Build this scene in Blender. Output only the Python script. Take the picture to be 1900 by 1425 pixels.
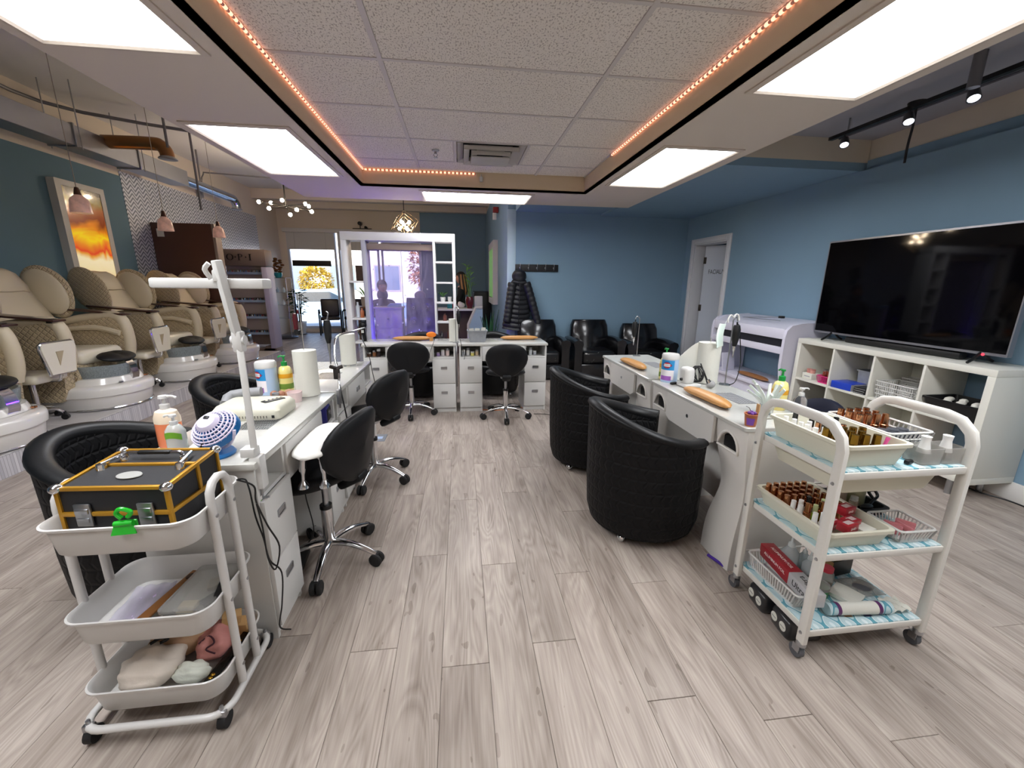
import bpy, bmesh, math, random
from mathutils import Vector, Matrix
random.seed(7)
PI = math.pi
for o in list(bpy.data.objects):
    bpy.data.objects.remove(o)
SC = bpy.context.scene
COL = SC.collection

# ---------------------------------------------------------------- camera
YAW, PIT, ROL, CAMH = 0.12540388, 0.240672896, 0.010399210, 1.40
cy_, sy_, cp_, sp_ = math.cos(YAW), math.sin(YAW), math.cos(PIT), math.sin(PIT)
fw = Vector((sy_*cp_, cy_*cp_, -sp_)); rt = Vector((cy_, -sy_, 0)); up = rt.cross(fw)
rr = math.cos(ROL)*rt + math.sin(ROL)*up; uu = math.cos(ROL)*up - math.sin(ROL)*rt
cam = bpy.data.cameras.new('camera'); cam.sensor_width = 36; cam.lens = 36*760/1900
cam.clip_start = .05; cam.clip_end = 200
camo = bpy.data.objects.new('camera', cam); COL.objects.link(camo)
mw = Matrix((rr, uu, -fw)).transposed().to_4x4(); mw.translation = (0, 0, CAMH)
camo.matrix_world = mw
SC.camera = camo
SC.view_settings.view_transform = 'Standard'; SC.view_settings.look = 'None'
SC.view_settings.exposure = 0.3; SC.view_settings.gamma = 1; SC.view_settings.use_curve_mapping = False

# ---------------------------------------------------------------- light that comes from outside
W = bpy.data.worlds.new('World'); SC.world = W; W.use_nodes = True
wn = W.node_tree.nodes; wl = W.node_tree.links
sky = wn.new('ShaderNodeTexSky'); sky.sky_type = 'NISHITA'; sky.sun_disc = False
sky.sun_elevation = math.radians(35); sky.sun_rotation = math.radians(200); sky.air_density = 1.0; sky.dust_density = 1.5
wl.new(sky.outputs[0], wn['Background'].inputs[0]); wn['Background'].inputs[1].default_value = .6
sl = bpy.data.lights.new('sun', 'SUN'); sl.energy = 4.0; sl.angle = .01; sl.color = (1, .95, .86)
so = bpy.data.objects.new('sun', sl); COL.objects.link(so)
so.rotation_euler = (math.radians(48), 0, math.radians(-20))
PANEL_STRENGTH = 13
PANEL_COL = (.95, .97, 1.0)

# ---------------------------------------------------------------- materials
def lin(c):
    if isinstance(c, str):
        c = [int(c[i:i+2], 16)/255 for i in (0, 2, 4)]
    return tuple((x/12.92 if x <= .04045 else ((x+.055)/1.055)**2.4) for x in c[:3]) + (1,)
MATS = {}
def mat(name, col, rough=.5, metal=0, coat=0, var=0, vscale=8, bump=0, bscale=40, emit=0, ecol=None, trans=0, ior=1.45, alpha=1, spec=.5, rnd=0):
    if name in MATS: return MATS[name]
    m = bpy.data.materials.new(name); m.use_nodes = True
    n = m.node_tree.nodes; l = m.node_tree.links; b = n['Principled BSDF']
    c = lin(col)
    b.inputs['Base Color'].default_value = c
    b.inputs['Roughness'].default_value = rough; b.inputs['Metallic'].default_value = metal
    b.inputs['Coat Weight'].default_value = coat; b.inputs['Coat Roughness'].default_value = .08
    b.inputs['Transmission Weight'].default_value = trans; b.inputs['IOR'].default_value = ior
    b.inputs['Alpha'].default_value = alpha; b.inputs['Specular IOR Level'].default_value = spec
    if emit:
        b.inputs['Emission Color'].default_value = lin(ecol) if ecol else c
        b.inputs['Emission Strength'].default_value = emit
    if var or bump:
        tc = n.new('ShaderNodeTexCoord')
    if var:
        nz = n.new('ShaderNodeTexNoise'); nz.inputs['Scale'].default_value = vscale; nz.inputs['Detail'].default_value = 4
        l.new(tc.outputs['Object'], nz.inputs['Vector'])
        mr = n.new('ShaderNodeMapRange'); mr.inputs['To Min'].default_value = 1-var; mr.inputs['To Max'].default_value = 1+var
        l.new(nz.outputs[0], mr.inputs['Value'])
        mx = n.new('ShaderNodeMix'); mx.data_type = 'RGBA'; mx.blend_type = 'MULTIPLY'; mx.inputs['Factor'].default_value = 1
        mx.inputs['A'].default_value = c; l.new(mr.outputs[0], mx.inputs['B']); l.new(mx.outputs['Result'], b.inputs['Base Color'])
    if bump:
        nb = n.new('ShaderNodeTexNoise'); nb.inputs['Scale'].default_value = bscale; nb.inputs['Detail'].default_value = 3
        l.new(tc.outputs['Object'], nb.inputs['Vector'])
        bp = n.new('ShaderNodeBump'); bp.inputs['Strength'].default_value = bump; bp.inputs['Distance'].default_value = .004
        l.new(nb.outputs[0], bp.inputs['Height']); l.new(bp.outputs[0], b.inputs['Normal'])
    MATS[name] = m
    return m
def nodes_of(m): return m.node_tree.nodes, m.node_tree.links, m.node_tree.nodes['Principled BSDF']

# ---------------------------------------------------------------- mesh builder
class MB:
    def __init__(s): s.bm = bmesh.new()
    def tr(s, vs, M):
        bmesh.ops.transform(s.bm, matrix=M, verts=list(vs)); return vs
    def box(s, c, d, rz=0, rx=0, ry=0, bev=0, seg=2):
        vs = bmesh.ops.create_cube(s.bm, size=1)['verts']
        M = Matrix.Translation(c) @ Matrix.Rotation(rz, 4, 'Z') @ Matrix.Rotation(ry, 4, 'Y') @ Matrix.Rotation(rx, 4, 'X') @ Matrix.Diagonal((d[0], d[1], d[2], 1))
        bmesh.ops.transform(s.bm, matrix=M, verts=vs)
        if bev:
            es = list({e for v in vs for e in v.link_edges})
            r = bmesh.ops.bevel(s.bm, geom=es, offset=min(bev, min(d)*.49), segments=seg, affect='EDGES', profile=.5)
            vs = list({v for v in r['verts']} | {v for v in vs if v.is_valid})
        return vs
    def bx(s, x0, x1, y0, y1, z0, z1, bev=0, seg=2):
        return s.box(((x0+x1)/2, (y0+y1)/2, (z0+z1)/2), (x1-x0, y1-y0, z1-z0), bev=bev, seg=seg)
    def ring(s, pts): return [s.bm.verts.new(p) for p in pts]
    def skin(s, rings, close=True, cap=True, loop=False):
        n = len(rings[0]); R = rings + ([rings[0]] if loop else [])
        for a, b in zip(R, R[1:]):
            for i in range(n if close else n-1):
                j = (i+1) % n
                q = [a[i], a[j], b[j], b[i]]
                u = []
                for v in q:
                    if v not in u: u.append(v)
                if len(u) > 2:
                    try: s.bm.faces.new(u)
                    except ValueError: pass
        if cap and not loop:
            for r, rev in ((rings[0], True), (rings[-1], False)):
                if len(set(r)) > 2:
                    try: s.bm.faces.new(list(reversed(r)) if rev else r)
                    except ValueError: pass
        return [v for r in rings for v in r]
    def loft(s, rings, close=True, cap=True, loop=False):
        return s.skin([s.ring(r) for r in rings], close, cap, loop)
    def tube(s, pts, r, n=8, loop=False, sub=0, flat=1):
        P = [Vector(p) for p in pts]
        if sub: P = smooth(P, sub, loop)
        m = len(P); rs = r if isinstance(r, (list, tuple)) else [r]*m
        if len(rs) != m:
            rs = [rs[min(len(rs)-1, int(i/(m-1)*(len(rs)-1)+.5))] for i in range(m)]
        rings = []; prev = None
        for i, p in enumerate(P):
            a = P[(i-1) % m] if (i or loop) else P[0]; b = P[(i+1) % m] if (i < m-1 or loop) else P[-1]
            t = (b-a)
            t = t.normalized() if t.length > 1e-9 else Vector((0, 0, 1))
            if prev is None:
                h = Vector((0, 0, 1)) if abs(t.z) < .9 else Vector((1, 0, 0))
                u = t.cross(h).normalized()
            else:
                u = prev - t*prev.dot(t)
                u = u.normalized() if u.length > 1e-6 else prev
            prev = u; v = t.cross(u)
            rings.append([p + rs[i]*(math.cos(2*PI*k/n)*u + flat*math.sin(2*PI*k/n)*v) for k in range(n)])
        return s.loft(rings, loop=loop)
    def cyl(s, p, q, r, r2=None, n=16):
        return s.tube([p, q], [r, r if r2 is None else r2], n)
    def lathe(s, prof, at=(0, 0, 0), n=24, sx=1, sy=1, a0=0):
        rings = []
        for r, z in prof:
            if r < 1e-5:
                v = s.bm.verts.new((at[0], at[1], at[2]+z)); rings.append([v]*n)
            else:
                rings.append(s.ring([(at[0]+sx*r*math.cos(2*PI*k/n+a0), at[1]+sy*r*math.sin(2*PI*k/n+a0), at[2]+z) for k in range(n)]))
        return s.skin(rings, cap=False if rings[0][0] is rings[0][1] and rings[-1][0] is rings[-1][1] else True)
    def ell(s, c, r, n=16, m=10):
        r = (r, r, r) if not isinstance(r, (tuple, list)) else r
        vs = bmesh.ops.create_uvsphere(s.bm, u_segments=n, v_segments=m, radius=1)['verts']
        bmesh.ops.transform(s.bm, matrix=Matrix.Translation(c) @ Matrix.Diagonal((*r, 1)), verts=vs)
        return vs
    def prism(s, poly, h, M=None):
        a = s.ring([(x, y, 0) for x, y in poly]); b = s.ring([(x, y, h) for x, y in poly])
        s.skin([a, b]); vs = a+b
        if M is not None: s.tr(vs, M)
        return vs
    def grid(s, f, nu, nv, closeu=False):
        R = [[s.bm.verts.new(f(i/(nu if closeu else nu-1), j/(nv-1))) for i in range(nu)] for j in range(nv)]
        s.skin(R, close=closeu, cap=False); return [v for r in R for v in r]
    def build(s, name, m, parent=None, ang=40, loc=None, rz=None, solid=0):
        if solid:
            bmesh.ops.recalc_face_normals(s.bm, faces=s.bm.faces)
            bmesh.ops.solidify(s.bm, geom=list(s.bm.faces), thickness=solid)
        bmesh.ops.recalc_face_normals(s.bm, faces=s.bm.faces)
        me = bpy.data.meshes.new(name); s.bm.to_mesh(me); s.bm.free()
        if ang:
            me.shade_smooth(); me.set_sharp_from_angle(angle=math.radians(ang))
        if m is not None: me.materials.append(m)
        return link(name, me, parent, loc, rz)
def link(name, data, parent=None, loc=None, rz=None):
    o = bpy.data.objects.new(name, data); COL.objects.link(o)
    if parent is not None: o.parent = parent
    if loc is not None: o.location = loc
    if rz is not None: o.rotation_euler = (0, 0, rz)
    return o
def smooth(P, sub, loop=False):
    out = []; m = len(P)
    for i in range(m if loop else m-1):
        p0 = P[(i-1) % m] if (i or loop) else P[0]; p1 = P[i]; p2 = P[(i+1) % m]; p3 = P[(i+2) % m] if (i+2 < m or loop) else P[-1]
        for k in range(sub):
            t = k/sub
            out.append(.5*((2*p1)+(p2-p0)*t+(2*p0-5*p1+4*p2-p3)*t*t+(3*p1-p0-3*p2+p3)*t**3))
    if not loop: out.append(P[-1].copy())
    return out
def thing(name, label, cat, loc=(0, 0, 0), rz=0, group=None):
    o = link(name, None, None, loc, rz); o.empty_display_size = .1
    o['label'] = label; o['category'] = cat
    if group: o['group'] = group
    return o
def tag(o, label, cat, group=None):
    o['label'] = label; o['category'] = cat
    if group: o['group'] = group
    return o
def struct(o):
    o['kind'] = 'structure'; return o
def dup(root, loc, rz=None, label=None, group=None):
    r = root.copy(); COL.objects.link(r); r.location = loc
    if rz is not None: r.rotation_euler = (0, 0, rz)
    if label: r['label'] = label
    if group: r['group'] = group
    for ch in list(root.children):
        c = ch.copy(); COL.objects.link(c); c.parent = r
        for g in list(ch.children):
            d = g.copy(); COL.objects.link(d); d.parent = c
    return r
ORD = ['first', 'second', 'third', 'fourth', 'fifth', 'sixth', 'seventh', 'eighth', 'ninth', 'tenth', 'eleventh', 'twelfth', 'thirteenth', 'fourteenth']
def Bx(name, m, parent, x0, x1, y0, y1, z0, z1, bev=.003, seg=2):
    b = MB(); b.bx(x0, x1, y0, y1, z0, z1, bev, seg); return b.build(name, m, parent)
def rrect(w, h, r, n=6, cx=0, cy=0):
    pts = []
    for (sx, sy, a) in ((1, 1, 0), (-1, 1, PI/2), (-1, -1, PI), (1, -1, 3*PI/2)):
        for k in range(n+1):
            t = a+PI/2*k/n
            pts.append((cx+sx*(w/2-r)+r*math.cos(t), cy+sy*(h/2-r)+r*math.sin(t)))
    return pts
FLIPX = Matrix.Rotation(PI/2, 4, 'X')       # prism profile (x,y)->(x,z), extruded along -y
def text(name, s, size, m, parent, M, ext=.001):
    cu = bpy.data.curves.new(name, 'FONT'); cu.body = s; cu.size = size; cu.extrude = ext; cu.align_x = 'CENTER'; cu.align_y = 'CENTER'
    cu.resolution_u = 3
    t = bpy.data.objects.new(name, cu); COL.objects.link(t)
    dg = bpy.context.evaluated_depsgraph_get()
    me = bpy.data.meshes.new_from_object(t.evaluated_get(dg)); bpy.data.objects.remove(t)
    me.transform(M); me.materials.clear(); me.materials.append(m)
    o = link(name, me, parent); o['kind'] = 'stuff' if len(s) > 1 else 'thing'
    if 'kind' in o and o['kind'] == 'thing': del o['kind']
    return o
def facing(p, d):
    """matrix that puts text in a vertical plane at p, readable when looked at along -d"""
    d = Vector(d).normalized(); z = Vector((0, 0, 1)); x = z.cross(d).normalized(); y = d.cross(x)
    M = Matrix((x, y, d)).transposed().to_4x4(); M.translation = p; return M

# common materials
WHITE = mat('white_melamine', 'CDCCC9', .35)
WHITEM = mat('white_metal', 'CCCAC7', .35, coat=.3)
WPLAST = mat('white_plastic', 'D0CFCC', .3)
CREAMP = mat('cream_plastic', 'D3D0BE', .35)
CHROME = mat('chrome', 'D8D8DA', .12, 1)
STEEL = mat('steel', 'B0B2B6', .3, 1)
BLACKP = mat('black_plastic', '151516', .4)
RUBBER = mat('black_rubber', '1B1B1C', .7)
VINYL = mat('black_vinyl', '101113', .5, spec=.35, bump=.15, bscale=300)
ORANGE = mat('tan_vinyl', 'B5834A', .4, var=.06)
GREENP = mat('green_plastic', '178A3C', .35)
YELLOWL = mat('yellow_lotion', 'E8D888', .3, coat=.4)
PAPER = mat('paper', 'D6D5CB', .9, bump=.3, bscale=120)
MARBLE = mat('speckled_quartz', 'C2C1BB', .18, coat=.5, var=.07, vscale=60)
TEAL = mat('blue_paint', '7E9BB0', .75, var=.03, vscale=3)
BEIGE = mat('beige_paint', 'D6C9BA', .8)
SOFF = mat('soffit_paint', 'D6CABE', .8)
TANP = mat('tan_paint', 'D9C4A8', .8)
CLEAR = mat('clear_plastic', 'F0F2F4', .08, trans=.95, ior=1.2)
GLASS = mat('clear_glass', 'F4F8F8', .02, trans=1, ior=1.12)
COPPER = mat('copper_foil', 'C98A62', .22, 1)
GOLD = mat('gold', 'C79A3C', .25, 1)
RED = mat('red_print', 'A3222A', .4)
BLUEP = mat('blue_plastic', '1F4FA8', .35)
GREY = mat('grey_plastic', '8C8D90', .45)
DARKWOOD = mat('dark_wood', '3A1F1A', .3, coat=.4)
# ================================================================ the room
XR, YB, XL, YF, XS = 3.70, 6.66, -4.80, 12.3, .75
ZS, ZT, ZD = 2.365, 2.526, 3.50     # soffit underside, tile ceiling, upper deck
XO1R = 2.18
YN = -1.6                            # wall behind the camera
# --- floor: planks as pieces near, joined beyond
PLANK = mat('grey_oak_plank', 'A89E94', .42, spec=.4)
n, l, b = nodes_of(PLANK)
tc = n.new('ShaderNodeTexCoord'); oi = n.new('ShaderNodeObjectInfo'); geo = n.new('ShaderNodeNewGeometry')
addr = n.new('ShaderNodeMath'); addr.operation = 'ADD'; l.new(oi.outputs['Random'], addr.inputs[0]); l.new(geo.outputs['Random Per Island'], addr.inputs[1])
fr = n.new('ShaderNodeMath'); fr.operation = 'FRACT'; l.new(addr.outputs[0], fr.inputs[0])
cb = n.new('ShaderNodeCombineXYZ'); sc_ = n.new('ShaderNodeMath'); sc_.operation = 'MULTIPLY'; sc_.inputs[1].default_value = 37
l.new(fr.outputs[0], sc_.inputs[0]); l.new(sc_.outputs[0], cb.inputs[2]); l.new(sc_.outputs[0], cb.inputs[1])
va = n.new('ShaderNodeVectorMath'); va.operation = 'ADD'; l.new(tc.outputs['Object'], va.inputs[0]); l.new(cb.outputs[0], va.inputs[1])
def fm(op, a, bb, c=None):
    k = n.new('ShaderNodeMath'); k.operation = op
    for i_, v_ in enumerate((a, bb, c)):
        if v_ is None: continue
        if isinstance(v_, (int, float)): k.inputs[i_].default_value = v_
        else: l.new(v_, k.inputs[i_])
    return k.outputs[0]
def fnoise(sc, detail, dist):
    mp = n.new('ShaderNodeMapping'); mp.inputs['Scale'].default_value = sc; l.new(va.outputs[0], mp.inputs['Vector'])
    z_ = n.new('ShaderNodeTexNoise'); z_.inputs['Scale'].default_value = 1; z_.inputs['Detail'].default_value = detail; z_.inputs['Distortion'].default_value = dist; l.new(mp.outputs[0], z_.inputs['Vector']); return z_.outputs[0]
broad = fnoise((11, 1.5, 7), 3, .6)
fine = fnoise((150, 5, 60), 4, .2)
low = fnoise((9, 1.1, 7), 1.5, .5)
rings = fm('PINGPONG', fm('MULTIPLY', low, 15), .5)
warp = fnoise((3.5, 2.2, 5), 2, 0)
knot = fm('GREATER_THAN', fnoise((24, 9, 12), 1, 0), .735)
val = fm('MULTIPLY_ADD', broad, .75, .125)
val = fm('ADD', val, fm('MULTIPLY', fm('SUBTRACT', fine, .5), .38))
val = fm('ADD', val, fm('MULTIPLY', fm('MULTIPLY', fm('SUBTRACT', rings, .25), warp), .55))
val = fm('SUBTRACT', val, fm('MULTIPLY', knot, .16))
rp = n.new('ShaderNodeValToRGB'); e = rp.color_ramp.elements
e[0].position = .22; e[0].color = lin('786C63'); e[1].position = .74; e[1].color = lin('B6ABA1')
em = rp.color_ramp.elements.new(.5); em.color = lin('9E9289')
l.new(val, rp.inputs[0])
hv = n.new('ShaderNodeHueSaturation'); mr = n.new('ShaderNodeMapRange'); mr.inputs['To Min'].default_value = .93; mr.inputs['To Max'].default_value = 1.08
l.new(fr.outputs[0], mr.inputs['Value']); l.new(mr.outputs[0], hv.inputs['Value']); l.new(rp.outputs[0], hv.inputs['Color']); l.new(hv.outputs[0], b.inputs['Base Color'])
bm_ = n.new('ShaderNodeBump'); bm_.inputs['Strength'].default_value = .1; bm_.inputs['Distance'].default_value = .002; l.new(fine, bm_.inputs['Height']); l.new(bm_.outputs[0], b.inputs['Normal'])

GROUT = mat('plank_gap', '6A615A', .8)
fb = MB(); fb.bx(XL-.3, XR+2.2, YN-.3, YF+.3, -.15, -.006)
floor = struct(fb.build('floor', GROUT, ang=0))
def plank_mesh(L):
    p = MB(); p.bx(-.0885, .0885, 0, L, -.006, 0, bev=.0012, seg=1); o = p.build('plank', PLANK, floor, ang=0); me = o.data
    bpy.data.objects.remove(o); return me
PL = 1.22; pm = plank_mesh(PL-.002)
cuts = {}
stuff = MB()
ncount = 0
i0 = math.floor((XL-.1+.095)/.178)
for i in range(i0, int((XR+.15)/.178)+1):
    x = -.095+.178*i+.089
    off = (i*.4567 % 1)*PL - 2.4
    if i == 2: off = 1.327-PL*2
    y = off
    while y < YF:
        y0, y1 = max(y, YN), min(y+PL-.002, YF)
        if y1-y0 > .05:
            near = -3.3 < x < XR+.1 and y1 > .6 and y0 < 6.4 and x > -3.3
            if near and abs(y1-y0-PL+.002) < 1e-6 and ncount < 298 and (y+.6 > .55*abs(x)-.3):
                o = link('plank', pm, floor, (x, y0, 0)); ncount += 1
            elif -3.4 < x < XR+.1 and y0 < 4 and y1 < .9:
                stuff.box((x, (y0+y1)/2, -.003), (.177, y1-y0, .006))
            else:
                stuff.box((x, (y0+y1)/2, -.003), (.177, y1-y0, .006))
        y += PL
so_ = stuff.build('distant_planks', PLANK, floor, ang=0); so_['kind'] = 'stuff'

# --- walls
def wall(name, m, *a):
    return struct(Bx(name, m, None, *a, bev=0))
WALLUP = mat('upper_wall_paint', 'DCD0C2', .85)
w = wall('wall_left', WALLUP, XL-.2, XL, YN, YF+.2, 0, ZD+.1)
p = Bx('painted_panel', mat('left_wall_dark_blue', '607C8A', .75, var=.03, vscale=3), w, XL, XL+.006, YN, 7.03, 0, 2.835, bev=0)  # darker, greener blue than the other walls
# herringbone wallpaper
HB = mat('silver_herringbone', '9A9CA6', .35, metal=.35)
n, l, b = nodes_of(HB)
tc = n.new('ShaderNodeTexCoord'); sep = n.new('ShaderNodeSeparateXYZ'); l.new(tc.outputs['Object'], sep.inputs[0])
def mth(op, a, bb=None, c=None):
    q = n.new('ShaderNodeMath'); q.operation = op
    for k, v in enumerate((a, bb, c)):
        if v is None: continue
        if isinstance(v, (int, float)): q.inputs[k].default_value = v
        else: l.new(v, q.inputs[k])
    return q.outputs[0]
zig = mth('PINGPONG', mth('MULTIPLY', sep.outputs['Y'], 1.0), .075)
st = mth('FRACT', mth('MULTIPLY', mth('ADD', sep.outputs['Z'], mth('MULTIPLY', zig, 1.0)), 17))
dk = mth('GREATER_THAN', st, .55)
rp = n.new('ShaderNodeMix'); rp.data_type = 'RGBA'; l.new(dk, rp.inputs['Factor']); rp.inputs['A'].default_value = lin('E6E8F0'); rp.inputs['B'].default_value = lin('888E9A'); l.new(rp.outputs['Result'], b.inputs['Base Color'])
Bx('herringbone_panel', HB, w, XL, XL+.012, 7.03, 11.07, 0, 2.90, bev=0)
w = wall('wall_right', TEAL, XR, XR+.25, YN, 5.57, 0, 2.44)
Bx('door_header', TEAL, w, XR, XR+.25, 5.57, 6.40, 2.04, 2.44, bev=0)
Bx('end_pier', TEAL, w, XR, XR+.25, 6.40, YB, 0, 2.44, bev=0)
Bx('set_back_band', TEAL, w, XR+.05, XR+.25, YN, YB, 2.44, 2.53, bev=0)
Bx('upper_wall', mat('upper_wall_shade', 'CFC4B4', .85), w, XR+.06, XR+.25, YN, YB, 2.53, ZD, bev=0)
w = wall('wall_back', TEAL, XS+.12, XR+.25, YB, YB+.15, 0, 2.55)
w = wall('wall_side', TEAL, XS, XS+.12, YB, YF+.1, 0, 3.24)
Bx('upper_wall', WALLUP, w, XS, XS+.12, YB, YF+.1, 3.24, ZD, bev=0)
# bulkhead over the back right corner
w = struct(Bx('ceiling_bulkhead', TEAL, None, 2.22, XR+.05, 3.72, YB, 2.44, 2.51, bev=0))
Bx('upper_face', mat('upper_wall_shade', 'CFC4B4', .85), w, 2.22, XR+.05, 3.72, YB, 2.51, ZD, bev=0)
Bx('rear_panel', TEAL, w, XS+.12, 2.22, 5.6, YB, 2.47, ZD, bev=0)
# front of the shop
w = wall('wall_front', WALLUP, XL, XS, YF, YF+.2, 2.78, ZD)
Bx('blue_pier', TEAL, w, -1.07, XS, YF-.01, YF+.2, 0, 3.3, bev=0)
Bx('corner_pier', WALLUP, w, XL, XL+.18, YF, YF+.2, 0, 2.78, bev=0)
Bx('sill_wall', WALLUP, w, XL+.18, -1.07, YF, YF+.2, 0, .10, bev=0)
w = wall('wall_rear', BEIGE, XL-.2, XR+.25, YN-.2, YN, 0, ZD)
struct(Bx('ceiling_deck', mat('deck_paint', 'E2E0DE', .85), None, XL-.2, XR+2.2, YN-.2, YF+.2, ZD, ZD+.15, bev=0))
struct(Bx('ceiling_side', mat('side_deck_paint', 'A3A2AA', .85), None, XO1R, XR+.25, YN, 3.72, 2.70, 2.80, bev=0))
# room behind the facial door
w = wall('wall_treatment', TEAL, XR+.25, XR+2.0, 4.6, 4.7, 0, 2.5)
Bx('far_side', TEAL, w, XR+1.9, XR+2.0, 4.7, 7.6, 0, 2.5, bev=0)
Bx('end_side', TEAL, w, XR+.25, XR+2.0, 7.5, 7.6, 0, 2.5, bev=0)
Bx('lid', TEAL, w, XR+.25, XR+2.0, 4.6, 7.6, 2.5, 2.6, bev=0)
# baseboards
BBM = mat('trim_paint', 'E4E2DF', .45)
bb = MB(); bb.bx(XR-.016, XR, YN, 5.48, 0, .128, bev=.004); struct(bb.build('baseboard_right', BBM))
bb = MB(); bb.bx(XS+.12, XR, YB-.016, YB, 0, .12, bev=.004); struct(bb.build('baseboard_back', BBM))
bb = MB(); bb.bx(XS-.016, XS, YB, YF, 0, .12, bev=.004); struct(bb.build('baseboard_side', BBM))
bb = MB(); bb.bx(XS-.006, XS+.125, YB-.006, YB+.01, 0, 2.5, bev=.002); struct(bb.build('trim_corner', mat('corner_bead', 'B8D0DC', .5)))

# --- dropped ceiling: tiles, grid
x0s = [-.97, -.392, .827, 1.37]
ys = [4.734, 4.375]
while ys[-1] > YN: ys.append(ys[-1]-.61)
TILE = mat('mineral_tile', 'B7AEA5', .9)
n, l, b = nodes_of(TILE)
tc = n.new('ShaderNodeTexCoord'); mp = n.new('ShaderNodeMapping'); mp.inputs['Scale'].default_value = (1, .55, 1); l.new(tc.outputs['Object'], mp.inputs['Vector'])
nz = n.new('ShaderNodeTexNoise'); nz.inputs['Scale'].default_value = 130; nz.inputs['Detail'].default_value = 2; l.new(mp.outputs[0], nz.inputs['Vector'])
rp = n.new('ShaderNodeValToRGB'); rp.color_ramp.elements[0].position = .36; rp.color_ramp.elements[0].color = lin('B5ABA3'); rp.color_ramp.elements[1].position = .46; rp.color_ramp.elements[1].color = lin('EAE3DB')
l.new(nz.outputs[0], rp.inputs[0]); l.new(rp.outputs[0], b.inputs['Base Color'])
bp = n.new('ShaderNodeBump'); bp.inputs['Strength'].default_value = .5; bp.inputs['Distance'].default_value = .004; l.new(nz.outputs[0], bp.inputs['Height']); l.new(bp.outputs[0], b.inputs['Normal'])
ceil = struct(Bx('ceiling', BEIGE, None, -1.0, 1.4, YN, 4.75, ZT+.03, ZT+.05, bev=0))
TEE = mat('ceiling_tee', 'CFC8C4', .5)
for i in range(3):
    for j in range(len(ys)-1):
        a, bq, c, d = x0s[i]+.013, x0s[i+1]-.013, ys[j+1]+.012, ys[j]-.012
        if i == 1 and j == 1:
            Bx('ceiling_tile', TILE, ceil, a, -.02-.013, c, d, ZT+.004, ZT+.028, bev=.003, seg=1)
            Bx('ceiling_tile', TILE, ceil, .60+.013, bq, c, d, ZT+.004, ZT+.028, bev=.003, seg=1)
        else:
            Bx('ceiling_tile', TILE, ceil, a, bq, c, d, ZT+.004, ZT+.028, bev=.003, seg=1)
for x in x0s:
    Bx('tee_bar', TEE, ceil, x-.013, x+.013, YN, 4.734, ZT, ZT+.03, bev=0)
for y in ys[1:]:
    Bx('tee_bar', TEE, ceil, -.97, 1.37, y-.012, y+.012, ZT+.001, ZT+.03, bev=0)
Bx('tee_bar', TEE, ceil, -.033, -.007, ys[2], ys[1], ZT, ZT+.03, bev=0)
Bx('tee_bar', TEE, ceil, .587, .613, ys[2], ys[1], ZT, ZT+.03, bev=0)
# --- soffit ring
XO0, XO1, YO = -1.79, 2.18, 5.47
panels = [(-1.695, -1.105, 3.135, 4.345), (-1.695, -1.105, -.25, 2.213), (1.495, 2.045, 3.10, 4.27), (1.505, 2.07, -.25, 2.20), (-.385, .812, 4.885, 5.41)]  # near pair lengthened out of view to light the foreground
sf = struct(Bx('ceiling_soffit', TANP, None, -1.0, -.97, YN, 4.764, ZS, ZT+.05, bev=0))
Bx('inner_face', TANP, sf, 1.37, 1.40, YN, 4.764, ZS, ZT+.05, bev=0)
Bx('inner_face', TANP, sf, -.97, 1.37, 4.734, 4.764, ZS, ZT+.05, bev=0)
def under(x0, x1, y0, y1):
    if x1-x0 > .001 and y1-y0 > .001: Bx('soffit_board', SOFF, sf, x0, x1, y0, y1, ZS, ZS+.02, bev=0)
def under_with(x0, x1, y0, y1, hs, axis):
    """board of the underside with holes (x0,x1,y0,y1) cut out, in order along axis"""
    if axis == 'y':
        y = y0
        for h in hs:
            under(x0, x1, y, h[2]); under(x0, h[0], h[2], h[3]); under(h[1], x1, h[2], h[3]); y = h[3]
        under(x0, x1, y, y1)
    else:
        x = x0
        for h in hs:
            under(x, h[0], y0, y1); under(h[0], h[1], y0, h[2]); under(h[0], h[1], h[3], y1); x = h[1]
        under(x, x1, y0, y1)
under_with(XO0, -.97, YN, 4.734, [panels[1], panels[0]], 'y')
under_with(1.37, XO1, YN, 4.734, [panels[3], panels[2]], 'y')
under_with(XO0, XO1, 4.734, YO, [panels[4]], 'x')
for a in ((XO0, XO0+.03, YN, YO), (XO1-.03, XO1, YN, YO), (XO0+.03, XO1-.03, YO-.03, YO)):
    Bx('outer_face', WALLUP, sf, *a, ZS+.02, 2.66, bev=0)
Bx('soffit_top', WALLUP, sf, XO0, -1.0, YN, YO, 2.66, 2.68, bev=0); Bx('soffit_top', WALLUP, sf, 1.4, XO1, YN, YO, 2.66, 2.68, bev=0); Bx('soffit_top', WALLUP, sf, -1.0, 1.4, 4.75, YO, 2.66, 2.68, bev=0)
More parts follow.
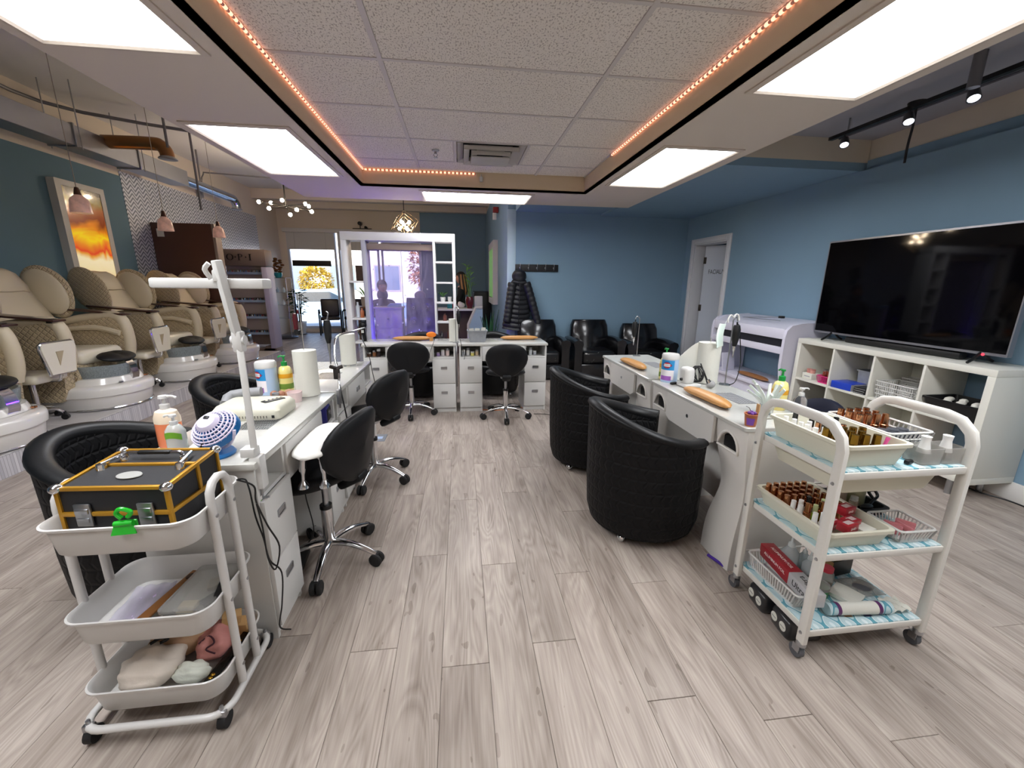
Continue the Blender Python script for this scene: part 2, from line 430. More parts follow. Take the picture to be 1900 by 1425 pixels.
# --- ceiling light panels
DIFF = mat('light_diffuser', 'F2F6FA', .5, emit=PANEL_STRENGTH)
nodes_of(DIFF)[2].inputs['Emission Color'].default_value = (*PANEL_COL, 1)
FRM = mat('light_frame', 'CFC2B4', .5)
plab = ['ceiling light panel far along the left soffit', 'ceiling light panel at the upper left corner of the photo', 'shorter ceiling light panel far along the right soffit', 'large ceiling light panel at the upper right corner', 'narrow-looking ceiling light panel above the back desks']
for (x0, x1, y0, y1), lb in zip(panels, plab):
    t = thing('ceiling_light', 'bright white '+lb, 'light', ((x0+x1)/2, (y0+y1)/2, ZS), group='soffit light panels')
    w, d = (x1-x0)/2, (y1-y0)/2
    dm = MB(); dm.bx(-w+.006, w-.006, -d+.006, d-.006, .002, .012); dm.build('diffuser', DIFF, t, ang=0)
    fm = MB()
    for ww, zz0, zz1 in ((.035, -.012, -.001),):
        out = [(-w-ww, -d-ww), (w+ww, -d-ww), (w+ww, d+ww), (-w-ww, d+ww)]; inn = [(-w+.004, -d+.004), (w-.004, -d+.004), (w-.004, d-.004), (-w+.004, d-.004)]
        mid = [(-w-.008, -d-.008), (w+.008, -d-.008), (w+.008, d+.008), (-w-.008, d+.008)]
        fm.loft([[(x, y, -.001) for x, y in out], [(x, y, -.008) for x, y in out], [(x, y, -.014) for x, y in mid], [(x, y, -.006) for x, y in inn], [(x, y, .0015) for x, y in inn]], cap=False)
    fm.build('frame', FRM, t, ang=20)
# near pair reaches behind the camera, its length added for more light
# --- rope light round the recess
ROPE = mat('rope_light_tube', 'D8A090', .4, emit=.03, ecol='E08070')
BEAD = mat('rope_light_bulb', 'FFD9C0', .4, emit=1.6, ecol='FFB090')
t = thing('rope_light', 'red and white rope light run along the top of the ceiling recess', 'rope light', (0, 0, 0))
path = [(-.955, YN, ZT-.012), (-.955, 4.72, ZT-.012), (.19, 4.72, ZT-.012)]
rb = MB(); rb.tube(path, .0075, 6); rb.build('cable', ROPE, t)
rb = MB(); rb.tube([(1.357, YN, ZT-.012), (1.357, 3.9, ZT-.012)], .0075, 6); rb.build('cable', ROPE, t)
bd = MB()
def bead(p, ax):
    d = Vector(ax)*.011; bd.tube([Vector(p)-d, Vector(p)+d], .0088, 6)
y = .2
while y < 4.7: bead((-.955, y, ZT-.012), (0, 1, 0)); y += .042
x = -.93
while x < .18: bead((x, 4.72, ZT-.012), (1, 0, 0)); x += .042
y = .2
while y < 3.88: bead((1.357, y, ZT-.012), (0, 1, 0)); y += .042
bo = bd.build('bulbs', BEAD, t); bo['kind'] = 'stuff'
pg = MB(); pg.box((.245, 4.722, ZT-.06), (.035, .02, .05), bev=.004); pg.cyl((.245, 4.722, ZT-.012), (.245, 4.722, ZT-.04), .006); pg.build('plug', WPLAST, t)
# --- air diffuser and sprinkler
t = thing('air_vent', 'square louvred air diffuser set in the ceiling tiles', 'vent', (.29, 4.07, ZT))
VM = mat('vent_metal', 'BDB9B4', .5)
for k, (s, z0, z1) in enumerate(((.29, 0, .004), (.235, -.03, .0), (.17, -.05, -.02), (.11, -.062, -.045))):
    q = MB()
    if k < 3:
        inn = s-.05
        q.loft([[(-s, -s, z1), (s, -s, z1), (s, s, z1), (-s, s, z1)], [(-s, -s, z0-.004), (s, -s, z0-.004), (s, s, z0-.004), (-s, s, z0-.004)], [(-inn, -inn, z0+.018), (inn, -inn, z0+.018), (inn, inn, z0+.018), (-inn, inn, z0+.018)], [(-inn, -inn, z1+.02), (inn, -inn, z1+.02), (inn, inn, z1+.02), (-inn, inn, z1+.02)]], cap=False)
        q.build('frame' if k == 0 else 'louvre_ring', VM, t, ang=20)
    else:
        q.bx(-.17, .17, -.12, .12, -.058, -.048, bev=.004); q.build('centre_plate', VM, t)
Bx('dark_throat', mat('vent_dark', '1E1C1B', .9), t, -.27, .27, -.27, .27, .0245, .027, bev=0)
t = thing('fire_sprinkler', 'small metal sprinkler head hanging from the tile left of the vent', 'sprinkler', (-.19, 4.03, ZT))
q = MB(); q.lathe([(.035, .003), (.03, -.006), (.012, -.01), (.01, -.028), (.0, -.028)], n=14); q.build('escutcheon', STEEL, t)
q = MB(); q.tube([(-.012, 0, -.025), (-.016, 0, -.04), (0, 0, -.055), (.016, 0, -.04), (.012, 0, -.025)], .003, 6); q.lathe([(.0, -.055), (.018, -.056), (.018, -.06), (.0, -.06)], n=12); q.build('deflector', STEEL, t)
# ================================================================ left side: pedicure platform
PZ = .165
def quilt(name, col, rough, per, mode='diamond', depth=.006, coat=0):
    if name in MATS: return MATS[name]
    m = mat(name, col, rough, coat=coat); n, l, b = nodes_of(m)
    tc = n.new('ShaderNodeTexCoord'); sep = n.new('ShaderNodeSeparateXYZ'); l.new(tc.outputs['Object'], sep.inputs[0])
    def q(op, a, bb=None):
        k = n.new('ShaderNodeMath'); k.operation = op
        for i, v in enumerate((a, bb)):
            if v is None: continue
            if isinstance(v, (int, float)): k.inputs[i].default_value = v
            else: l.new(v, k.inputs[i])
        return k.outputs[0]
    if mode == 'diamond':
        h = q('ADD', sep.outputs['X'], sep.outputs['Y'])
        a = q('PINGPONG', q('ADD', h, sep.outputs['Z']), per/2); c = q('PINGPONG', q('SUBTRACT', h, sep.outputs['Z']), per/2)
        ht = q('MINIMUM', a, c); ht = q('MINIMUM', ht, per*.18)
    else:   # chevron round a tub: angle by height
        ang = q('MULTIPLY', q('ARCTAN2', sep.outputs['Y'], sep.outputs['X']), .36)
        zz = q('PINGPONG', sep.outputs['Z'], per*.7)
        ht = q('PINGPONG', q('ADD', ang, q('MULTIPLY', zz, .55)), per/2)
        z2 = q('PINGPONG', sep.outputs['Z'], per*.7); ht = q('MINIMUM', q('MINIMUM', ht, z2), per*.22)
    bp = n.new('ShaderNodeBump'); bp.inputs['Strength'].default_value = 1; bp.inputs['Distance'].default_value = depth/(per*.2)*.5 if mode != 'diamond' else depth/(per*.18)
    l.new(ht, bp.inputs['Height']); l.new(bp.outputs[0], b.inputs['Normal'])
    return m
TILEM = mat('grey_marble_tile', 'BDB8B6', .25, var=.12, vscale=5)
pl = struct(Bx('floor_platform', mat('tile_grout', '77736F', .8), None, XL, -3.285, YN, 7.85, 0, PZ-.008, bev=0))
for i in range(14):
    y = YN+.68*i
    for j, (xa, xb) in enumerate(((-4.8, -4.05), (-4.05, -3.285))):
        if y > 1.5: Bx('tile', TILEM, pl, xa+.002, xb-.002, y+.002, min(7.85, y+.68)-.002, PZ-.01, PZ, bev=.002, seg=1)
RISER = mat('mosaic_riser', 'C4C2C4', .3)
n, l, b = nodes_of(RISER)
tc = n.new('ShaderNodeTexCoord'); br = n.new('ShaderNodeTexBrick'); br.offset = 0
mp = n.new('ShaderNodeMapping'); mp.inputs['Rotation'].default_value = (0, PI/2, PI/2); l.new(tc.outputs['Object'], mp.inputs['Vector'])
sep = n.new('ShaderNodeSeparateXYZ'); l.new(tc.outputs['Object'], sep.inputs[0]); cb = n.new('ShaderNodeCombineXYZ'); l.new(sep.outputs['Y'], cb.inputs[0]); l.new(sep.outputs['Z'], cb.inputs[1]); l.new(cb.outputs[0], br.inputs['Vector'])
br.inputs['Scale'].default_value = 1; br.inputs['Brick Width'].default_value = .022; br.inputs['Row Height'].default_value = .16; br.inputs['Mortar Size'].default_value = .0016
br.inputs['Color1'].default_value = lin('CFCCCD'); br.inputs['Color2'].default_value = lin('A9A6AB'); br.inputs['Mortar'].default_value = lin('8D8A8A'); l.new(br.outputs[0], b.inputs['Base Color'])
Bx('riser', RISER, pl, -3.285, -3.27, YN, 7.85, 0, PZ-.001, bev=0); Bx('riser', RISER, pl, XL, -3.27, 7.85, 7.865, 0, PZ-.001, bev=0)

# ---- pedicure spa chairs
CREAM = mat('cream_leather', 'C9BBA0', .42, bump=.1, bscale=200)
CREAMQ = quilt('cream_quilted_leather', 'BDAA8A', .45, .055)
SEATW = mat('ivory_seat_vinyl', 'DAD2BE', .28, coat=.3)
SPA = mat('spa_gelcoat', 'DAD6D0', .16, coat=.6)
BOWL = mat('glitter_glass_bowl', 'B4BEC2', .1, var=.7, vscale=120, trans=.6, ior=1.2)
def spa_chair():
    t = thing('pedicure_chair', '', 'pedicure chair', (0, 0, PZ), group='spa pedicure chairs on the tiled platform')
    # base tub
    def oval(z, r, xb):
        pts = []
        for k in range(25): a = -PI/2+PI*k/24; pts.append((r*math.cos(a), r*math.sin(a)*1.02, z))
        pts += [(xb, r*.98, z), (xb-.06, r*.7, z), (xb-.06, -r*.7, z), (xb, -r*.98, z)]; return pts
    q = MB(); q.loft([oval(.005, .335, -.5), oval(.02, .35, -.5), oval(.135, .365, -.5), oval(.14, .38, -.5), oval(.2, .385, -.5), oval(.225, .375, -.5), oval(.235, .35, -.5), oval(.245, .30, -.45)]); q.build('base', SPA, t, ang=50)
    q = MB(); q.tube([(x, y, .016) for x, y, z in oval(0, .352, -.45)[:25]], .008, 6); q.build('chrome_strip', CHROME, t)
    q = MB(); q.loft([[(x-.0, y, z+.02*max(0, x)) for x, y, z in oval(.24, .31, -.3)], oval(.30, .29, -.3), oval(.305, .265, -.3)]); q.build('tub_deck', SPA, t, ang=50)
    q = MB(); q.lathe([(.0, .2), (.2, .21), (.265, .3), (.285, .42), (.272, .422), (.252, .31), (.19, .235), (0, .228)], (.0, 0, 0), 36); q.build('bowl', BOWL, t)
    q = MB(); q.tube([(-.27, .1, .36), (-.25, .1, .45), (-.2, .06, .46), (-.16, .03, .43)], .012, 8, sub=4); q.build('faucet', CHROME, t)
    q = MB(); q.lathe([(0, .262), (.018, .262), (.018, .25)], (.28, -.16, 0), 14); q.build('drain_knob', STEEL, t)
    q = MB(); q.lathe([(0, .262), (.018, .262), (.018, .25)], (.28, .17, 0), 14); q.build('drain_knob', COPPER, t)
    # footrest
    q = MB(); q.loft([[(.24+.02*k+a, b_, .22+z) for a, b_ in ((.05, -.045), (.05, .045), (-.05, .045), (-.05, -.045))] for k, z in ((0, 0), (1.2, .08), (.6, .17), (-1.6, .235))]); q.build('footrest_post', CHROME, t, ang=60)
    q = MB(); q.ell((0, 0, 0), (.11, .2, .04), 22, 12)
    for v in q.bm.verts: v.co.z *= 1-.35*math.exp(-(v.co.y/.04)**2)
    q.tr([], Matrix())
    q.tr(q.bm.verts[:], Matrix.Translation((.17, 0, .485)) @ Matrix.Rotation(.30, 4, 'Y'))
    q.build('footrest_pad', VINYL, t)
    # seat
    q = MB(); q.box((-.22, 0, .50), (.56, .52, .14), bev=.055, seg=4); q.build('seat', SEATW, t)
    q = MB(); q.box((-.28, 0, .33), (.62, .60, .24), bev=.03); q.build('seat_box', CREAMQ, t)
    # arms: outer quilted shell + curled front + tray
    for s in (-1, 1):
        q = MB()
        prof = [(-.66, .12), (-.06, .12), (-.01, .2), (.02, .45), (.04, .66), (.01, .80), (-.06, .85), (-.24, .82), (-.66, .72)]
        q.prism(prof, .10, Matrix.Translation((0, s*.36+.05, 0)) @ FLIPX); q.build('arm', CREAMQ, t, ang=50)
        q = MB(); q.tube([(.02, s*.36, .42), (.055, s*.36, .6), (.03, s*.36, .80), (-.06, s*.36, .86), (-.3, s*.36, .84), (-.6, s*.36, .78)], [.05, .055, .055, .05, .045, .04], 10, sub=4); q.build('arm_roll', CREAM, t)
        q = MB(); q.tube([(.02, s*.30, .68), (-.2, s*.295, .74), (-.5, s*.295, .72)], [.03, .028, .025], 8, sub=3); q.build('inner_arm_band', CREAM, t)
        q = MB(); q.box((-.27, s*.385, .905), (.68, .13, .018), ry=.10, bev=.008); q.build('tray', DARKWOOD, t)
        q = MB(); q.bx(-.02, .02, s*.385-.03, s*.385+.03, .85, .89); q.build('tray_bracket', BLACKP, t)
    # back
    def backring(tt, w, th):
        x = -.40-.46*tt; z = .46+.86*tt
        nx, nz = .86/.975, .46/.975
        return [(x+nx*th*b_, w*a, z+nz*th*b_) for a, b_ in ((1, .2), (.93, .75), (.55, 1), (0, .9), (-.55, 1), (-.93, .75), (-1, .2), (-.8, -.6), (0, -.8), (.8, -.6))]
    q = MB(); q.loft([backring(0, .24, .06), backring(.1, .27, .085), backring(.45, .285, .09), backring(.75, .26, .1), backring(.9, .23, .1), backring(.97, .19, .07), backring(1.0, .12, .03)]); q.build('backrest', CREAM, t, ang=70)
    q = MB()
    q.loft([backring(.70, .235, .12), backring(.76, .245, .135), backring(.90, .225, .135), backring(.95, .2, .11)]); q.build('headrest', CREAM, t, ang=70)
    for s in (-1, 1):
        M = Matrix.Translation((-.60, s*.35, 1.10)) @ Matrix.Rotation(-.49, 4, 'Y') @ Matrix.Rotation(s*.12, 4, 'Z')
        q = MB(); q.ell((0, 0, 0), (.205, .05, .285), 26, 18)
        for v in q.bm.verts:
            if v.co.z < 0: v.co.x *= 1-.18*(v.co.z/-.285)
        q.tr(q.bm.verts[:], M); q.build('wing', CREAMQ, t, ang=80)
        q = MB(); q.ell((.0, -s*.035, 0), (.165, .05, .245), 22, 14); q.tr(q.bm.verts[:], M); q.build('wing_cushion', CREAM, t, ang=80)
    return t
CHAIR_Y = [3.35, 4.54, 5.74, 6.95]
CLAB = ['cream pedicure chair cut off by the left edge of the photo, nearest basin', 'cream pedicure chair with its back at the far left edge, second basin', 'cream pedicure chair below the framed orange picture, third basin', 'cream pedicure chair nearest the brown partition and polish rack']
c0 = spa_chair(); c0.location = (-3.62, CHAIR_Y[0], PZ); c0['label'] = CLAB[0]
for y, lb in zip(CHAIR_Y[1:], CLAB[1:]): dup(c0, (-3.62, y, PZ), label=lb)

# ---- low technician stools on the platform
def stool():
    t = thing('pedicure_stool', '', 'stool', (0, 0, PZ), group='white pedicure stools between the basins')
    q = MB(); q.box((0, 0, .40), (.36, .31, .08), bev=.035, seg=4); q.build('seat', SEATW, t)
    q = MB(); q.cyl((0, 0, .12), (0, 0, .36), .022); q.lathe([(.0, .14), (.05, .13), (.05, .09), (0, .085)], n=16); q.build('post', CHROME, t)
    for k in range(5):
        a = 2*PI*k/5+.3; c, s = math.cos(a), math.sin(a)
        q = MB(); q.tube([(.03*c, .03*s, .115), (.12*c, .12*s, .10), (.16*c, .16*s, .065)], [.017, .014, .011], 8, sub=3); q.build('leg', CHROME, t)
        q = MB(); q.cyl((.165*c-.016*s, .165*s+.016*c, .026), (.165*c+.016*s, .165*s-.016*c, .026), .026, n=14); q.cyl((.163*c, .163*s, .03), (.163*c, .163*s, .075), .012, n=8); q.build('caster', BLACKP, t)
    q = MB(); q.tube([(.12, 0, .37), (.235, 0, .38), (.255, 0, .5)], .012, 8, sub=4); q.build('back_bracket', CHROME, t)
    pr = [(-.11, .44), (.11, .44), (.155, .66), (.15, .69), (.13, .705), (-.13, .705), (-.15, .69), (-.155, .66)]
    def plate(x0, x1, k):
        a = [(x0, y*k, .57+(z-.57)*k) for y, z in pr]; b_ = [(x1, y*k, .57+(z-.57)*k) for y, z in pr]; return [a, b_]
    q = MB(); q.loft(plate(.25, .285, 1.0)); q.build('backrest', SEATW, t, ang=30)
    q = MB(); q.tube([(.268, y*1.02, .57+(z-.57)*1.02) for y, z in pr], .012, 8, loop=True); q.build('chrome_rim', CHROME, t)
    q = MB(); q.prism([(-.028, -.07), (.03, .05), (-.04, .05)], .006, Matrix.Translation((.283, 0, .58)) @ Matrix.Rotation(PI/2, 4, 'Z') @ Matrix.Rotation(PI/2, 4, 'X')); q.build('back_emblem', mat('tan_badge', 'A89878', .5), t)
    return t
s0 = stool(); s0.location = (-3.72, 3.95, PZ); s0['label'] = 'white low stool with chrome rim between the first two basins from the left'
dup(s0, (-3.69, 5.14, PZ), .06, 'white low stool between the second and third basin')
dup(s0, (-3.69, 6.345, PZ), -.05, 'white low stool farthest along, beside the white lamp arm')

# ---- light box picture
t = thing('framed_picture', 'tall white framed glowing picture of orange and yellow swirls on the left wall', 'picture', (XL, 6.21, 0))
ART = mat('swirl_print', 'D08020', .25, coat=.6)
n, l, b = nodes_of(ART)
tc = n.new('ShaderNodeTexCoord'); sep = n.new('ShaderNodeSeparateXYZ'); l.new(tc.outputs['Object'], sep.inputs[0])
nz = n.new('ShaderNodeTexNoise'); nz.inputs['Scale'].default_value = 2.2; nz.inputs['Distortion'].default_value = 1.5; l.new(tc.outputs['Object'], nz.inputs['Vector'])
ma = n.new('ShaderNodeMapRange'); ma.inputs['From Min'].default_value = 1.36; ma.inputs['From Max'].default_value = 2.56; l.new(sep.outputs['Z'], ma.inputs['Value'])
ad = n.new('ShaderNodeMath'); ad.operation = 'MULTIPLY_ADD'; ad.inputs[1].default_value = .28; l.new(nz.outputs[0], ad.inputs[0]); l.new(ma.outputs[0], ad.inputs[2])
sb = n.new('ShaderNodeMath'); sb.operation = 'SUBTRACT'; sb.inputs[1].default_value = .14; l.new(ad.outputs[0], sb.inputs[0])
rp = n.new('ShaderNodeValToRGB'); cr = rp.color_ramp; cr.elements[0].position = 0; cr.elements[0].color = lin('E8B860'); cr.elements[1].position = 1; cr.elements[1].color = lin('201512')
for p_, c_ in ((.12, 'E9D6A8'), (.25, 'F0E2B8'), (.3, 'E0A040'), (.33, 'D8482A'), (.40, 'E08A28'), (.47, 'F0C81C'), (.55, 'D27A14'), (.62, '7A3410'), (.75, '8C4A18'), (.86, '6E5A16'), (.92, '2A1812')):
    el = cr.elements.new(p_); el.color = lin(c_)
l.new(sb.outputs[0], rp.inputs[0]); l.new(rp.outputs[0], b.inputs['Base Color']); l.new(rp.outputs[0], b.inputs['Emission Color']); b.inputs['Emission Strength'].default_value = .55
Bx('print', ART, t, .085, .092, -.27, .27, 1.43, 2.49, bev=0)
q = MB(); o_ = rrect(.70, 1.21, .005, 1, 0, 1.955); i_ = rrect(.55, 1.07, .005, 1, 0, 1.955)
q.loft([[(.008, x, y) for x, y in o_], [(.095, x, y) for x, y in o_], [(.098, x, y) for x, y in i_], [(.088, x, y) for x, y in i_]], cap=False); q.build('frame', mat('frame_white', 'CFCBC6', .5), t, ang=20)
Bx('backing', WHITE, t, .008, .02, -.33, .33, 1.37, 2.54, bev=0)

# ---- pendants over the basins
SHADE = mat('mottled_glass_shade', 'C79C8C', .3, var=.8, vscale=16, emit=.16)
for k, (y, zb, lb) in enumerate(((4.70, 2.015, 'in front of the framed picture'), (5.87, 1.99, 'in front of the brown partition top'), (7.05, 2.03, 'beside the silver wallpaper, farthest of three'))):
    t = thing('pendant_lamp', 'small mottled glass pendant lamp '+lb, 'lamp', (-3.6, y, zb), group='mottled glass pendants')
    q = MB(); q.lathe([(.082, 0), (.078, .05), (.070, .11), (.06, .13), (.03, .16), (.02, .165)], n=24); q.build('lamp_shade', SHADE, t, solid=.005)
    q = MB(); q.lathe([(0, .235), (.016, .23), (.022, .2), (.03, .165), (0, .16)], n=16); q.build('holder', mat('bronze', '5A4034', .35, .7), t)
    q = MB(); q.cyl((0, 0, .23), (0, 0, ZD-zb), .0035, n=6); q.build('cord', mat('grey_cord', 'A49C92', .6), t)
    q = MB(); q.lathe([(0, ZD-zb-.025), (.05, ZD-zb-.02), (.055, ZD-zb-.001), (0, ZD-zb)], n=16); q.build('canopy', STEEL, t)
    q = MB(); q.ell((0, 0, .05), (.034, .034, .045), 12, 8); q.build('bulb', mat('bulb_glow', 'FFF4E4', .4, emit=9), t)

# ---- ducts and pipes
GALV = mat('galvanised_steel', 'A6A8AE', .35, .9, var=.08, vscale=6)
t = thing('air_duct', 'long galvanised rectangular air duct along the left wall with a round brass-coloured branch', 'duct', (0, 0, 0))
for y0, y1 in ((YN, 2.2), (2.2, 4.2), (4.2, 5.6), (5.6, 6.55), (6.55, 7.57)):
    Bx('duct_section', GALV, t, -4.46, -4.19, y0+.004, y1-.004, 2.835, 3.05, bev=.004, seg=1)
for y in (2.2, 4.2, 5.6, 6.55):
    Bx('flange', GALV, t, -4.475, -4.175, y-.012, y+.012, 2.82, 3.065, bev=.003, seg=1)
    for x in (-4.478, -4.172):
        q = MB(); q.cyl((x, y+.05, 2.81), (x, y+.05, ZD), .006, n=6); q.build('hanger_rod', STEEL, t)
q = MB(); q.tube([(-4.32, 7.57, 2.945), (-4.3, 8.9, 2.93), (-4.29, 9.08, 2.91), (-4.28, 9.14, 2.84), (-4.28, 9.15, 2.76)], [.075]*5, 16, sub=5); q.build('round_pipe', mat('shiny_spiral_duct', 'C0C6D0', .15, 1), t)
q = MB(); q.lathe([(.075, .02), (.095, .0), (.1, -.01), (.06, -.012)], (-4.28, 9.15, 2.75), 20); q.build('outlet_collar', GALV, t)
BRASS = mat('bronze_tinted_duct', '9A6E48', .28, .95)  # brass-coloured metal of the branch pipe
q = MB(); q.tube([(-4.25, 6.09, 3.02), (-3.72, 6.08, 3.02), (-3.62, 6.08, 3.0), (-3.57, 6.08, 2.94), (-3.56, 6.08, 2.86)], [.075]*5, 16, sub=5); q.build('branch_pipe', BRASS, t)
q = MB(); q.lathe([(.075, .03), (.098, .01), (.1, 0), (.07, -.004)], (-3.56, 6.08, 2.85), 20); q.build('outlet_collar', GALV, t)
PIPE = mat('grey_steel_pipe', '78767A', .5, .4)
for i, (P, r, lb) in enumerate((([(-4.7, 5.2, 3.36), (-4.5, 6.2, 3.36), (-2.2, 7.3, 3.36)], .02, 'grey sprinkler pipe crossing under the upper ceiling at left'),
                                ([(-4.72, 8.9, 3.05), (-4.66, 8.9, 3.30), (-4.4, 8.95, 3.33), (-2.3, 9.4, 3.33)], .012, 'thin conduit running from the grey box on the left wall'),
                                ([(-2.9, 5.1, 3.46), (-3.0, 6.3, 3.02)], .0, ''),)):
    if r:
        q = MB(); q.tube(P, r, 8, sub=4); tag(q.build('ceiling_pipe', PIPE), lb, 'pipe')
for i, (x, y, z0, lb) in enumerate(((-3.35, 5.75, 2.9, 'thin hanging rod left of the brass-coloured pipe end'), (-3.55, 6.6, 2.35, 'hanging rod beside the brass-coloured pipe end'), (-4.30, 8.1, 3.022, 'dark rod holding the shiny round duct'))):
    q = MB(); q.cyl((x, y, z0), (x, y, ZD), .014, n=8); tag(q.build('hanger_pipe', PIPE), lb, 'rod')
Bx('junction_box', GREY, None, -4.8, -4.74, 8.83, 8.97, 2.9, 3.05, bev=.01); tag(bpy.data.objects['junction_box'], 'small grey junction box high on the left wall', 'box')
for k, (y0, z0) in enumerate(((11.0, 3.28), (11.75, 3.22))):
    struct(Bx('ceiling_beam', WALLUP, None, XL, XS, y0, y0+.22, z0, ZD, bev=.004))

# ---- brown partition beside chairs
t = thing('brown_partition', 'tall dark brown partition panel with a beige end beside the pedicure chairs', 'partition', (0, 0, 0))
Bx('panel', mat('brown_laminate', '553628', .45, var=.08, vscale=2), t, -4.78, -3.90, 7.44, 7.47, 0, 2.27, bev=.003)
Bx('end_panel', mat('beige_laminate', '8F8176', .5), t, -3.90, -3.855, 7.435, 7.60, 0, 2.27, bev=.003)
Bx('back_panel', mat('brown_laminate', '4A3026', .45), t, -4.78, -3.90, 7.57, 7.60, 0, 2.27, bev=.003)
Bx('notice', PAPER, t, -4.70, -4.60, 7.432, 7.439, 2.06, 2.18, bev=0)
# (panel sits just beyond the platform end)

# ---- polish display rack with header
t = thing('polish_rack', 'brown polish display rack with a lettered header at the end of the platform', 'display rack', (0, 0, 0))
RB = mat('rack_board', '8C7B70', .5); RBD = mat('rack_header', '6E6058', .45)
ox, oy = -4.27, 8.20
Bx('header', RBD, t, ox, ox+.79, oy, oy+.30, 1.66, 1.945, bev=.004)
Bx('back_board', RB, t, ox+.02, ox+.73, oy+.26, oy+.30, .2, 1.64, bev=.003)
Bx('side_panel', mat('rack_side', 'A8A4B8', .4), t, ox+.70, ox+.79, oy, oy+.30, .16, 1.64, bev=.003)
q = MB(); q.prism([(-.16, 0), (.16, 0), (.06, .2), (-.06, .2)], .3, Matrix.Translation((ox+.66, oy+.32, 0)) @ FLIPX); q.build('foot', RBD, t)
Bx('plinth', RBD, t, ox, ox+.79, oy+.02, oy+.28, 0, .16, bev=.003)
PCOL = [mat('polish_'+c, c, .2, coat=.5) for c in ('24406A', '6FA6D8', 'D8E4EC', '1A1A22', 'A43A5A', '3A66A8')]
for k, z in enumerate((.42, .72, 1.02, 1.32, 1.52)):
    Bx('shelf', RB, t, ox+.02, ox+.70, oy+.1, oy+.26, z-.012, z, bev=.002)
    Bx('kick_board', mat('rack_shelf_face', 'AA9C90', .5), t, ox+.02, ox+.70, oy+.19, oy+.225, z+.07, z+.285, bev=.002)
    gl = MB(); gl.bx(ox+.02, ox+.70, oy+.092, oy+.098, z-.01, z+.035); gl.build('shelf_lip', mat('rack_lip', 'AEC4DC', .15, alpha=.6), t)
    for j in range(14):
        q = MB(); x = ox+.055+j*.046
        q.cyl((x, oy+.14, z), (x, oy+.14, z+.035), .014, n=8); q.cyl((x, oy+.14, z+.035), (x, oy+.14, z+.065), .008, n=8)
        o = q.build('polish_bottle', PCOL[(j*5+k*3) % 6]); tag(o, 'tiny polish bottle on the lettered rack, %s shelf from below, %s from left' % (ORD[k], ORD[j]), 'bottle', 'polish bottles on the lettered rack')
# header letters O . P . I , serif capitals
INK = mat('letter_black', '0E0D0D', .4)
q = MB(); yy = oy-.006; zc = 1.81; hx = ox+.375
def ringell(cx, cz, a, b_, wa, wb, y):
    N = 28
    q.loft([[(cx+aa*math.cos(2*PI*k/N), yq, cz+bb*math.sin(2*PI*k/N)) for k in range(N)] for aa, bb, yq in ((a, b_, y), (a, b_, y+.006), (a-wa, b_-wb, y+.006), (a-wa, b_-wb, y))], loop=True)
ringell(hx-.17, zc, .06, .055, .02, .006, yy); q.build('letter_o', INK, t)
q = MB(); q.bx(hx-.03, hx-.012, yy, yy+.006, zc-.052, zc+.052); ringell(hx+.004, zc+.026, .036, .028, .014, .006, yy); q.bx(hx-.042, hx, yy, yy+.006, zc-.056, zc-.050); q.bx(hx-.042, hx+.002, yy, yy+.006, zc+.048, zc+.054); q.build('letter_p', INK, t)
q = MB(); q.bx(hx+.155, hx+.175, yy, yy+.006, zc-.052, zc+.052); q.bx(hx+.14, hx+.19, yy, yy+.006, zc-.056, zc-.05); q.bx(hx+.14, hx+.19, yy, yy+.006, zc+.05, zc+.056); q.build('letter_i', INK, t)
for dx in (-.078, .095):
    q = MB(); q.cyl((hx+dx, yy, zc), (hx+dx, yy+.006, zc), .012, n=12); q.build('letter_dot', INK, t)

# ---- glass corner shelf stand with gold ornament
t = thing('glass_shelf_stand', 'clear glass shelf stand on a round dark base beside the polish rack', 'shelf', (-4.42, 11.0, 0))
q = MB(); q.lathe([(0, 0), (.3, 0), (.31, .03), (.27, .06), (0, .065)], n=28); q.build('base', mat('dark_base', '3C3A3E', .3), t)
GL2 = mat('shelf_glass', 'B8C8CC', .05, alpha=.35)
for z in (.5, .82, 1.12, 1.47):
    q = MB(); q.bx(-.24, .24, -.18, .18, z, z+.01); q.build('glass_shelf' if z < 1.4 else 'top_shelf', GL2 if z < 1.4 else mat('dark_base', '3C3A3E', .3), t)
for x, y in ((-.23, -.17), (.23, -.17), (-.23, .17), (.23, .17)):
    q = MB(); q.cyl((x, y, .05), (x, y, 1.47), .007, n=6); q.build('rod', STEEL, t)
for k, (x, z, c) in enumerate(((-.1, .83, 'B4C4CC'), (.06, .83, 'D4DCE0'), (-.12, .51, '7A4C58'), (.1, 1.13, 'C8D4DC'), (-.05, 1.13, '8CA4BC'))):
    q = MB(); q.lathe([(0, 0), (.03, 0), (.034, .06), (.014, .09), (.012, .12), (0, .12)], n=12); o = q.build('trinket', mat('trinket_'+c, c, .2, coat=.3), None, loc=(-4.42+x, 11.0, z)); tag(o, ('pale grey trinket left on the upper middle glass shelf', 'white trinket right on the upper middle glass shelf', 'maroon trinket on the lowest glass shelf', 'pale trinket right on the top clear glass shelf', 'bluish trinket left on the top clear glass shelf')[k], 'ornament', 'trinkets on the glass stand')
t = thing('gold_ornament', 'gold leafy ornament in a turquoise bowl on top of the glass stand', 'ornament', (-4.40, 10.98, 1.48))
q = MB(); q.lathe([(0, 0), (.06, 0), (.09, .06), (.085, .12), (0, .12)], n=20); q.build('bowl', mat('turquoise_glaze', '2E8C9A', .25), t)
for k in range(16):
    a = k*2.4; r = .05+.03*(k % 3); z = .14+.02*k
    q = MB(); q.ell((r*math.cos(a), r*math.sin(a), z), (.05, .05, .03), 8, 6); q.build('gold_leaf', mat('antique_gold', '8A5E36', .3, .8), t)
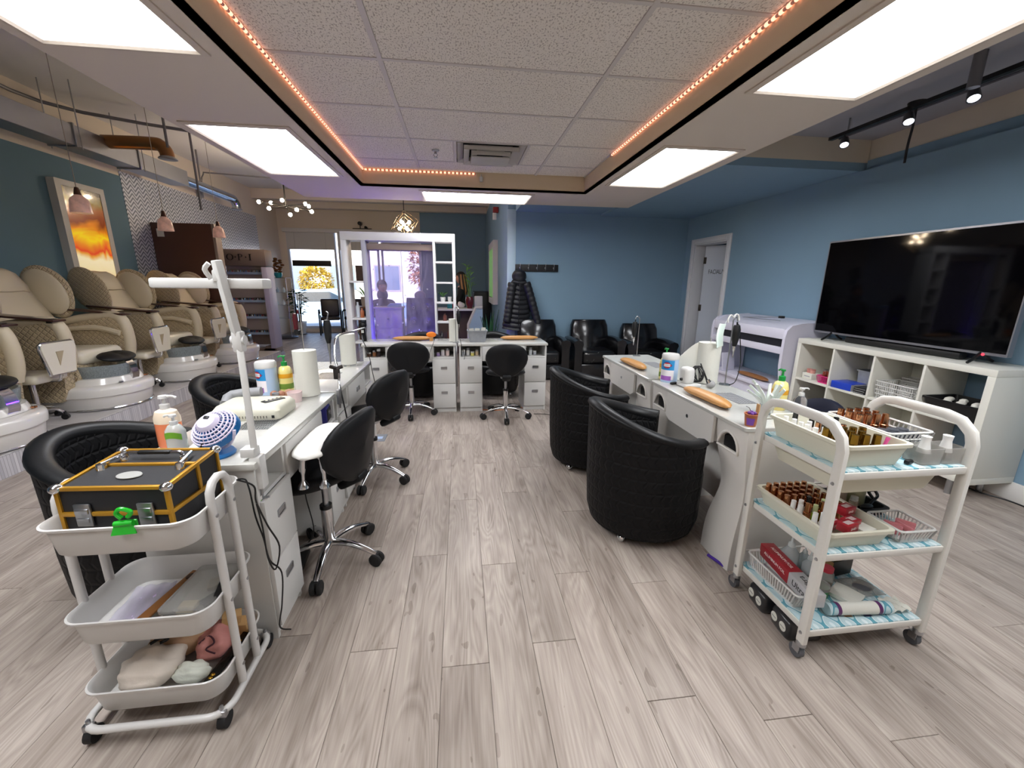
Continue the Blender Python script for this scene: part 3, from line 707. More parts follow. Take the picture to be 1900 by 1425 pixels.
# ================================================================ salon furniture
DT = .765
def cut(o, cutter, m=None):
    """take the cutter's volume out of o"""
    c = cutter.build('cutter', m or o.data.materials[0], None, ang=0)
    md = o.modifiers.new('b', 'BOOLEAN'); md.object = c; md.operation = 'DIFFERENCE'; md.solver = 'EXACT'
    dg = bpy.context.evaluated_depsgraph_get(); dg.update()
    me = bpy.data.meshes.new_from_object(o.evaluated_get(dg)); o.modifiers.clear(); o.data = me
    bpy.data.objects.remove(c); return o
CUBBY = mat('cubby_shadow_board', 'D8D6D2', .5)
def nail_desk(w=1.0, d=.43):
    """front towards -y, origin at middle of front edge on the floor"""
    t = thing('manicure_desk', '', 'desk', group='white manicure desks with quartz tops')
    Bx('desktop', MARBLE, t, -w/2, w/2, -.012, d, DT-.026, DT, bev=.004)
    for s in (-1, 1):
        xa, xb = (-w/2+.012, -w/2+.26) if s < 0 else (w/2-.26, w/2-.012)
        # carcass: two sides, bottom shelf under cubby, back
        q = MB(); q.bx(xa, xa+.018, 0, d-.02, 0, DT-.026); q.bx(xb-.018, xb, 0, d-.02, 0, DT-.026); q.bx(xa+.018, xb-.018, d-.04, d-.02, .0, DT-.026); q.bx(xa+.018, xb-.018, .0, d-.04, .605, .62); q.bx(xa+.018, xb-.018, .01, d-.04, 0, .05)
        q.build('pedestal', WHITE, t, ang=20)
        for z0, z1 in ((.333, .603), (.055, .328)):
            dr = Bx('drawer', WHITE, t, xa+.004, xb-.004, -.018, .0, z0, z1, bev=.003)
            cx, cz = (xa+xb)/2, z0+(z1-z0)*.63
            q = MB(); o_ = rrect(.068, .032, .004, 2, cx, cz); i_ = rrect(.056, .02, .003, 2, cx, cz)
            q.loft([[(x, -.018, z) for x, z in o_], [(x, -.023, z) for x, z in o_], [(x, -.022, z) for x, z in i_], [(x, -.0185, z) for x, z in i_]], cap=False)
            q.bx(cx-.03, cx+.03, -.0195, -.0185, cz-.012, cz+.012)
            q.build('handle', STEEL, dr, ang=30)
    # apron drawer
    dr = Bx('apron_drawer', WHITE, t, -w/2+.262, w/2-.262, -.012, .01, .575, DT-.028, bev=.003)
    Bx('drawer_box', WHITE, t, -w/2+.27, w/2-.27, .01, d-.08, .60, DT-.03, bev=.002)
    return t, dr
def hdl(dr, cx, cz, y=-.012):
    q = MB(); o_ = rrect(.075, .034, .004, 2, cx, cz); i_ = rrect(.062, .022, .003, 2, cx, cz)
    q.loft([[(x, y, z) for x, z in o_], [(x, y-.005, z) for x, z in o_], [(x, y-.004, z) for x, z in i_], [(x, y-.0005, z) for x, z in i_]], cap=False); q.bx(cx-.033, cx+.033, y-.0015, y-.0005, cz-.013, cz+.013)
    q.build('handle', STEEL, dr, ang=30)
dA, apron = nail_desk(.985); dA.location = (-.545, 4.42, 0); dA['label'] = 'left one of the two white desks at the back, with dark things in its cubby'
hdl(apron, 0, .66)
d2 = dup(dA, (.458, 4.415, 0), label='right one of the two white desks at the back, with jars in its cubby')
dn = dup(dA, (-.752, 1.945, 0), PI/2, 'white quartz-topped desk at left foreground, nearest the black and gold case')
df = dup(dA, (-.752, 2.955, 0), PI/2, 'white quartz-topped desk farther along the left row with a paper roll at its far end')
# grey privacy sides in the knee space of the back desks
# ---- right hand desks, moulded
DW = mat('moulded_white', 'DEDAD4', .3, coat=.3, var=.03, vscale=2)
DARKIN = mat('dark_vent_inside', '1A1A1C', .6)
def moulded_desk():
    """client side towards -x; origin at middle of client edge"""
    t = thing('moulded_desk', '', 'desk', group='moulded white manicure desks')
    w, d = .975, .45
    q = MB()
    out = [(0, -w/2), (d, -w/2), (d, w/2), (0, w/2)]
    q.loft([[(x, y, z) for x, y in rrect(d, w, .02, 3, d/2, 0)] for z in (DT-.02, DT-.004)]+[[(x, y, DT) for x, y in rrect(d-.008, w-.008, .018, 3, d/2, 0)]]); q.build('desktop', MARBLE, t, ang=40)
    for s in (-1, 1):
        prof = []
        def ew(z):   # inner edge distance from the desk end by height
            return .245-.055*math.exp(-((z-.42)/.16)**2)+.0*z
        N = 18
        a = [(.004, 0)]+[(ew(z), z) for z in [k/N*(DT-.02) for k in range(N+1)]]+[(.004, DT-.02)]
        q = MB()
        rings = []
        for k in range(N+1):
            z = k/N*(DT-.02); e = ew(z); fx = .012+.028*math.exp(-((z-.40)/.2)**2)
            y0, y1 = s*(w/2-.004), s*(w/2-e)
            rings.append([(fx+.006, y0, z), (d-.04, y0, z), (d-.04, y1, z), (fx+.012, y1, z), (fx, y1+s*.014, z), (fx, y0-s*.02, z)])
        q.loft(rings); pe = q.build('pedestal', DW, t, ang=50)
        c = MB(); dshape = []
        cy = s*(w/2-.128); cz = .655
        for k in range(13):
            a_ = PI*k/12; dshape.append((cy+.078*math.cos(a_), cz-.045+.09*math.sin(a_)))
        dshape = [(y, z) for y, z in dshape]
        pts = dshape
        c.loft([[(-.02, y, z) for y, z in pts], [(.12, y, z) for y, z in pts]])
        cut(pe, c)
        q = MB(); q.tube([(.015, y, z) for y, z in pts], .007, 8, loop=True); q.build('cutout_rim', DW, t)
        q = MB(); q.loft([[(.121, y, z) for y, z in pts], [(.135, y, z) for y, z in pts]]); q.build('cutout_shade', DARKIN, t)  # dark panel closing the cutout, standing in for its shaded inside
        q = MB(); q.box((.075, cy, cz-.035), (.085, .125, .10), bev=.01); q.build('exhaust_tray', BLACKP, t)
    q = MB(); q.prism([(-.245, .60), (-.245, DT-.02), (.245, DT-.02), (.245, .60), (.2, .575), (-.2, .575)], .016, Matrix.Rotation(PI/2, 4, 'Z') @ Matrix.Rotation(PI/2, 4, 'X')); dr = q.build('apron_drawer', DW, t, ang=30)
    q = MB(); q.lathe([(0, 0), (.011, 0), (.011, .006), (0, .006)], n=14); q.tr(q.bm.verts[:], Matrix.Translation((.004, 0, .665)) @ Matrix.Rotation(-PI/2, 4, 'Y')); q.build('lock', STEEL, dr)
    Bx('drawer_box', DW, t, .02, d-.04, -.235, .235, .60, DT-.022, bev=.002)
    q = MB()
    for k in range(16):
        a0 = -.12+k*.015
        q.bx(.225, .335, a0, a0+.006, DT+.0003, DT+.003)
    for k in range(7):
        q.bx(.225+k*.018, .231+k*.018, -.12, .111, DT+.0003, DT+.002)
    q.build('grille', GREY, t, ang=0)
    Bx('foot_shelf', DW, t, .25, .27, -.235, .235, .12, .5, bev=.002)
    return t
m0 = moulded_desk(); m0.location = (1.292, 2.12, 0); m0['label'] = 'nearer moulded white desk on the right, beside the three-tier bottle trolley'
dup(m0, (1.292, 3.125, 0), label='farther moulded white desk on the right, with a hanging drill stand')
# grilles in the left quartz tops
def vent_grille(parent, x0, x1, y0, y1):
    Bx('grille_shade_plate', mat('grille_dark', '4A4A4C', .6), parent, x0, x1, y0, y1, DT+.0002, DT+.0008, bev=0)  # dark plate on the flat top, standing in for shade under the bars
    q = MB(); n = 14
    for k in range(n):
        y = y0+(y1-y0)*k/n
        q.bx(x0, x1, y, y+(y1-y0)/n*.4, DT+.0004, DT+.003)
    for k in range(9):
        x = x0+(x1-x0)*k/8
        q.bx(x-.002, x+.002, y0, y1, DT+.0004, DT+.002)
    q.build('grille', STEEL, parent, ang=0)
vent_grille(dn, -.12, .12, .10, .24); vent_grille(df, -.15, .05, .10, .24)
vent_grille(dA, -.1, .1, .2, .3)

# ---- black tub chairs
TUBQ = quilt('black_chevron_quilt', '0B0B0D', .58, .05, 'chev', .006)
TUBS = mat('black_smooth_leather', '0E0F11', .42, spec=.35, bump=.08, bscale=250)
def tub_chair():
    """opens towards +x"""
    t = thing('tub_chair', '', 'armchair', group='black quilted tub chairs')
    A = math.radians(128); N = 40
    def top(a): u = min(1, abs(a)/A); return .765-.15*(u*u*(3-2*u))
    outer, rim, inner = MB(), MB(), MB()
    O, Rm, I = [], [], []
    for k in range(N+1):
        a = -A+2*A*k/N; c, s = -math.cos(a), math.sin(a); h = top(a)
        def P(r, z): return (r*c, r*s*1.0, z)
        O.append([P(.30, .055), P(.318, .12), P(.328, .3), P(.335, h-.05), P(.336, h-.03), P(.30, h-.03), P(.29, .055)])
        rp = [P(.333, h-.035), P(.345, h-.018), P(.34, h-.002), P(.318, h+.008), P(.29, h+.004), P(.268, h-.008), P(.258, h-.03), P(.264, h-.05), P(.30, h-.045)]
        Rm.append(rp)
        I.append([P(.302, h-.03), P(.265, h-.03), P(.252, h-.1), P(.25, .36), P(.302, .36)])
    outer.loft(O); outer.build('outer_shell', TUBQ, t, ang=60)
    rim.loft(Rm); rim.build('rim', TUBS, t, ang=70)
    inner.loft(I); inner.build('inner_back', TUBQ, t, ang=60)
    q = MB(); q.lathe([(0, .40), (.225, .405), (.247, .43), (.247, .455), (.225, .475), (0, .485)], n=36); q.build('seat', TUBS, t)
    F = []
    q = MB(); B_ = math.radians(52); fr = []
    for k in range(13):
        a = -B_+2*B_*k/12; c, s = math.cos(a), math.sin(a)
        fr.append([(.30*c, .30*s, .055), (.318*c, .318*s, .12), (.322*c, .322*s, .38), (.30*c, .30*s, .41), (.28*c, .28*s, .41), (.28*c, .28*s, .055)])
    q.loft(fr); q.build('front_panel', TUBS, t, ang=60)
    for k in range(4):
        a = PI/4+k*PI/2; x, y = .265*math.cos(a), .265*math.sin(a)
        q = MB(); q.ell((x, y, .024), .024, 12, 8); q.cyl((x, y, .04), (x, y, .058), .016, n=10); q.build('caster', CHROME, t)
    return t
nodes_of(TUBQ)[2].inputs['Specular IOR Level'].default_value = .25
t0 = tub_chair(); t0.location = (1.055, 2.12, 0); t0['label'] = 'nearest black tub chair on the right, its quilted back large in view'
dup(t0, (1.02, 3.02, 0), -.1, 'second black tub chair on the right, partly hidden behind the nearest one')
dup(t0, (-1.43, 1.91, 0), .06, 'big black tub chair at left foreground behind the black and gold case')
dup(t0, (-1.45, 2.96, 0), -.05, 'smaller-looking black tub chair on the left beyond the white dryer box')
dup(t0, (-.50, 5.21, 0), -PI/2, 'black tub chair behind the left back desk, only its top and legs in view')
dup(t0, (.42, 5.22, 0), -PI/2, 'black tub chair behind the right back desk below the hanging coat')

# ---- technician stools
STL = mat('stool_vinyl', '101114', .5, spec=.35, bump=.12, bscale=300)
def tech_stool():
    """sitter faces +x, backrest at -x"""
    t = thing('technician_stool', '', 'stool', group='black technician stools on chrome star bases')
    q = MB(); R = []
    for z, r in ((.445, .0001), (.447, .12), (.46, .185), (.485, .205), (.505, .195), (.512, .14), (.505, .0001)):
        R.append([(.03+r*math.cos(2*PI*k/28)*1.0, r*math.sin(2*PI*k/28)*1.03, z+.03*max(0, -math.cos(2*PI*k/28))*(r/.2)) for k in range(28)])
    q.loft(R); q.build('seat', STL, t, ang=70)
    # heart shaped wide back, curved round the sitter
    N = 30; fr, bk = [], []
    q = MB(); R = []
    for ring, (kk, off) in enumerate(((.0, -.0), (.6, .0), (.93, .004), (1.0, .02), (.97, .042), (.75, .056), (.0, .058))):
        row = []
        for k in range(N):
            a = 2*PI*k/N; c, s = math.cos(a), math.sin(a)
            w = .215*(abs(c)**.82)*(1 if c > 0 else -1); h = .165*(abs(s)**.85)*(1 if s > 0 else -1)
            if s < 0: w *= (1-.36*abs(s)**1.4); h *= 1.1
            y, z = kk*w, .66+kk*h
            x = -.235+1.3*y*y+.14*(z-.62)*-1
            row.append((x+off, y, z))
        R.append(row)
    q.loft(R); q.build('backrest', STL, t, ang=70)
    q = MB(); q.box((-.16, 0, .47), (.14, .09, .05), ry=.5, bev=.02); q.build('back_neck', STL, t)
    q = MB(); q.lathe([(.0, .45), (.06, .45), (.055, .43), (.014, .425), (.014, .29), (.0, .29)], n=18); q.build('gas_post', STEEL, t)
    q = MB(); q.lathe([(0, .30), (.026, .30), (.027, .115), (.022, .09), (0, .09)], n=20); q.build('column', CHROME, t)
    q = MB(); q.lathe([(0, .315), (.029, .315), (.029, .295), (0, .295)], n=18); q.build('collar', BLACKP, t)
    for k in range(5):
        a = PI+2*PI*k/5; c, s = math.cos(a), math.sin(a)
        q = MB(); R = []
        for u in range(6):
            f = u/5; r = .02+.235*f; z = .105-.045*f**1.6+.012*math.sin(PI*f); wd = .021-.008*f; th = .016-.006*f
            R.append([(r*c-wd*s*b_, r*s+wd*c*b_, z+th*d_) for b_, d_ in ((-1, -.6), (1, -.6), (1, .4), (.5, 1), (-.5, 1), (-1, .4))])
        q.loft(R); lg = q.build('base_leg', CHROME, t, ang=50)
        x, y = .252*c, .252*s
        q = MB(); q.cyl((x, y, .035), (x, y, .065), .012, n=10)
        for sd in (-1, 1):
            q.lathe([(0, -.009), (.026, -.011), (.033, -.006), (.033, .006), (.026, .011), (0, .009)], n=16)
            vs = q.bm.verts[-(4*16+2):]
            q.tr(vs, Matrix.Translation((x-sd*.015*s, y+sd*.015*c, .033)) @ Matrix.Rotation(a, 4, 'Z') @ Matrix.Rotation(PI/2, 4, 'X'))
        q.build('caster', RUBBER, t)
    return t
ts = tech_stool(); ts.location = (-.545, 4.40, 0); ts.rotation_euler = (0, 0, PI/2+.04); ts['label'] = 'black heart-backed stool at the left back desk'
for o in ts.children:
    pass
dup(ts, (.46, 4.19, 0), PI/2-.05, 'black heart-backed stool standing out in front of the right back desk')
dup(ts, (-.69, 1.952, 0), PI-.28, 'black stool in left foreground with a white arm rest on its seat')
dup(ts, (-.64, 2.87, 0), PI-.5, 'black stool farther along the left desks, behind the nearest one')

# ---- arm rests
CW = mat('white_pad_vinyl', 'EDEBE6', .35, coat=.2)
t = thing('arm_rest', 'white padded arm rest on chrome feet standing on the black stool seat', 'arm rest', (-.655, 1.885, .516), PI/2)
q = MB(); R = []
for u in range(13):
    x = -.22+.44*u/12; e = math.sqrt(max(.02, 1-(abs(x)/.224)**4)); R.append([(x, .084*e*math.cos(2*PI*k/16), .168+(.03 if math.sin(2*PI*k/16) > 0 else .022)*e*math.sin(2*PI*k/16)) for k in range(16)])
q.loft(R); q.build('pad', CW, t, ang=70)
for s in (-1, 1):
    for yy in (-.045, .045):
        q = MB(); q.tube([(s*.13, yy*.8, .152), (s*.135, yy*.95, .10), (s*.14, yy, .03)], [.024, .015, .009], 12, sub=4); q.lathe([(0, .001), (.026, .001), (.022, .014), (.01, .032), (0, .034)], (s*.14, yy, 0), 16); q.build('leg', CHROME, t)
def cushion(loc, rz, label, L=.42, w=.095, h=.052, m=ORANGE, group='tan arm cushions'):
    q = MB(); R = []
    for u in range(15):
        x = -L/2+L*u/14; e = max(.02, 1-(abs(x)/(L/2+.001))**3.2)**.5; b_ = .02*(x/(L/2))**2
        R.append([(x, b_*.9+w/2*e*math.cos(2*PI*k/16), h*.45+h*.5*e*math.sin(2*PI*k/16)*(1 if math.sin(2*PI*k/16) > 0 else .85)) for k in range(16)])
    q.loft(R); o = q.build('arm_cushion', m, None, ang=80, loc=loc, rz=rz); tag(o, label, 'cushion', group); return o
cushion((1.375, 3.08, DT), PI/2+.03, 'tan arm cushion lying on the farther right desk')
cushion((1.385, 2.085, DT), PI/2+.03, 'large tan arm cushion lying on the nearer right desk')
cushion((-.545, 4.70, DT), 0, 'tan arm cushion on the left back desk', .44)
cushion((.675, 4.70, DT), 0, 'tan arm cushion on the right back desk below the hanging coat', .44)
cushion((3.33, 4.22, .375), PI/2, 'brown arm cushion lying low in the nail drying station', .5, .1, .05, mat('brown_vinyl', '8E5F38', .4))
cushion((-.875, 1.93, .515), PI/2, 'tan cushion tucked under the drawer of the nearest left desk', .36, .1, .05, mat('tan_satin', 'B07A44', .35))
# ================================================================ containers and small goods
def bin_(name, label, cat, loc, w, d, h, m, rz=0, taper=.85, r=.02, th=.004, group=None, rim=.008):
    """open tub, origin at middle of its bottom"""
    t = thing(name, label, cat, loc, rz, group)
    def R(k, z, e=0): return [(x, y, z) for x, y in rrect(w*k+e*2, d*k+e*2, r, 4)]
    q = MB(); q.loft([R(taper, 0), R(1, h-.012), R(1, h-.012, rim), R(1, h, rim), R(1, h, -th), R(taper, th, -th), ]); q.build('tub', m, t, ang=50); return t
def basket(name, label, cat, loc, w, d, h, m, rz=0, taper=.86, group=None, pitch=.014, rows=1):
    t = thing(name, label, cat, loc, rz, group)
    def rect(k): return [(-w/2*k, -d/2*k), (w/2*k, -d/2*k), (w/2*k, d/2*k), (-w/2*k, d/2*k)]
    q = MB(); q.tube([(x, y, h-.004) for x, y in rrect(w, d, .015, 3)], .0045, 6, loop=True); q.build('rim', m, t)
    q = MB(); q.loft([[(x, y, 0) for x, y in rrect(w*taper, d*taper, .01, 2)], [(x, y, .012) for x, y in rrect(w*(taper+.01), d*(taper+.01), .01, 2)], [(x, y, .012) for x, y in rrect(w*(taper+.01)-.006, d*(taper+.01)-.006, .01, 2)], [(x, y, .003) for x, y in rrect(w*taper-.006, d*taper-.006, .01, 2)]]); q.build('bottom', m, t)
    q = MB()
    A, B = rect(taper), rect(1)
    for k in range(4):
        a0, a1, b0, b1 = Vector((*A[k], .008)), Vector((*A[(k+1) % 4], .008)), Vector((*B[k], h-.006)), Vector((*B[(k+1) % 4], h-.006))
        n = max(3, int((b1-b0).length/pitch))
        for i in range(n+1):
            u = i/n; q.tube([a0.lerp(a1, u), b0.lerp(b1, u)], .0032, 4)
        for rr_ in range(1, rows):
            u = rr_/rows; q.tube([a0.lerp(b0, u), a1.lerp(b1, u)], .004, 4)
    o = q.build('slats', m, t, ang=0); o['kind'] = 'stuff'
    return t
def proto(name, cat, parts, group):
    """parts: (part name, profile list (r,z), material, n)"""
    t = thing(name, '', cat, group=group)
    for pn, prof, m, nn in parts:
        q = MB(); q.lathe(prof, n=nn); q.build(pn, m, t, ang=45)
    return t
USED = set()
def put(p, loc, label, rz=0, s=None):
    if p.name not in USED:
        USED.add(p.name); p.location = loc; p.rotation_euler = (0, 0, rz); p['label'] = label; r = p
    else:
        r = dup(p, loc, rz, label)
    if s: r.scale = (s, s, s)
    return r

# ---------------------------------------------------------------- left desks: goods on top
LOTION = [('body', [(0, 0), (.036, 0), (.038, .01), (.038, .12), (.03, .145), (.014, .155), (0, .155)], YELLOWL, 24), ('label_band', [(.0386, .085), (.0389, .087), (.0389, .108), (.0386, .11)], mat('orange_band', 'E0A020', .4), 24), ('leaf_label', [(.0386, .02), (.0389, .022), (.0389, .05), (.0386, .052)], mat('green_band', '6E8C34', .4), 24), ('cap', [(0, .153), (.016, .153), (.016, .178), (.006, .182), (.005, .205), (.011, .206), (.011, .214), (0, .215)], GREENP, 16)]
def nozzle(t, z, m, L=.03, r=.0045):
    q = MB(); q.tube([(0, 0, z), (L*.6, 0, z+.002), (L, 0, z-.006)], r, 8, sub=3); q.build('nozzle', m, t)
lp = proto('lotion_bottle', 'bottle', LOTION, 'yellow lotion bottles with green pumps'); nozzle(lp, .21, GREENP)
put(lp, (-1.03, 2.50, DT), 'yellow lotion bottle with a green pump between the wipes tub and the tall paper roll', PI)
put(lp, (1.40, 2.63, DT), 'yellow lotion bottle half hidden behind the wipes tub on the right desks', PI/2)
put(lp, (1.665, 1.90, DT), 'yellow lotion bottle with a green pump beside the glove hand on the right desk', PI*.5)
LBL = mat('wipes_label_blue', '2E93CF', .35); LILAC = mat('wipes_label_lilac', 'C9B8D8', .35); TUBB = mat('wipes_tub_pale', 'B4CBE6', .3)
wp = proto('wipes_tub', 'wipes tub', [('body', [(0, 0), (.052, 0), (.054, .01), (.054, .155), (0, .155)], TUBB, 32), ('lid', [(0, .155), (.056, .155), (.056, .182), (.05, .19), (0, .192)], WPLAST, 32)], 'disinfecting wipes tubs')
for (a0, a1, z0, z1, m) in ((2.6, 4.5, .085, .15, LBL), (2.6, 4.5, .02, .085, mat('wipes_label_white', 'EFE9EC', .4)), (2.8, 4.2, .015, .045, mat('wipes_label_violet', '9C5FB5', .4))):
    e = .0006 if m is LBL else .0007 if z0 == .02 else .0011
    q = MB(); q.grid(lambda u, v: ((.054+e)*math.cos(a0+(a1-a0)*u), (.054+e)*math.sin(a0+(a1-a0)*u), z0+(z1-z0)*v), 14, 2); q.build('label', m, wp)
# pointed emblem: red rim, blue field, white bar
def wrapflat(name, poly, m, e):
    xs = [p[0] for p in poly]; x0, x1 = min(xs), max(xs); N = 14; q = MB(); R = []
    for k in range(N+1):
        x = min(max(x0+(x1-x0)*k/N, x0+1e-5), x1-1e-5); zs = []
        for (ax, az), (bx_, bz) in zip(poly, poly[1:]+poly[:1]):
            if (ax-x)*(bx_-x) < 0: zs.append(az+(bz-az)*(x-ax)/(bx_-ax))
        a = 3.62+x/.054
        R.append([(r*math.cos(a), r*math.sin(a), z) for r, z in ((.054+e, min(zs)), (.054+e, max(zs)))])
    q.skin([q.ring(r) for r in R], close=False, cap=False); q.build(name, m, wp, ang=60)
wrapflat('emblem', [(-.034, .118), (-.012, .141), (.012, .141), (.034, .118), (.012, .095), (-.012, .095)], mat('emblem_blue', '2A4F9C', .4), .0009)
wrapflat('emblem_edge', [(-.029, .118), (-.01, .136), (.01, .136), (.031, .118), (.01, .1), (-.01, .1)], mat('emblem_red', 'CE3A34', .4), .0016)
wrapflat('emblem_bar', [(-.022, .109), (.02, .109), (.02, .127), (-.022, .127)], mat('emblem_white', 'F2F2F2', .4), .0023)
cu = text('lettering', 'CLOROX', .0125, mat('emblem_blue', '2A4F9C', .4), wp, Matrix.Translation((0, .118, 0)), .0)
for v in cu.data.vertices:
    a = 3.62+v.co.x*.72/.054; v.co = (.0568*math.cos(a), .0568*math.sin(a), v.co.y)
put(wp, (-1.115, 2.46, DT), 'wipes tub with a blue label on the left desks, behind the white dryer box', .5)
put(wp, (1.395, 2.56, DT), 'wipes tub with a blue label standing where the two right desks meet', .25)
# paper rolls on their rods
def paper_roll(label, loc, r=.062, h=.26, rod=.16, tilt=0):
    t = thing('paper_roll', label, 'paper roll', loc, 0, 'white paper towel rolls')
    q = MB(); q.lathe([(.02, .004), (r, .004), (r, h), (.02, h)], n=32); q.build('roll', PAPER, t, ang=30)
    q = MB(); q.lathe([(.0205, .006), (.019, .006), (.019, h-.002), (.0205, h-.002)], n=18); q.build('core', mat('cardboard', 'A88A68', .8), t)
    if rod:
        q = MB(); q.cyl((0, 0, .0), (0, 0, h+rod), .004, n=8); q.lathe([(0, 0), (.05, 0), (.05, .004), (0, .004)], n=24); q.build('rod', CHROME, t)
    return t
paper_roll('tall white paper roll with a rod, in the middle of the left desks', (-.875, 2.40, DT), .062, .26, .20)
paper_roll('white paper roll at the far end of the left desks', (-.885, 3.33, DT), .058, .24, .03)
q1 = paper_roll('white paper roll standing on the left back desk where the desks meet', (-.08, 4.60, DT), .05, .25, 0)
# rolls on the right desk: leaning unrolled sheet
t = paper_roll('leaning white paper roll with a loose sheet on the nearer right desk', (1.635, 2.51, DT), .07, .27, .03)
q = MB(); q.grid(lambda u, v: (-.07-.10*u, .02+.05*u, .27-.265*v-.11*(u**1.3)*(1-v)), 8, 8); q.build('loose_sheet', PAPER, t, solid=.002)

# LED dryer box
t = thing('nail_dryer_box', 'flat white dryer box with a black button panel on the nearest left desk', 'dryer', (-1.0, 2.05, DT), 0)
q = MB(); q.loft([[(x, y, z) for x, y in rrect(w, d, .02, 4)] for w, d, z in ((.29, .20, .0), (.30, .21, .008), (.30, .21, .045), (.27, .18, .066), (.25, .16, .07))]); q.build('housing', CREAMP, t, ang=40)
q = MB(); q.tube([(-.15, .02, .05), (-.15, .1, .075), (-.02, .12, .085)], [.02, .024, .024], 10, sub=3); q.build('hand_rest', GREY, t)
q = MB(); q.box((.085, .0, .0705), (.10, .038, .008), rz=.95, bev=.001); q.build('button_panel', BLACKP, t)
for k in range(4):
    q = MB(); q.lathe([(0, .0715), (.006, .0715), (.005, .075), (0, .075)], (.066+.012*k, -.026+.0165*k, .004), 10); q.build('button', mat('ivory_button', 'E8E2CC', .4), t)
for k in range(16):
    pass
q = MB()
for k in range(18): q.bx(-.13+.013*k, -.126+.013*k, -.1062, -.1045, .012, .024)
o = q.build('vent_slots', mat('slot_dark', '6E6A60', .7), t, ang=0); o['kind'] = 'stuff'
Bx('switch', BLACKP, t, .115, .128, -.1065, -.1045, .012, .026, bev=.001)
# pink candle cup and brown balls
t = thing('pink_cup', 'pale pink candle cup in front of the tall paper roll', 'cup', (-.90, 2.27, DT))
q = MB(); q.lathe([(0, 0), (.031, 0), (.038, .055), (.036, .056), (.03, .01), (0, .01)], n=24); q.build('glass', mat('pale_pink', 'DCC6C4', .4), t)
for k, (x, y, r, m) in enumerate(((-1.0, 2.34, .022, '9C6A50'), (-1.045, 2.36, .02, 'A87860'), (-.965, 2.36, .024, 'B08468'))):
    q = MB(); q.ell((0, 0, r), r, 14, 10); o = q.build('polishing_ball', mat('ball_'+m, m, .5), None, loc=(x, y, DT)); tag(o, 'small brown ball beside the yellow lotion bottle, '+('frontmost of three', 'left rear of three', 'largest of three')[k], 'ball', 'brown balls on the left desk')
t = thing('small_jar', 'tiny jar with a silver lid among the brown balls', 'jar', (-1.01, 2.30, DT))
q = MB(); q.lathe([(0, 0), (.016, 0), (.018, .03), (0, .03)], n=16); q.build('jar', mat('jar_brown', '8A5A44', .3), t)
q = MB(); q.lathe([(0, .03), (.018, .03), (.018, .042), (0, .043)], n=16); q.build('lid', STEEL, t)
# soap pumps
PEACH = mat('peach_soap', 'F08A5E', .2, coat=.3)
t = thing('soap_bottle', 'large pump bottle of peach soap at the end of the nearest left desk', 'bottle', (-1.135, 1.66, DT))
q = MB(); q.lathe([(0, 0), (.04, 0), (.044, .01), (.044, .11), (0, .111)], n=28, sy=.8); q.build('soap', PEACH, t)
q = MB(); q.lathe([(.0445, .10), (.0445, .12), (.036, .145), (.016, .155), (0, .155)], n=28, sy=.8); q.build('shoulder', mat('milky_plastic', 'EAD8C0', .3), t)
q = MB(); q.lathe([(0, .153), (.016, .153), (.016, .172), (.006, .175), (.006, .195), (.017, .196), (.015, .206), (0, .207)], n=16); q.tube([(0, 0, .202), (.03, 0, .203), (.045, 0, .196)], .005, 8, sub=3); q.build('pump', WPLAST, t)
t = thing('hand_gel_bottle', 'smaller clear pump bottle with a green label in front of the peach soap', 'bottle', (-1.075, 1.60, DT))
q = MB(); q.lathe([(0, 0), (.032, 0), (.035, .01), (.034, .085), (.022, .105), (.013, .11), (0, .11)], n=26, sy=.75); q.build('body', mat('clear_gel', 'DCE0DA', .15, trans=.4), t)
q = MB(); q.grid(lambda u, v: (.0355*math.cos(-2.6+2.0*u), .0355*.75*math.sin(-2.6+2.0*u), .052+.024*v+.010*math.sin(PI*u)), 14, 2); q.build('label', mat('lime_label', '6FA52E', .4), t)
q = MB(); q.lathe([(0, .108), (.013, .108), (.013, .122), (.005, .124), (.005, .138), (.013, .139), (.012, .147), (0, .148)], n=14); q.tube([(0, 0, .144), (-.022, 0, .144), (-.03, 0, .139)], .004, 8, sub=3); q.build('pump', WPLAST, t)
t = thing('tissue_stack', 'small stack of white wipes on the quartz top beside the clear gel bottle', 'wipes', (-1.0, 1.62, DT), .2)
for k in range(5): Bx('wipe', PAPER, t, -.05+.003*k, .05+.002*k, -.035, .035-.002*k, .004*k, .004*k+.0035, bev=.001)
# mini fan
LAV = mat('lavender_plastic', 'D6CFE6', .3)
FANB = mat('fan_blue', '1E6FB4', .3)
t = thing('desk_fan', 'small lavender and blue desk fan on the nearest left desk', 'fan', (-.93, 1.555, DT), -.25)
q = MB(); q.lathe([(0, 0), (.07, 0), (.072, .006), (.066, .014), (.02, .016), (0, .016)], n=28, sx=1.05); q.build('base', FANB, t)
q = MB(); q.box((0, 0, .032), (.06, .035, .03), bev=.006); q.build('pivot', LAV, t)
q = MB(); q.tube([(.02+.082*math.cos(a), 0, .108+.082*math.sin(a)) for a in [PI+.05+k*(PI-.1)/14 for k in range(15)]], .006, 8); q.build('yoke', LAV, t)
hd = Matrix.Translation((.02, 0, .11)) @ Matrix.Rotation(-.9, 4, 'X')
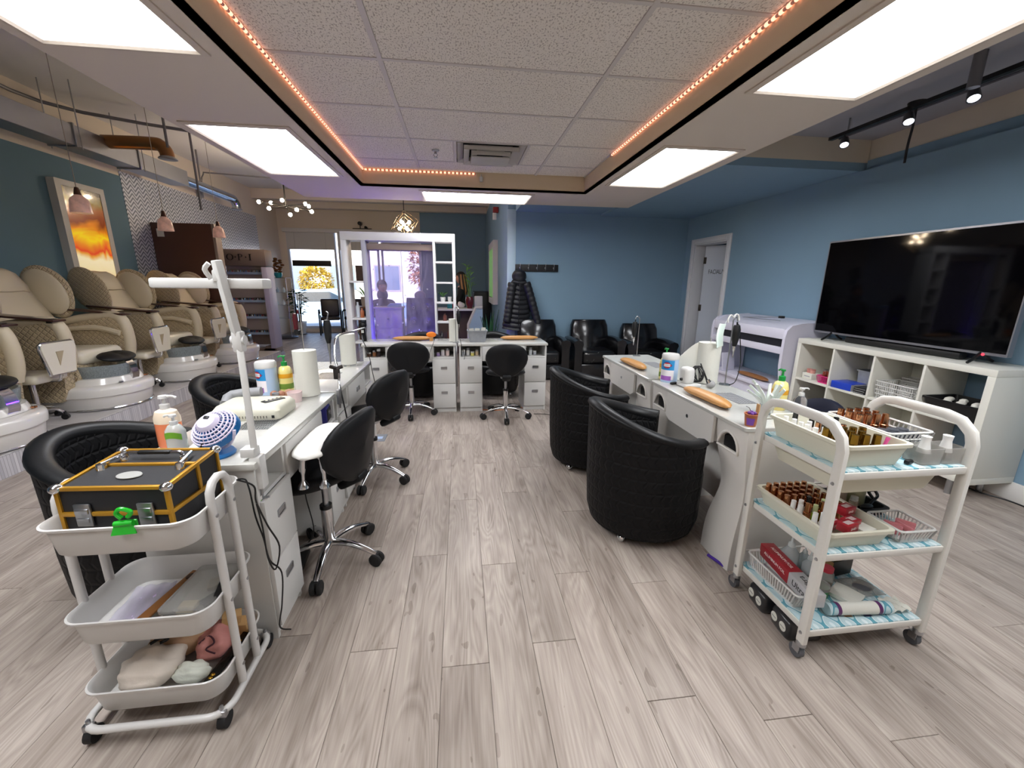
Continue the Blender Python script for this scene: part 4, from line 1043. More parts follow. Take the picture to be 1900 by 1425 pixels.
# head local: axis y, back towards -y
q = MB(); q.lathe([(.078, .0), (.08, .012), (.08, .03), (.074, .032), (.074, .0)], n=32); q.tr(q.bm.verts[:], hd @ Matrix.Rotation(-PI/2, 4, 'X')); q.build('rim', FANB, t)
q = MB(); q.lathe([(.0, -.045), (.03, -.044), (.038, -.035), (.04, -.03), (.0, -.029)], n=28); q.tr(q.bm.verts[:], hd @ Matrix.Rotation(-PI/2, 4, 'X')); q.build('motor_cover', LAV, t)
q = MB()
for rr_, zz in ((.05, -.024), (.06, -.016), (.069, -.007), (.076, .001)):
    vs = q.tube([(rr_*math.cos(2*PI*k/28), rr_*math.sin(2*PI*k/28), zz) for k in range(28)], .0034, 6, loop=True)
q.tr(q.bm.verts[:], hd @ Matrix.Rotation(-PI/2, 4, 'X')); o = q.build('rear_guard', LAV, t); o['kind'] = 'stuff'
for k in range(24):
    pass
q = MB()
for k in range(26):
    a = 2*PI*k/26
    if abs(math.sin(a/2)) > -1: q.tube([(.038*math.cos(a), .038*math.sin(a), -.031), (.062*math.cos(a), .062*math.sin(a), -.016), (.078*math.cos(a), .078*math.sin(a), .006)], .0022, 4)
q.tr(q.bm.verts[:], hd @ Matrix.Rotation(-PI/2, 4, 'X')); o = q.build('guard_spokes', LAV, t, ang=0); o['kind'] = 'stuff'
for k in range(5):
    a = 2*PI*k/5
    q = MB(); q.loft([[(.012*math.cos(a+d), .012*math.sin(a+d), z) for d, z in ((-.3, .0), (.3, .012), (.3, .014), (-.3, .002))], [(.066*math.cos(a+d), .066*math.sin(a+d), z) for d, z in ((-.35, -.002), (.35, .018), (.35, .02), (-.35, .0))]]); q.tr(q.bm.verts[:], hd @ Matrix.Rotation(-PI/2, 4, 'X')); q.build('blade', mat('blade_white', 'C8C6DC', .4), t)
q = MB(); q.box((-.004, -.046, .012), (.018, .006, .012), bev=.001); q.tr(q.bm.verts[:], hd); q.build('port', BLACKP, t)
def cable(label, pts, r=.003, m=BLACKP, sub=6, name='power_cable'):
    q = MB(); q.tube(pts, r, 6, sub=sub); o = q.build(name, m); return tag(o, label, 'cable')
cable('thin black cable hanging from the small desk fan down past the trolley', [(-.92, 1.50, .845), (-.935, 1.478, .80), (-.95, 1.452, .775), (-.945, 1.442, .74), (-.86, 1.438, .70), (-.76, 1.40, .735), (-.735, 1.385, .71), (-.725, 1.38, .60), (-.72, 1.40, .50), (-.715, 1.41, .40), (-.69, 1.43, .33), (-.70, 1.42, .20), (-.74, 1.46, .06), (-.72, 1.5, .005)])
cable('black cable looping in a knot beside the trolley handles', [(-.722, 1.30, .78), (-.70, 1.35, .73), (-.71, 1.37, .66), (-.70, 1.40, .55), (-.68, 1.42, .45), (-.70, 1.41, .36), (-.715, 1.40, .42), (-.71, 1.385, .55), (-.705, 1.36, .66)])
# LED desk lamp clamped to the desk
t = thing('desk_lamp', 'white jointed LED lamp clamped to the corner of the nearest left desk', 'lamp', (-.752, 1.50, DT))
q = MB(); q.box((0, .0, -.05), (.04, .05, .13), bev=.008); q.box((-.02, .0, .03), (.05, .05, .035), bev=.006); q.build('clamp', WPLAST, t)
q = MB(); q.cyl((.0, 0, -.12), (.0, 0, -.17), .005, n=8); q.box((0, 0, -.155), (.05, .006, .006)); q.build('clamp_screw', STEEL, t)
def bar(a, b_, w, d, name, m=WPLAST):
    a, b_ = Vector(a), Vector(b_); L = (b_-a).length; M = Matrix.Translation((a+b_)/2) @ (b_-a).to_track_quat('Z', 'Y').to_matrix().to_4x4()
    q = MB(); q.box((0, 0, 0), (w, d, L), bev=.004); q.tr(q.bm.verts[:], M); return q.build(name, m, t)
bar((-.005, .0, .04), (-.03, .055, .42), .022, .028, 'lower_arm')
bar((-.03, .055, .42), (-.045, .02, .70), .022, .028, 'upper_arm')
q = MB(); q.box((-.03, .055, .425), (.034, .038, .075), bev=.008); q.cyl((-.052, .055, .43), (-.008, .055, .43), .017, n=14); q.build('elbow', WPLAST, t)
q = MB(); q.box((-.05, .03, .65), (.03, .03, .04), bev=.006); q.tube([(-.075, .03, .64), (-.085, .02, .67), (-.07, .02, .69)], .008, 8, sub=3); q.build('head_joint', WPLAST, t)
q = MB(); q.box((-.10, .08, .625), (.36, .075, .034), rz=0, ry=.0, bev=.008); q.build('head', WPLAST, t)
q = MB(); q.bx(-.26, .06, .055, .105, .6095, .6125); q.build('led_strip', mat('led_cover', 'F4F4F0', .4), t)
Bx('green_clip_part', mat('lime_clip', '8EE03A', .4), t, -.01, .01, -.02, .02, -.185, -.165)

# ---- electric drill stands
def drill_stand(label, loc, rz, h=.36, lean=.0, grp='nail drills hanging on wire stands'):
    t = thing('nail_drill', label, 'nail drill', loc, rz, grp)
    q = MB(); q.lathe([(0, 0), (.035, 0), (.035, .006), (.008, .009), (0, .009)], n=20); q.tube([(0, 0, 0), (0, 0, h*.9), (.0, 0, h), (.025, 0, h+.02), (.04, 0, h-.005)], .004, 8, sub=4); q.build('stand', STEEL, t)
    q = MB(); q.tube([(.038, 0, h-.01), (.04, 0, h-.03)], .005, 8); q.lathe([(0, h-.17), (.012, h-.165), (.022, h-.12), (.025, h-.06), (.018, h-.03), (0, h-.028)], (.04, 0, 0), 16); q.build('grip', BLACKP, t)
    q = MB(); q.lathe([(0, h-.24), (.003, h-.24), (.0045, h-.2), (.009, h-.19), (.010, h-.155), (0, h-.15)], (.04, 0, 0), 12); q.build('handpiece', CHROME, t)
    return t
drill_stand('nail drill hanging from a thin rod at the far end of the right desks', (1.60, 3.55, DT), PI, .34)
t = drill_stand('nail drill on a chrome stand behind the leaning paper roll with a white mask', (1.72, 2.43, DT), .3, .42)
q = MB(); q.tube([(.0, 0, .44), (-.03, 0, .455), (-.05, .0, .43), (-.045, 0, .41)], .005, 8, sub=4); q.tube([(.0, 0, .44), (.02, 0, .46), (.045, 0, .445), (.05, 0, .42)], .005, 8, sub=4); q.build('white_hook', WPLAST, t)
q = MB(); q.tube([(.04, 0, .39), (.09, .02, .37), (.12, .0, .15), (.06, -.03, .03), (.0, -.03, .006)], .003, 6, sub=6); q.build('cord', BLACKP, t)
q = MB(); q.grid(lambda u, v: (-.06-.045*u-.01*math.sin(PI*v), -.02+.03*math.sin(PI*u), .40-.16*v*(1-.3*abs(u-.5))), 8, 8); q.tube([(-.06, -.01, .40), (-.03, 0, .455)], .0015, 4); o = q.build('face_mask', mat('mask_white', 'E2EEE8', .8), None, solid=.002); o.location = (1.72, 2.43, DT); tag(o, 'white face mask hanging from the hook of the chrome drill stand', 'mask')
t = thing('nail_drill', 'nail drill hanging above the left desks beside a red handled tool, with curved chrome arm', 'nail drill', (-.728, 2.46, DT), 0, 'nail drills hanging on wire stands')
q = MB(); q.tube([(.0, 0, -.10), (.0, .02, .02), (-.02, .1, .10), (-.05, .16, .18), (-.06, .22, .26), (-.05, .28, .30), (.0, .42, .31), (.04, .6, .315)], .0065, 10, sub=5); q.build('chrome_arm', CHROME, t)
q = MB(); q.lathe([(0, .25), (.012, .255), (.02, .29), (.024, .36), (.018, .40), (0, .405)], (-.105, .25, .0), 16); q.build('grip', BLACKP, t)
q = MB(); q.tube([(-.105, .25, .40), (-.10, .27, .44), (-.12, .3, .45)], .004, 8, sub=3); q.build('hanger', STEEL, t)
q = MB(); q.lathe([(0, .12), (.003, .12), (.006, .2), (.011, .22), (.012, .255), (0, .256)], (-.105, .25, 0), 12); q.build('handpiece', STEEL, t)
q = MB(); q.box((-.03, .10, .09), (.035, .03, .07), bev=.006); q.tube([(-.05, .06, .14), (-.03, .1, .12), (.0, .12, .13)], .012, 6); q.build('spring_clamp', mat('dark_clamp', '2C2624', .4), t)
q = MB(); q.box((0, .0, -.03), (.02, .035, .09), bev=.004); q.build('table_clamp', STEEL, t)
q = MB(); q.tube([(-.02, .08, .08), (.01, .03, -.04), (.03, .02, -.2), (.02, .0, -.25)], .0045, 6, sub=5); q.build('cord', BLACKP, t)
t = thing('red_handled_tool', 'slim red handled nail drill hung above the tall paper roll', 'tool', (-.885, 2.40, DT+.462))
q = MB(); q.tube([(0, 0, 0), (.0, 0, .02)], .005, 8); q.lathe([(0, -.09), (.011, -.085), (.013, -.03), (.009, 0), (0, .002)], (-.018, 0, 0), 12); q.build('handle', mat('dark_red', '4A1018', .35), t)
q = MB(); q.lathe([(0, -.12), (.016, -.115), (.018, -.09), (0, -.085)], (-.014, 0, 0), 12); q.build('cap', BLACKP, t)
# blue power box and hose under the left desks
t = thing('drill_power_box', 'blue drill power box tucked in the cubby between the left desks', 'power box', (-.79, 2.33, .622), .1)
q = MB(); q.box((0, 0, .05), (.07, .11, .09), bev=.008); q.build('case', mat('indigo_plastic', '2B2A78', .35), t)
Bx('face', BLACKP, t, .035, .039, -.045, .045, .015, .085, bev=.002)
q = MB(); q.lathe([(0, 0), (.012, 0), (.01, .012), (0, .012)], n=14); q.tr(q.bm.verts[:], Matrix.Translation((.039, 0, .06)) @ Matrix.Rotation(PI/2, 4, 'Y')); q.build('dial', STEEL, t)

# ---------------------------------------------------------------- back desks: goods
GALVB = mat('galvanised_tin', '9FA3A8', .45, .5, var=.22, vscale=25)
bin_('tin_basket', 'galvanised tin basket holding papers on the right back desk', 'basket', (.18, 4.575, DT), .21, .13, .13, GALVB, 0, .82)
for k, (x, y, a) in enumerate(((.245, 4.60, .3), (.12, 4.57, -.2), (.18, 4.58, .1))):
    q = MB(); q.box((0, 0, .085), (.05, .005, .12 if k == 0 else .105), ry=a*.5); o = q.build('paper_card', PAPER, None, loc=(x, y, DT+.01), rz=a); tag(o, 'white paper standing in the tin basket, '+('tall one at right', 'one at left', 'middle one')[k], 'paper', 'papers in the tin basket')
t = thing('orange_fan_brush', 'orange oval hand mirror propped on the left back desk', 'hand mirror', (-.33, 4.66, DT), 0)
q = MB(); q.ell((0, 0, .07), (.055, .012, .032), 20, 10); q.build('head', mat('bright_orange', 'F08018', .4), t)
Bx('holder', ORANGE, t, -.02, .02, -.02, .02, 0, .045, bev=.004)
t = drill_stand('black nail drill on a stand in front of the white roll of the back desks', (-.055, 4.50, DT), -.6, .37)
cable('thin black cable hanging down the front of the back desks', [(-.03, 4.44, DT+.22), (-.0, 4.40, DT), (.02, 4.385, .70), (.035, 4.375, .63), (.03, 4.385, .60)])
cable('thin black cable hanging beside the left back desk cubby', [(-.28, 4.46, DT+.05), (-.30, 4.395, DT-.01), (-.33, 4.375, .68), (-.335, 4.375, .60)])
cable('thin black cable dangling from the far end of the left desks', [(-.80, 3.34, DT+.25), (-.742, 3.36, DT+.1), (-.728, 3.40, .70), (-.72, 3.46, .55)])
JARS = [('C8B8D8', -.245, .0), ('E6DCE0', -.165, .01), ('D8B8B8', -.10, -.005)]
k = 0
for dx, cols in ((-.545+.365, ('8E7AA8', 'DDD6DC', 'D8C0BC')), (.458-.365, ('B8BCC4', 'E4E2DE', 'D8CC70', 'E0C8A8')), (.458+.365, ('D4D8DC', 'B0B4BC')), (-.545-.365, ('5A3A2A', '8A5A3A', '2A2024'))):
    for i, c in enumerate(cols):
        t = thing('cosmetic_jar', ('small jar in the %s cubby from left of the back desks, %s in it' % (ORD[{0: 1, 1: 2, 2: 3, 3: 0}[k]], ORD[i])), 'jar', (dx-.07+.05*i+(.02 if len(cols) == 2 else 0), 4.50+.02*(i % 2), .621), 0, 'jars in the back desk cubbies')
        h = .045+.02*((i*7+k) % 3)
        q = MB(); q.lathe([(0, 0), (.02, 0), (.021, h*.7), (0, h*.7)], n=16); q.build('jar', mat('jar_'+c, c, .25), t)
        q = MB(); q.lathe([(0, h*.7), (.02, h*.7), (.02, h), (0, h)], n=16); q.build('lid', WPLAST if (i+k) % 2 else STEEL, t)
    k += 1
# ---------------------------------------------------------------- right desks: goods
t = thing('dust_fan', 'white clamp fan with a black coiled cable on the right desks', 'fan', (1.455, 2.41, DT), .1)
q = MB(); q.box((0, 0, .012), (.12, .10, .024), bev=.01); q.build('base', WPLAST, t)
q = MB(); q.box((-.02, 0, .075), (.07, .085, .11), bev=.025, seg=4); q.build('housing', WPLAST, t)
q = MB(); q.lathe([(0, 0), (.01, 0), (.009, .01), (0, .01)], n=12); q.tr(q.bm.verts[:], Matrix.Translation((-.055, 0, .05)) @ Matrix.Rotation(-PI/2, 4, 'Y')); q.build('knob', BLACKP, t)
q = MB(); R = []
pts = []
for k in range(90):
    a = k*.42; pts.append((.055+.018*math.sin(k*.37), .0+.038*math.cos(a), .08+.052*math.sin(a)))
q.tube(pts, .0035, 5); q.build('coiled_cable', BLACKP, t)
t = thing('powder_brush', 'silver headed dusting brush leaning by the coiled cable', 'brush', (1.575, 2.36, DT), 0)
q = MB(); q.tube([(-.02, .0, .03), (-.035, .02, .08), (-.055, .05, .15)], [.008, .006, .004], 8, sub=3); q.build('handle', BLACKP, t)
q = MB(); q.ell((0, 0, .024), (.026, .026, .024), 16, 10); q.build('bristles', mat('grey_bristle', '9C9C9C', .8, bump=.4, bscale=200), t)
q = MB(); q.cyl((-.012, 0, .035), (-.022, 0.004, .055), .014, .009, n=12); q.build('ferrule', CHROME, t)
t = thing('eyeglass_case', 'small black clip lying beside the white clamp fan', 'clip', (1.385, 2.47, DT), .4)
q = MB(); q.box((0, 0, .008), (.055, .022, .016), bev=.006); q.build('body', BLACKP, t)
# practice hand / spread tips
t = thing('nail_tip_fan', 'fan of clear white nail swatch sticks spread like a hand in a cup', 'nail swatches', (1.545, 1.83, DT), 0)
q = MB(); q.lathe([(0, 0), (.03, 0), (.034, .05), (.031, .05), (.028, .004), (0, .004)], n=20); q.build('cup', CLEAR, t)
TIP = mat('frosted_tip', 'E4ECE6', .3, trans=.3)
for k in range(11):
    a = k*2.39; r = .035+.055*((k*7 % 11)/11); z = .11+.06*((k*5 % 11)/11)
    q = MB(); p = (.012*math.cos(a), .012*math.sin(a), .01); e_ = (r*1.3*math.cos(a), r*1.3*math.sin(a), z); mid = (.03*math.cos(a), .03*math.sin(a), z*.55)
    q.tube([p, mid, e_], [.006, .014, .010], 8, sub=4, flat=.5); q.build('swatch', TIP, t)
t = thing('candy_cup', 'small orange and purple printed cup at the end of the nearest right desk', 'cup', (1.335, 1.665, DT))
q = MB(); q.lathe([(0, 0), (.023, 0), (.03, .055), (.032, .056), (.032, .06), (.028, .06), (.021, .004), (0, .004)], n=24); q.build('cup', mat('cup_orange', 'B06A48', .4), t)
q = MB(); q.grid(lambda u, v: ((.0245+.0062*v)*math.cos(3.4+1.2*u), (.0245+.0062*v)*math.sin(3.4+1.2*u), .008+.035*v), 10, 3); q.build('print', mat('cup_purple', '7A4CA8', .4), t)
for k in range(6):
    q = MB(); q.ell((.012*math.cos(k*1.05), .012*math.sin(k*1.05), .06+.004*(k % 2)), .008, 8, 6); q.build('sprinkle', mat('sprinkle_purple', '6A3A8C', .5), t)
q = MB(); q.tube([(.0, .0, .06), (-.01, .01, .085), (-.02, .02, .09)], .002, 5); q.build('tag_string', STEEL, t)
t = thing('hand_gel_bottle', 'clear pump bottle with white pump at the near end of the right desk', 'bottle', (1.70, 1.80, DT))
q = MB(); q.lathe([(0, 0), (.03, 0), (.032, .01), (.03, .075), (.014, .10), (0, .10)], n=22); q.build('body', CLEAR, t)
q = MB(); q.lathe([(0, .098), (.013, .098), (.013, .115), (.005, .118), (.005, .13), (.012, .131), (.012, .14), (0, .14)], n=14); q.tube([(0, 0, .136), (.028, 0, .137), (.036, 0, .13)], .004, 8, sub=3); q.build('pump', WPLAST, t)
t = thing('wooden_stick', 'flat wooden stick standing behind the orange printed cup', 'stick', (1.375, 1.68, DT)); Bx('stick', mat('pale_wood', 'B89060', .7), t, -.004, .004, -.01, .01, 0, .10)
t = thing('foot_pedal', 'black foot pedal with a cable on the floor under the nearest left desk', 'pedal', (-.88, 1.93, 0), .1)
q = MB(); q.loft([[(-.07, -.09, z), (.07, -.09, z2), (.07, .09, z2), (-.07, .09, z)] for z, z2 in ((.0, 0), (.045, .025))]); q.build('pedal', BLACKP, t, ang=20)
cable('black cable from the foot pedal up to the nearest left desk', [(-.86, 2.0, .03), (-.80, 2.05, .10), (-.84, 2.10, .3), (-.80, 2.05, .45), (-.79, 2.0, .57)])
# ================================================================ left trolley (three white metal trays)
t = thing('rolling_cart', 'white three-tier metal rolling cart at left foreground carrying the black and gold case', 'cart', (-.97, 1.275, 0))
TX, TY = .40, .30
def tray(z, h):
    q = MB()
    def R(w, d, zz, r=.055): return [(x, y, zz) for x, y in rrect(w, d, r, 8)]
    q.loft([R(TX-.04, TY-.04, z-h+.0), R(TX-.03, TY-.03, z-h+.006), R(TX-.012, TY-.012, z-.006), R(TX+.004, TY+.004, z-.004), R(TX+.006, TY+.006, z+.003), R(TX-.002, TY-.002, z+.005), R(TX-.014, TY-.014, z-.004), R(TX-.038, TY-.038, z-h+.01, .045), R(TX-.06, TY-.06, z-h+.004, .04)])
    return q
for z, h in ((.735, .092), (.432, .09), (.178, .088)):
    o = tray(z, h).build('tray', WHITEM, t, ang=50)
    for sx in (-1, 1):
        for yy in (-.05, .05):
            q = MB(); q.lathe([(0, .0), (.007, .0), (.006, .004), (0, .005)], n=10); q.tr(q.bm.verts[:], Matrix.Translation((sx*(TX/2+.016), yy, z-.035)) @ Matrix.Rotation(sx*PI/2, 4, 'Y')); q.build('bolt', STEEL, o)
for sx in (-1, 1):
    x = sx*(TX/2+.006)
    q = MB(); q.tube([(x, -.05, .06), (x, -.05, .75), (x, -.047, .775), (x, -.028, .80), (x, 0, .808), (x, .028, .80), (x, .047, .775), (x, .05, .75), (x, .05, .06)], .0125, 12); q.build('handle', WHITEM, t)
q = MB(); q.tube([(x, y, .062) for x, y in rrect(TX+.02, TY+.03, .06, 6)], .0115, 10, loop=True); q.build('base_frame', WHITEM, t)
for x, y in ((-.19, -.15), (.19, -.15), (.19, .15), (-.19, .15)):
    q = MB(); q.box((x, y, .058), (.03, .02, .025), bev=.004); q.cyl((x, y, .05), (x, y, .085), .006, n=8); q.build('caster_fork', STEEL, t)
    q = MB(); q.cyl((x-.012, y+.006, .026), (x+.012, y+.006, .026), .026, n=18); q.build('caster_wheel', RUBBER, t)
# --- black and gold make-up case
CASE = mat('black_case_board', '1E1E21', .6, bump=.1, bscale=200); GOLDT = mat('gold_case_trim', 'C08E2C', .35, .55)
cx, cy, cz = -.985, 1.300, .6605
t = thing('makeup_case', 'black case with gold trim and chrome corners in the top tray of the cart', 'case', (cx, cy, cz), -.06)
cw, cd, ch = .295, .225, .185
Bx('lower_body', CASE, t, -cw/2, cw/2, -cd/2, cd/2, 0, .085, bev=.003)
q = MB(); q.loft([[(-cw/2, y, z), (cw/2, y, z)][::1]+[(cw/2, y2, z2), (-cw/2, y2, z2)] for y, z, y2, z2 in ((-cd/2, .088, cd/2, .088), (-cd/2, .165, cd/2, ch))]); q.build('lid', CASE, t, ang=20)
def trim(a, b_, w=.011):
    a, b_ = Vector(a), Vector(b_); L = (b_-a).length; M = Matrix.Translation((a+b_)/2) @ (b_-a).to_track_quat('Z', 'Y').to_matrix().to_4x4()
    q = MB(); q.box((0, 0, 0), (w, w, L), bev=.001); q.tr(q.bm.verts[:], M); q.build('gold_trim', GOLDT, t)
h1, h2 = .165, ch
x0, x1, y0, y1 = -cw/2, cw/2, -cd/2, cd/2
for s in (x0, x1):
    trim((s, y0, 0), (s, y0, h1)); trim((s, y1, 0), (s, y1, h2)); trim((s, y0, h1), (s, y1, h2)); trim((s, y0, .087), (s, y1, .087), .013)
    trim((s, .015, .09), (s, .015, .175), .012)
for y, z in ((y0, h1), (y1, h2), (y0, .087), (.015, .178), (y0, .0)):
    trim((x0, y, z), (x1, y, z), .013 if z == .087 else .011)
for s in (x0, x1):
    for y, z in ((y0, h1), (y1, h2)):
        q = MB(); q.ell((s, y, z), (.017, .017, .014), 12, 8); q.build('chrome_corner', CHROME, t)
for x in (-.085, .085):
    q = MB(); q.box((x, y0-.006, .085), (.044, .008, .07), bev=.003); q.box((x, y0-.011, .098), (.036, .006, .016), bev=.002); q.box((x, y0-.011, .07), (.032, .005, .014), bev=.002); q.build('latch', STEEL, t)
for s in (-1, 1):
    q = MB(); q.tube([(s*.03, .055, .20), (s*.075, .055, .202), (s*.085, .05, .195)], .006, 8, sub=3); q.lathe([(0, .178), (.014, .178), (.012, .19), (0, .192)], (s*.09, .05, 0), 12); q.build('handle_mount', CHROME, t)
    q = MB(); q.lathe([(0, .165), (.015, .168), (.012, .185), (0, .188)], (s*.115, -.005, .006), 12); q.tube([(s*.115, -.005, .19), (s*.1, .07, .196)], .005, 8); q.build('lid_hinge', CHROME, t)
q = MB(); q.box((0, .055, .203), (.10, .018, .012), bev=.005); q.build('handle', BLACKP, t)
q = MB(); q.lathe([(0, 0), (.035, 0), (.034, .002), (0, .0025)], n=24, sy=.6); q.tr(q.bm.verts[:], Matrix.Translation((0, -.05, .1735)) @ Matrix.Rotation(.09, 4, 'X')); q.build('oval_badge', mat('silver_badge', 'B8B8B4', .4, .5), t)
# --- green bulldog clip on the tray rim
t = thing('green_clip', 'bright green plastic clip pinched on the front rim of the top tray', 'clip', (-.93, 1.13, .737), .1)
GC = mat('neon_green_plastic', '1FC02C', .25, coat=.4, trans=.2)
q = MB(); q.loft([[(-.03, y, z), (.03, y, z), (.022, y2, z2), (-.022, y2, z2)] for y, z, y2, z2 in ((-.012, -.018, -.006, .008), (-.016, -.017, -.010, .009))]); q.build('front_jaw', GC, t, ang=30)
q = MB(); q.box((0, .006, 0), (.05, .006, .03), bev=.002); q.build('rear_jaw', GC, t)
q = MB(); q.tube([(-.022, -.006, .012), (.022, -.006, .012)], .008, 10); q.tube([(.012, -.006, .03), (.022, -.006, .045), (.0, -.006, .056), (-.012, -.006, .044), (-.002, -.006, .028)], .006, 8, sub=4); q.build('spring_handle', GC, t)
# --- middle tray goods
SLV = mat('clear_sleeve', 'E4E0EC', .12, trans=.6, ior=1.2)
t = thing('plastic_sleeve', 'crumpled clear plastic sleeve of lilac strips in the middle tray', 'plastic sleeve', (-1.06, 1.27, .352), .12)
q = MB(); q.grid(lambda u, v: (-.06+.12*u, -.12+.22*v, .004+.008*abs(math.sin(9*u+5*v))+.004*math.sin(14*v)), 14, 14); q.build('sleeve', SLV, t, solid=.002)
Bx('strip', mat('lilac_strip', 'CDB8DC', .5), t, -.03, .03, -.1, .09, .0005, .003)
t = thing('wooden_board', 'narrow brown wooden board leaning across the middle tray', 'board', (-.985, 1.275, .357), -.3)
q = MB(); q.box((0, 0, .02), (.035, .24, .008), rx=.12, bev=.003); q.build('board', mat('brown_wood', '8A5A2C', .5, var=.15), t)
for y in (-.09, .09):
    q = MB(); q.lathe([(0, .0), (.01, .001), (.008, .005), (0, .006)], (0, y, .024+.12*y), 12, sy=1.5); q.build('finger_notch', mat('dark_notch', '3A2414', .6), t)
t = thing('clear_box', 'clear lidded plastic box with brushes in the middle tray', 'box', (-.865, 1.28, .352), -.05)
FROST = mat('frosted_plastic', 'DAD8D4', .25, trans=.75, ior=1.15)
q = MB(); q.loft([[(x, y, z) for x, y in rrect(w, d, .015, 3)] for w, d, z in ((.13, .2, .0), (.14, .21, .05), (.15, .22, .05), (.15, .22, .06), (.142, .212, .062))]); q.build('box', FROST, t)
for k, (x, y, c) in enumerate(((-.02, -.05, 'D8CBB0'), (.03, -.03, '3A3A3E'), (0, .04, '8E8470'))):
    q = MB(); q.box((x, y, .02), (.05, .03, .02), rz=k, bev=.005); q.build('contents', mat('bits_'+c, c, .5), t)
t = thing('black_nozzle', 'slim black tool leaning at the right end of the middle tray', 'tool', (-.80, 1.23, .39), .1)
q = MB(); q.box((0, 0, .02), (.016, .10, .012), rx=.3, bev=.004); q.build('body', BLACKP, t)
# --- bottom tray goods
def fluff(name, label, cat, loc, r, m, seed, rz=0, parts=()):
    rnd = random.Random(seed); q = MB()
    vs = q.ell((0, 0, r[2]), r, 28, 18)
    for v in q.bm.verts:
        n_ = Vector((v.co.x/r[0], v.co.y/r[1], (v.co.z-r[2])/r[2]))
        f = 1+.10*math.sin(5*n_.x+seed)*math.cos(4*n_.y)+.05*math.sin(11*n_.y+7*n_.z)
        v.co = Vector((v.co.x*f, v.co.y*f, max(0, v.co.z*f)))
    t = thing(name, label, cat, loc, rz); q.build('bag', m, t, ang=80); return t
BAGW = mat('white_cotton_bag', 'D9CDC0', .7, var=.12, vscale=8, bump=.4, bscale=60)
t = fluff('cotton_bag', 'white bag of cotton in the front left of the bottom tray', 'bag', (-1.035, 1.235, .101), (.085, .08, .055), BAGW, 1)
q = MB(); q.tube([(-.02, .03, .112), (.0, .05, .114), (.025, .045, .112), (.01, .03, .113)], .005, 6, sub=3); q.build('tie', BLACKP, t)
t = fluff('cotton_bag', 'tan bag with a black tie behind the white cotton bag', 'bag', (-1.02, 1.335, .101), (.09, .055, .055), mat('tan_fabric_bag', 'C09C7C', .75, var=.15, vscale=9, bump=.4, bscale=60), 4)
q = MB(); q.box((-.03, -.03, .103), (.035, .012, .008), rz=.4, bev=.003); q.build('tie', BLACKP, t)
t = fluff('pink_bag', 'pink bundle with a dark cord in the middle of the bottom tray', 'bag', (-.885, 1.325, .101), (.055, .075, .05), mat('pink_cloth', 'CC8A84', .75, var=.12, vscale=10, bump=.4, bscale=60), 7)
q = MB(); q.tube([(-.03, -.05, .085), (-.005, -.03, .096), (.02, -.05, .086), (.0, -.065, .075), (.03, -.07, .06)], .003, 6, sub=4); q.build('cord', mat('maroon_cord', '4A2430', .6), t)
fluff('white_cloth_roll', 'small crumpled white roll in the front of the bottom tray', 'cloth', (-.91, 1.215, .101), (.055, .032, .034), mat('pale_green_white', 'D9DCD0', .7, bump=.5, bscale=50), 9)
t = thing('black_gold_fan', 'black folding fan with gold flowers in the right of the bottom tray', 'folding fan', (-.825, 1.255, .10), -.35)
q = MB(); q.box((0, 0, .03), (.03, .19, .012), rx=.25, bev=.002); q.build('guard', mat('black_lacquer', '15120F', .2), t)
for y in (-.06, -.05, .06):
    q = MB(); q.ell((0, y, .037+.25*y), (.008, .006, .003), 8, 6); q.build('gold_flower', GOLD, t)
t = thing('cardboard_block', 'folded tan cardboard boxes at the rear right of the bottom tray', 'cardboard', (-.84, 1.365, .101), .15)
CB = mat('tan_cardboard', 'C09A68', .8)
q = MB(); q.box((-.02, 0, .06), (.06, .045, .12), rz=.3, ry=.2, bev=.002); q.build('box', CB, t)
q = MB(); q.box((.022, .0, .05), (.05, .05, .07), rz=-.2, bev=.002); q.build('box', CB, t)

# ================================================================ right trolley (three shelves)
CARTW = mat('cart_enamel', 'D9D6CF', .35, coat=.2)
RX0, RX1, RY0, RY1 = 1.275, 1.79, 1.145, 1.525
t = thing('bottle_trolley', 'white three-shelf trolley full of bottles and bins at right foreground', 'cart', (0, 0, 0))
for x in (RX0, RX1):
    s = 1 if x == RX0 else -1
    q = MB(); pts = [(x, RY0, .075), (x, RY0, .86), (x, RY0+.012, .90), (x, RY0+.05, .935), (x, RY0+.1, .945), (x, RY1-.1, .945), (x, RY1-.05, .935), (x, RY1-.012, .90), (x, RY1, .86), (x, RY1, .075)]
    P = [Vector(p) for p in pts]; R = []
    for i, p in enumerate(P):
        d = (P[min(i+1, len(P)-1)]-P[max(i-1, 0)]).normalized(); nrm = Vector((1, 0, 0)).cross(d)
        R.append([p+Vector((a*.012, 0, 0))+nrm*b_*.017 for a, b_ in ((-1, -.7), (-.7, -1), (.7, -1), (1, -.7), (1, .7), (.7, 1), (-.7, 1), (-1, .7))])
    q.loft(R); fr_ = q.build('end_frame', CARTW, t, ang=50)
    for y in (RY0, RY1):
        for z in (.74, .44, .12):
            q = MB(); q.lathe([(0, 0), (.007, 0), (.005, .004), (0, .004)], n=10); q.tr(q.bm.verts[:], Matrix.Translation((x-s*.012, y, z)) @ Matrix.Rotation(-s*PI/2, 4, 'Y')); q.build('bolt', STEEL, fr_)
LINER = mat('ogee_shelf_liner', 'E6EEF0', .4)
n, l, b = nodes_of(LINER)
tc = n.new('ShaderNodeTexCoord'); sep = n.new('ShaderNodeSeparateXYZ'); l.new(tc.outputs['Object'], sep.inputs[0])
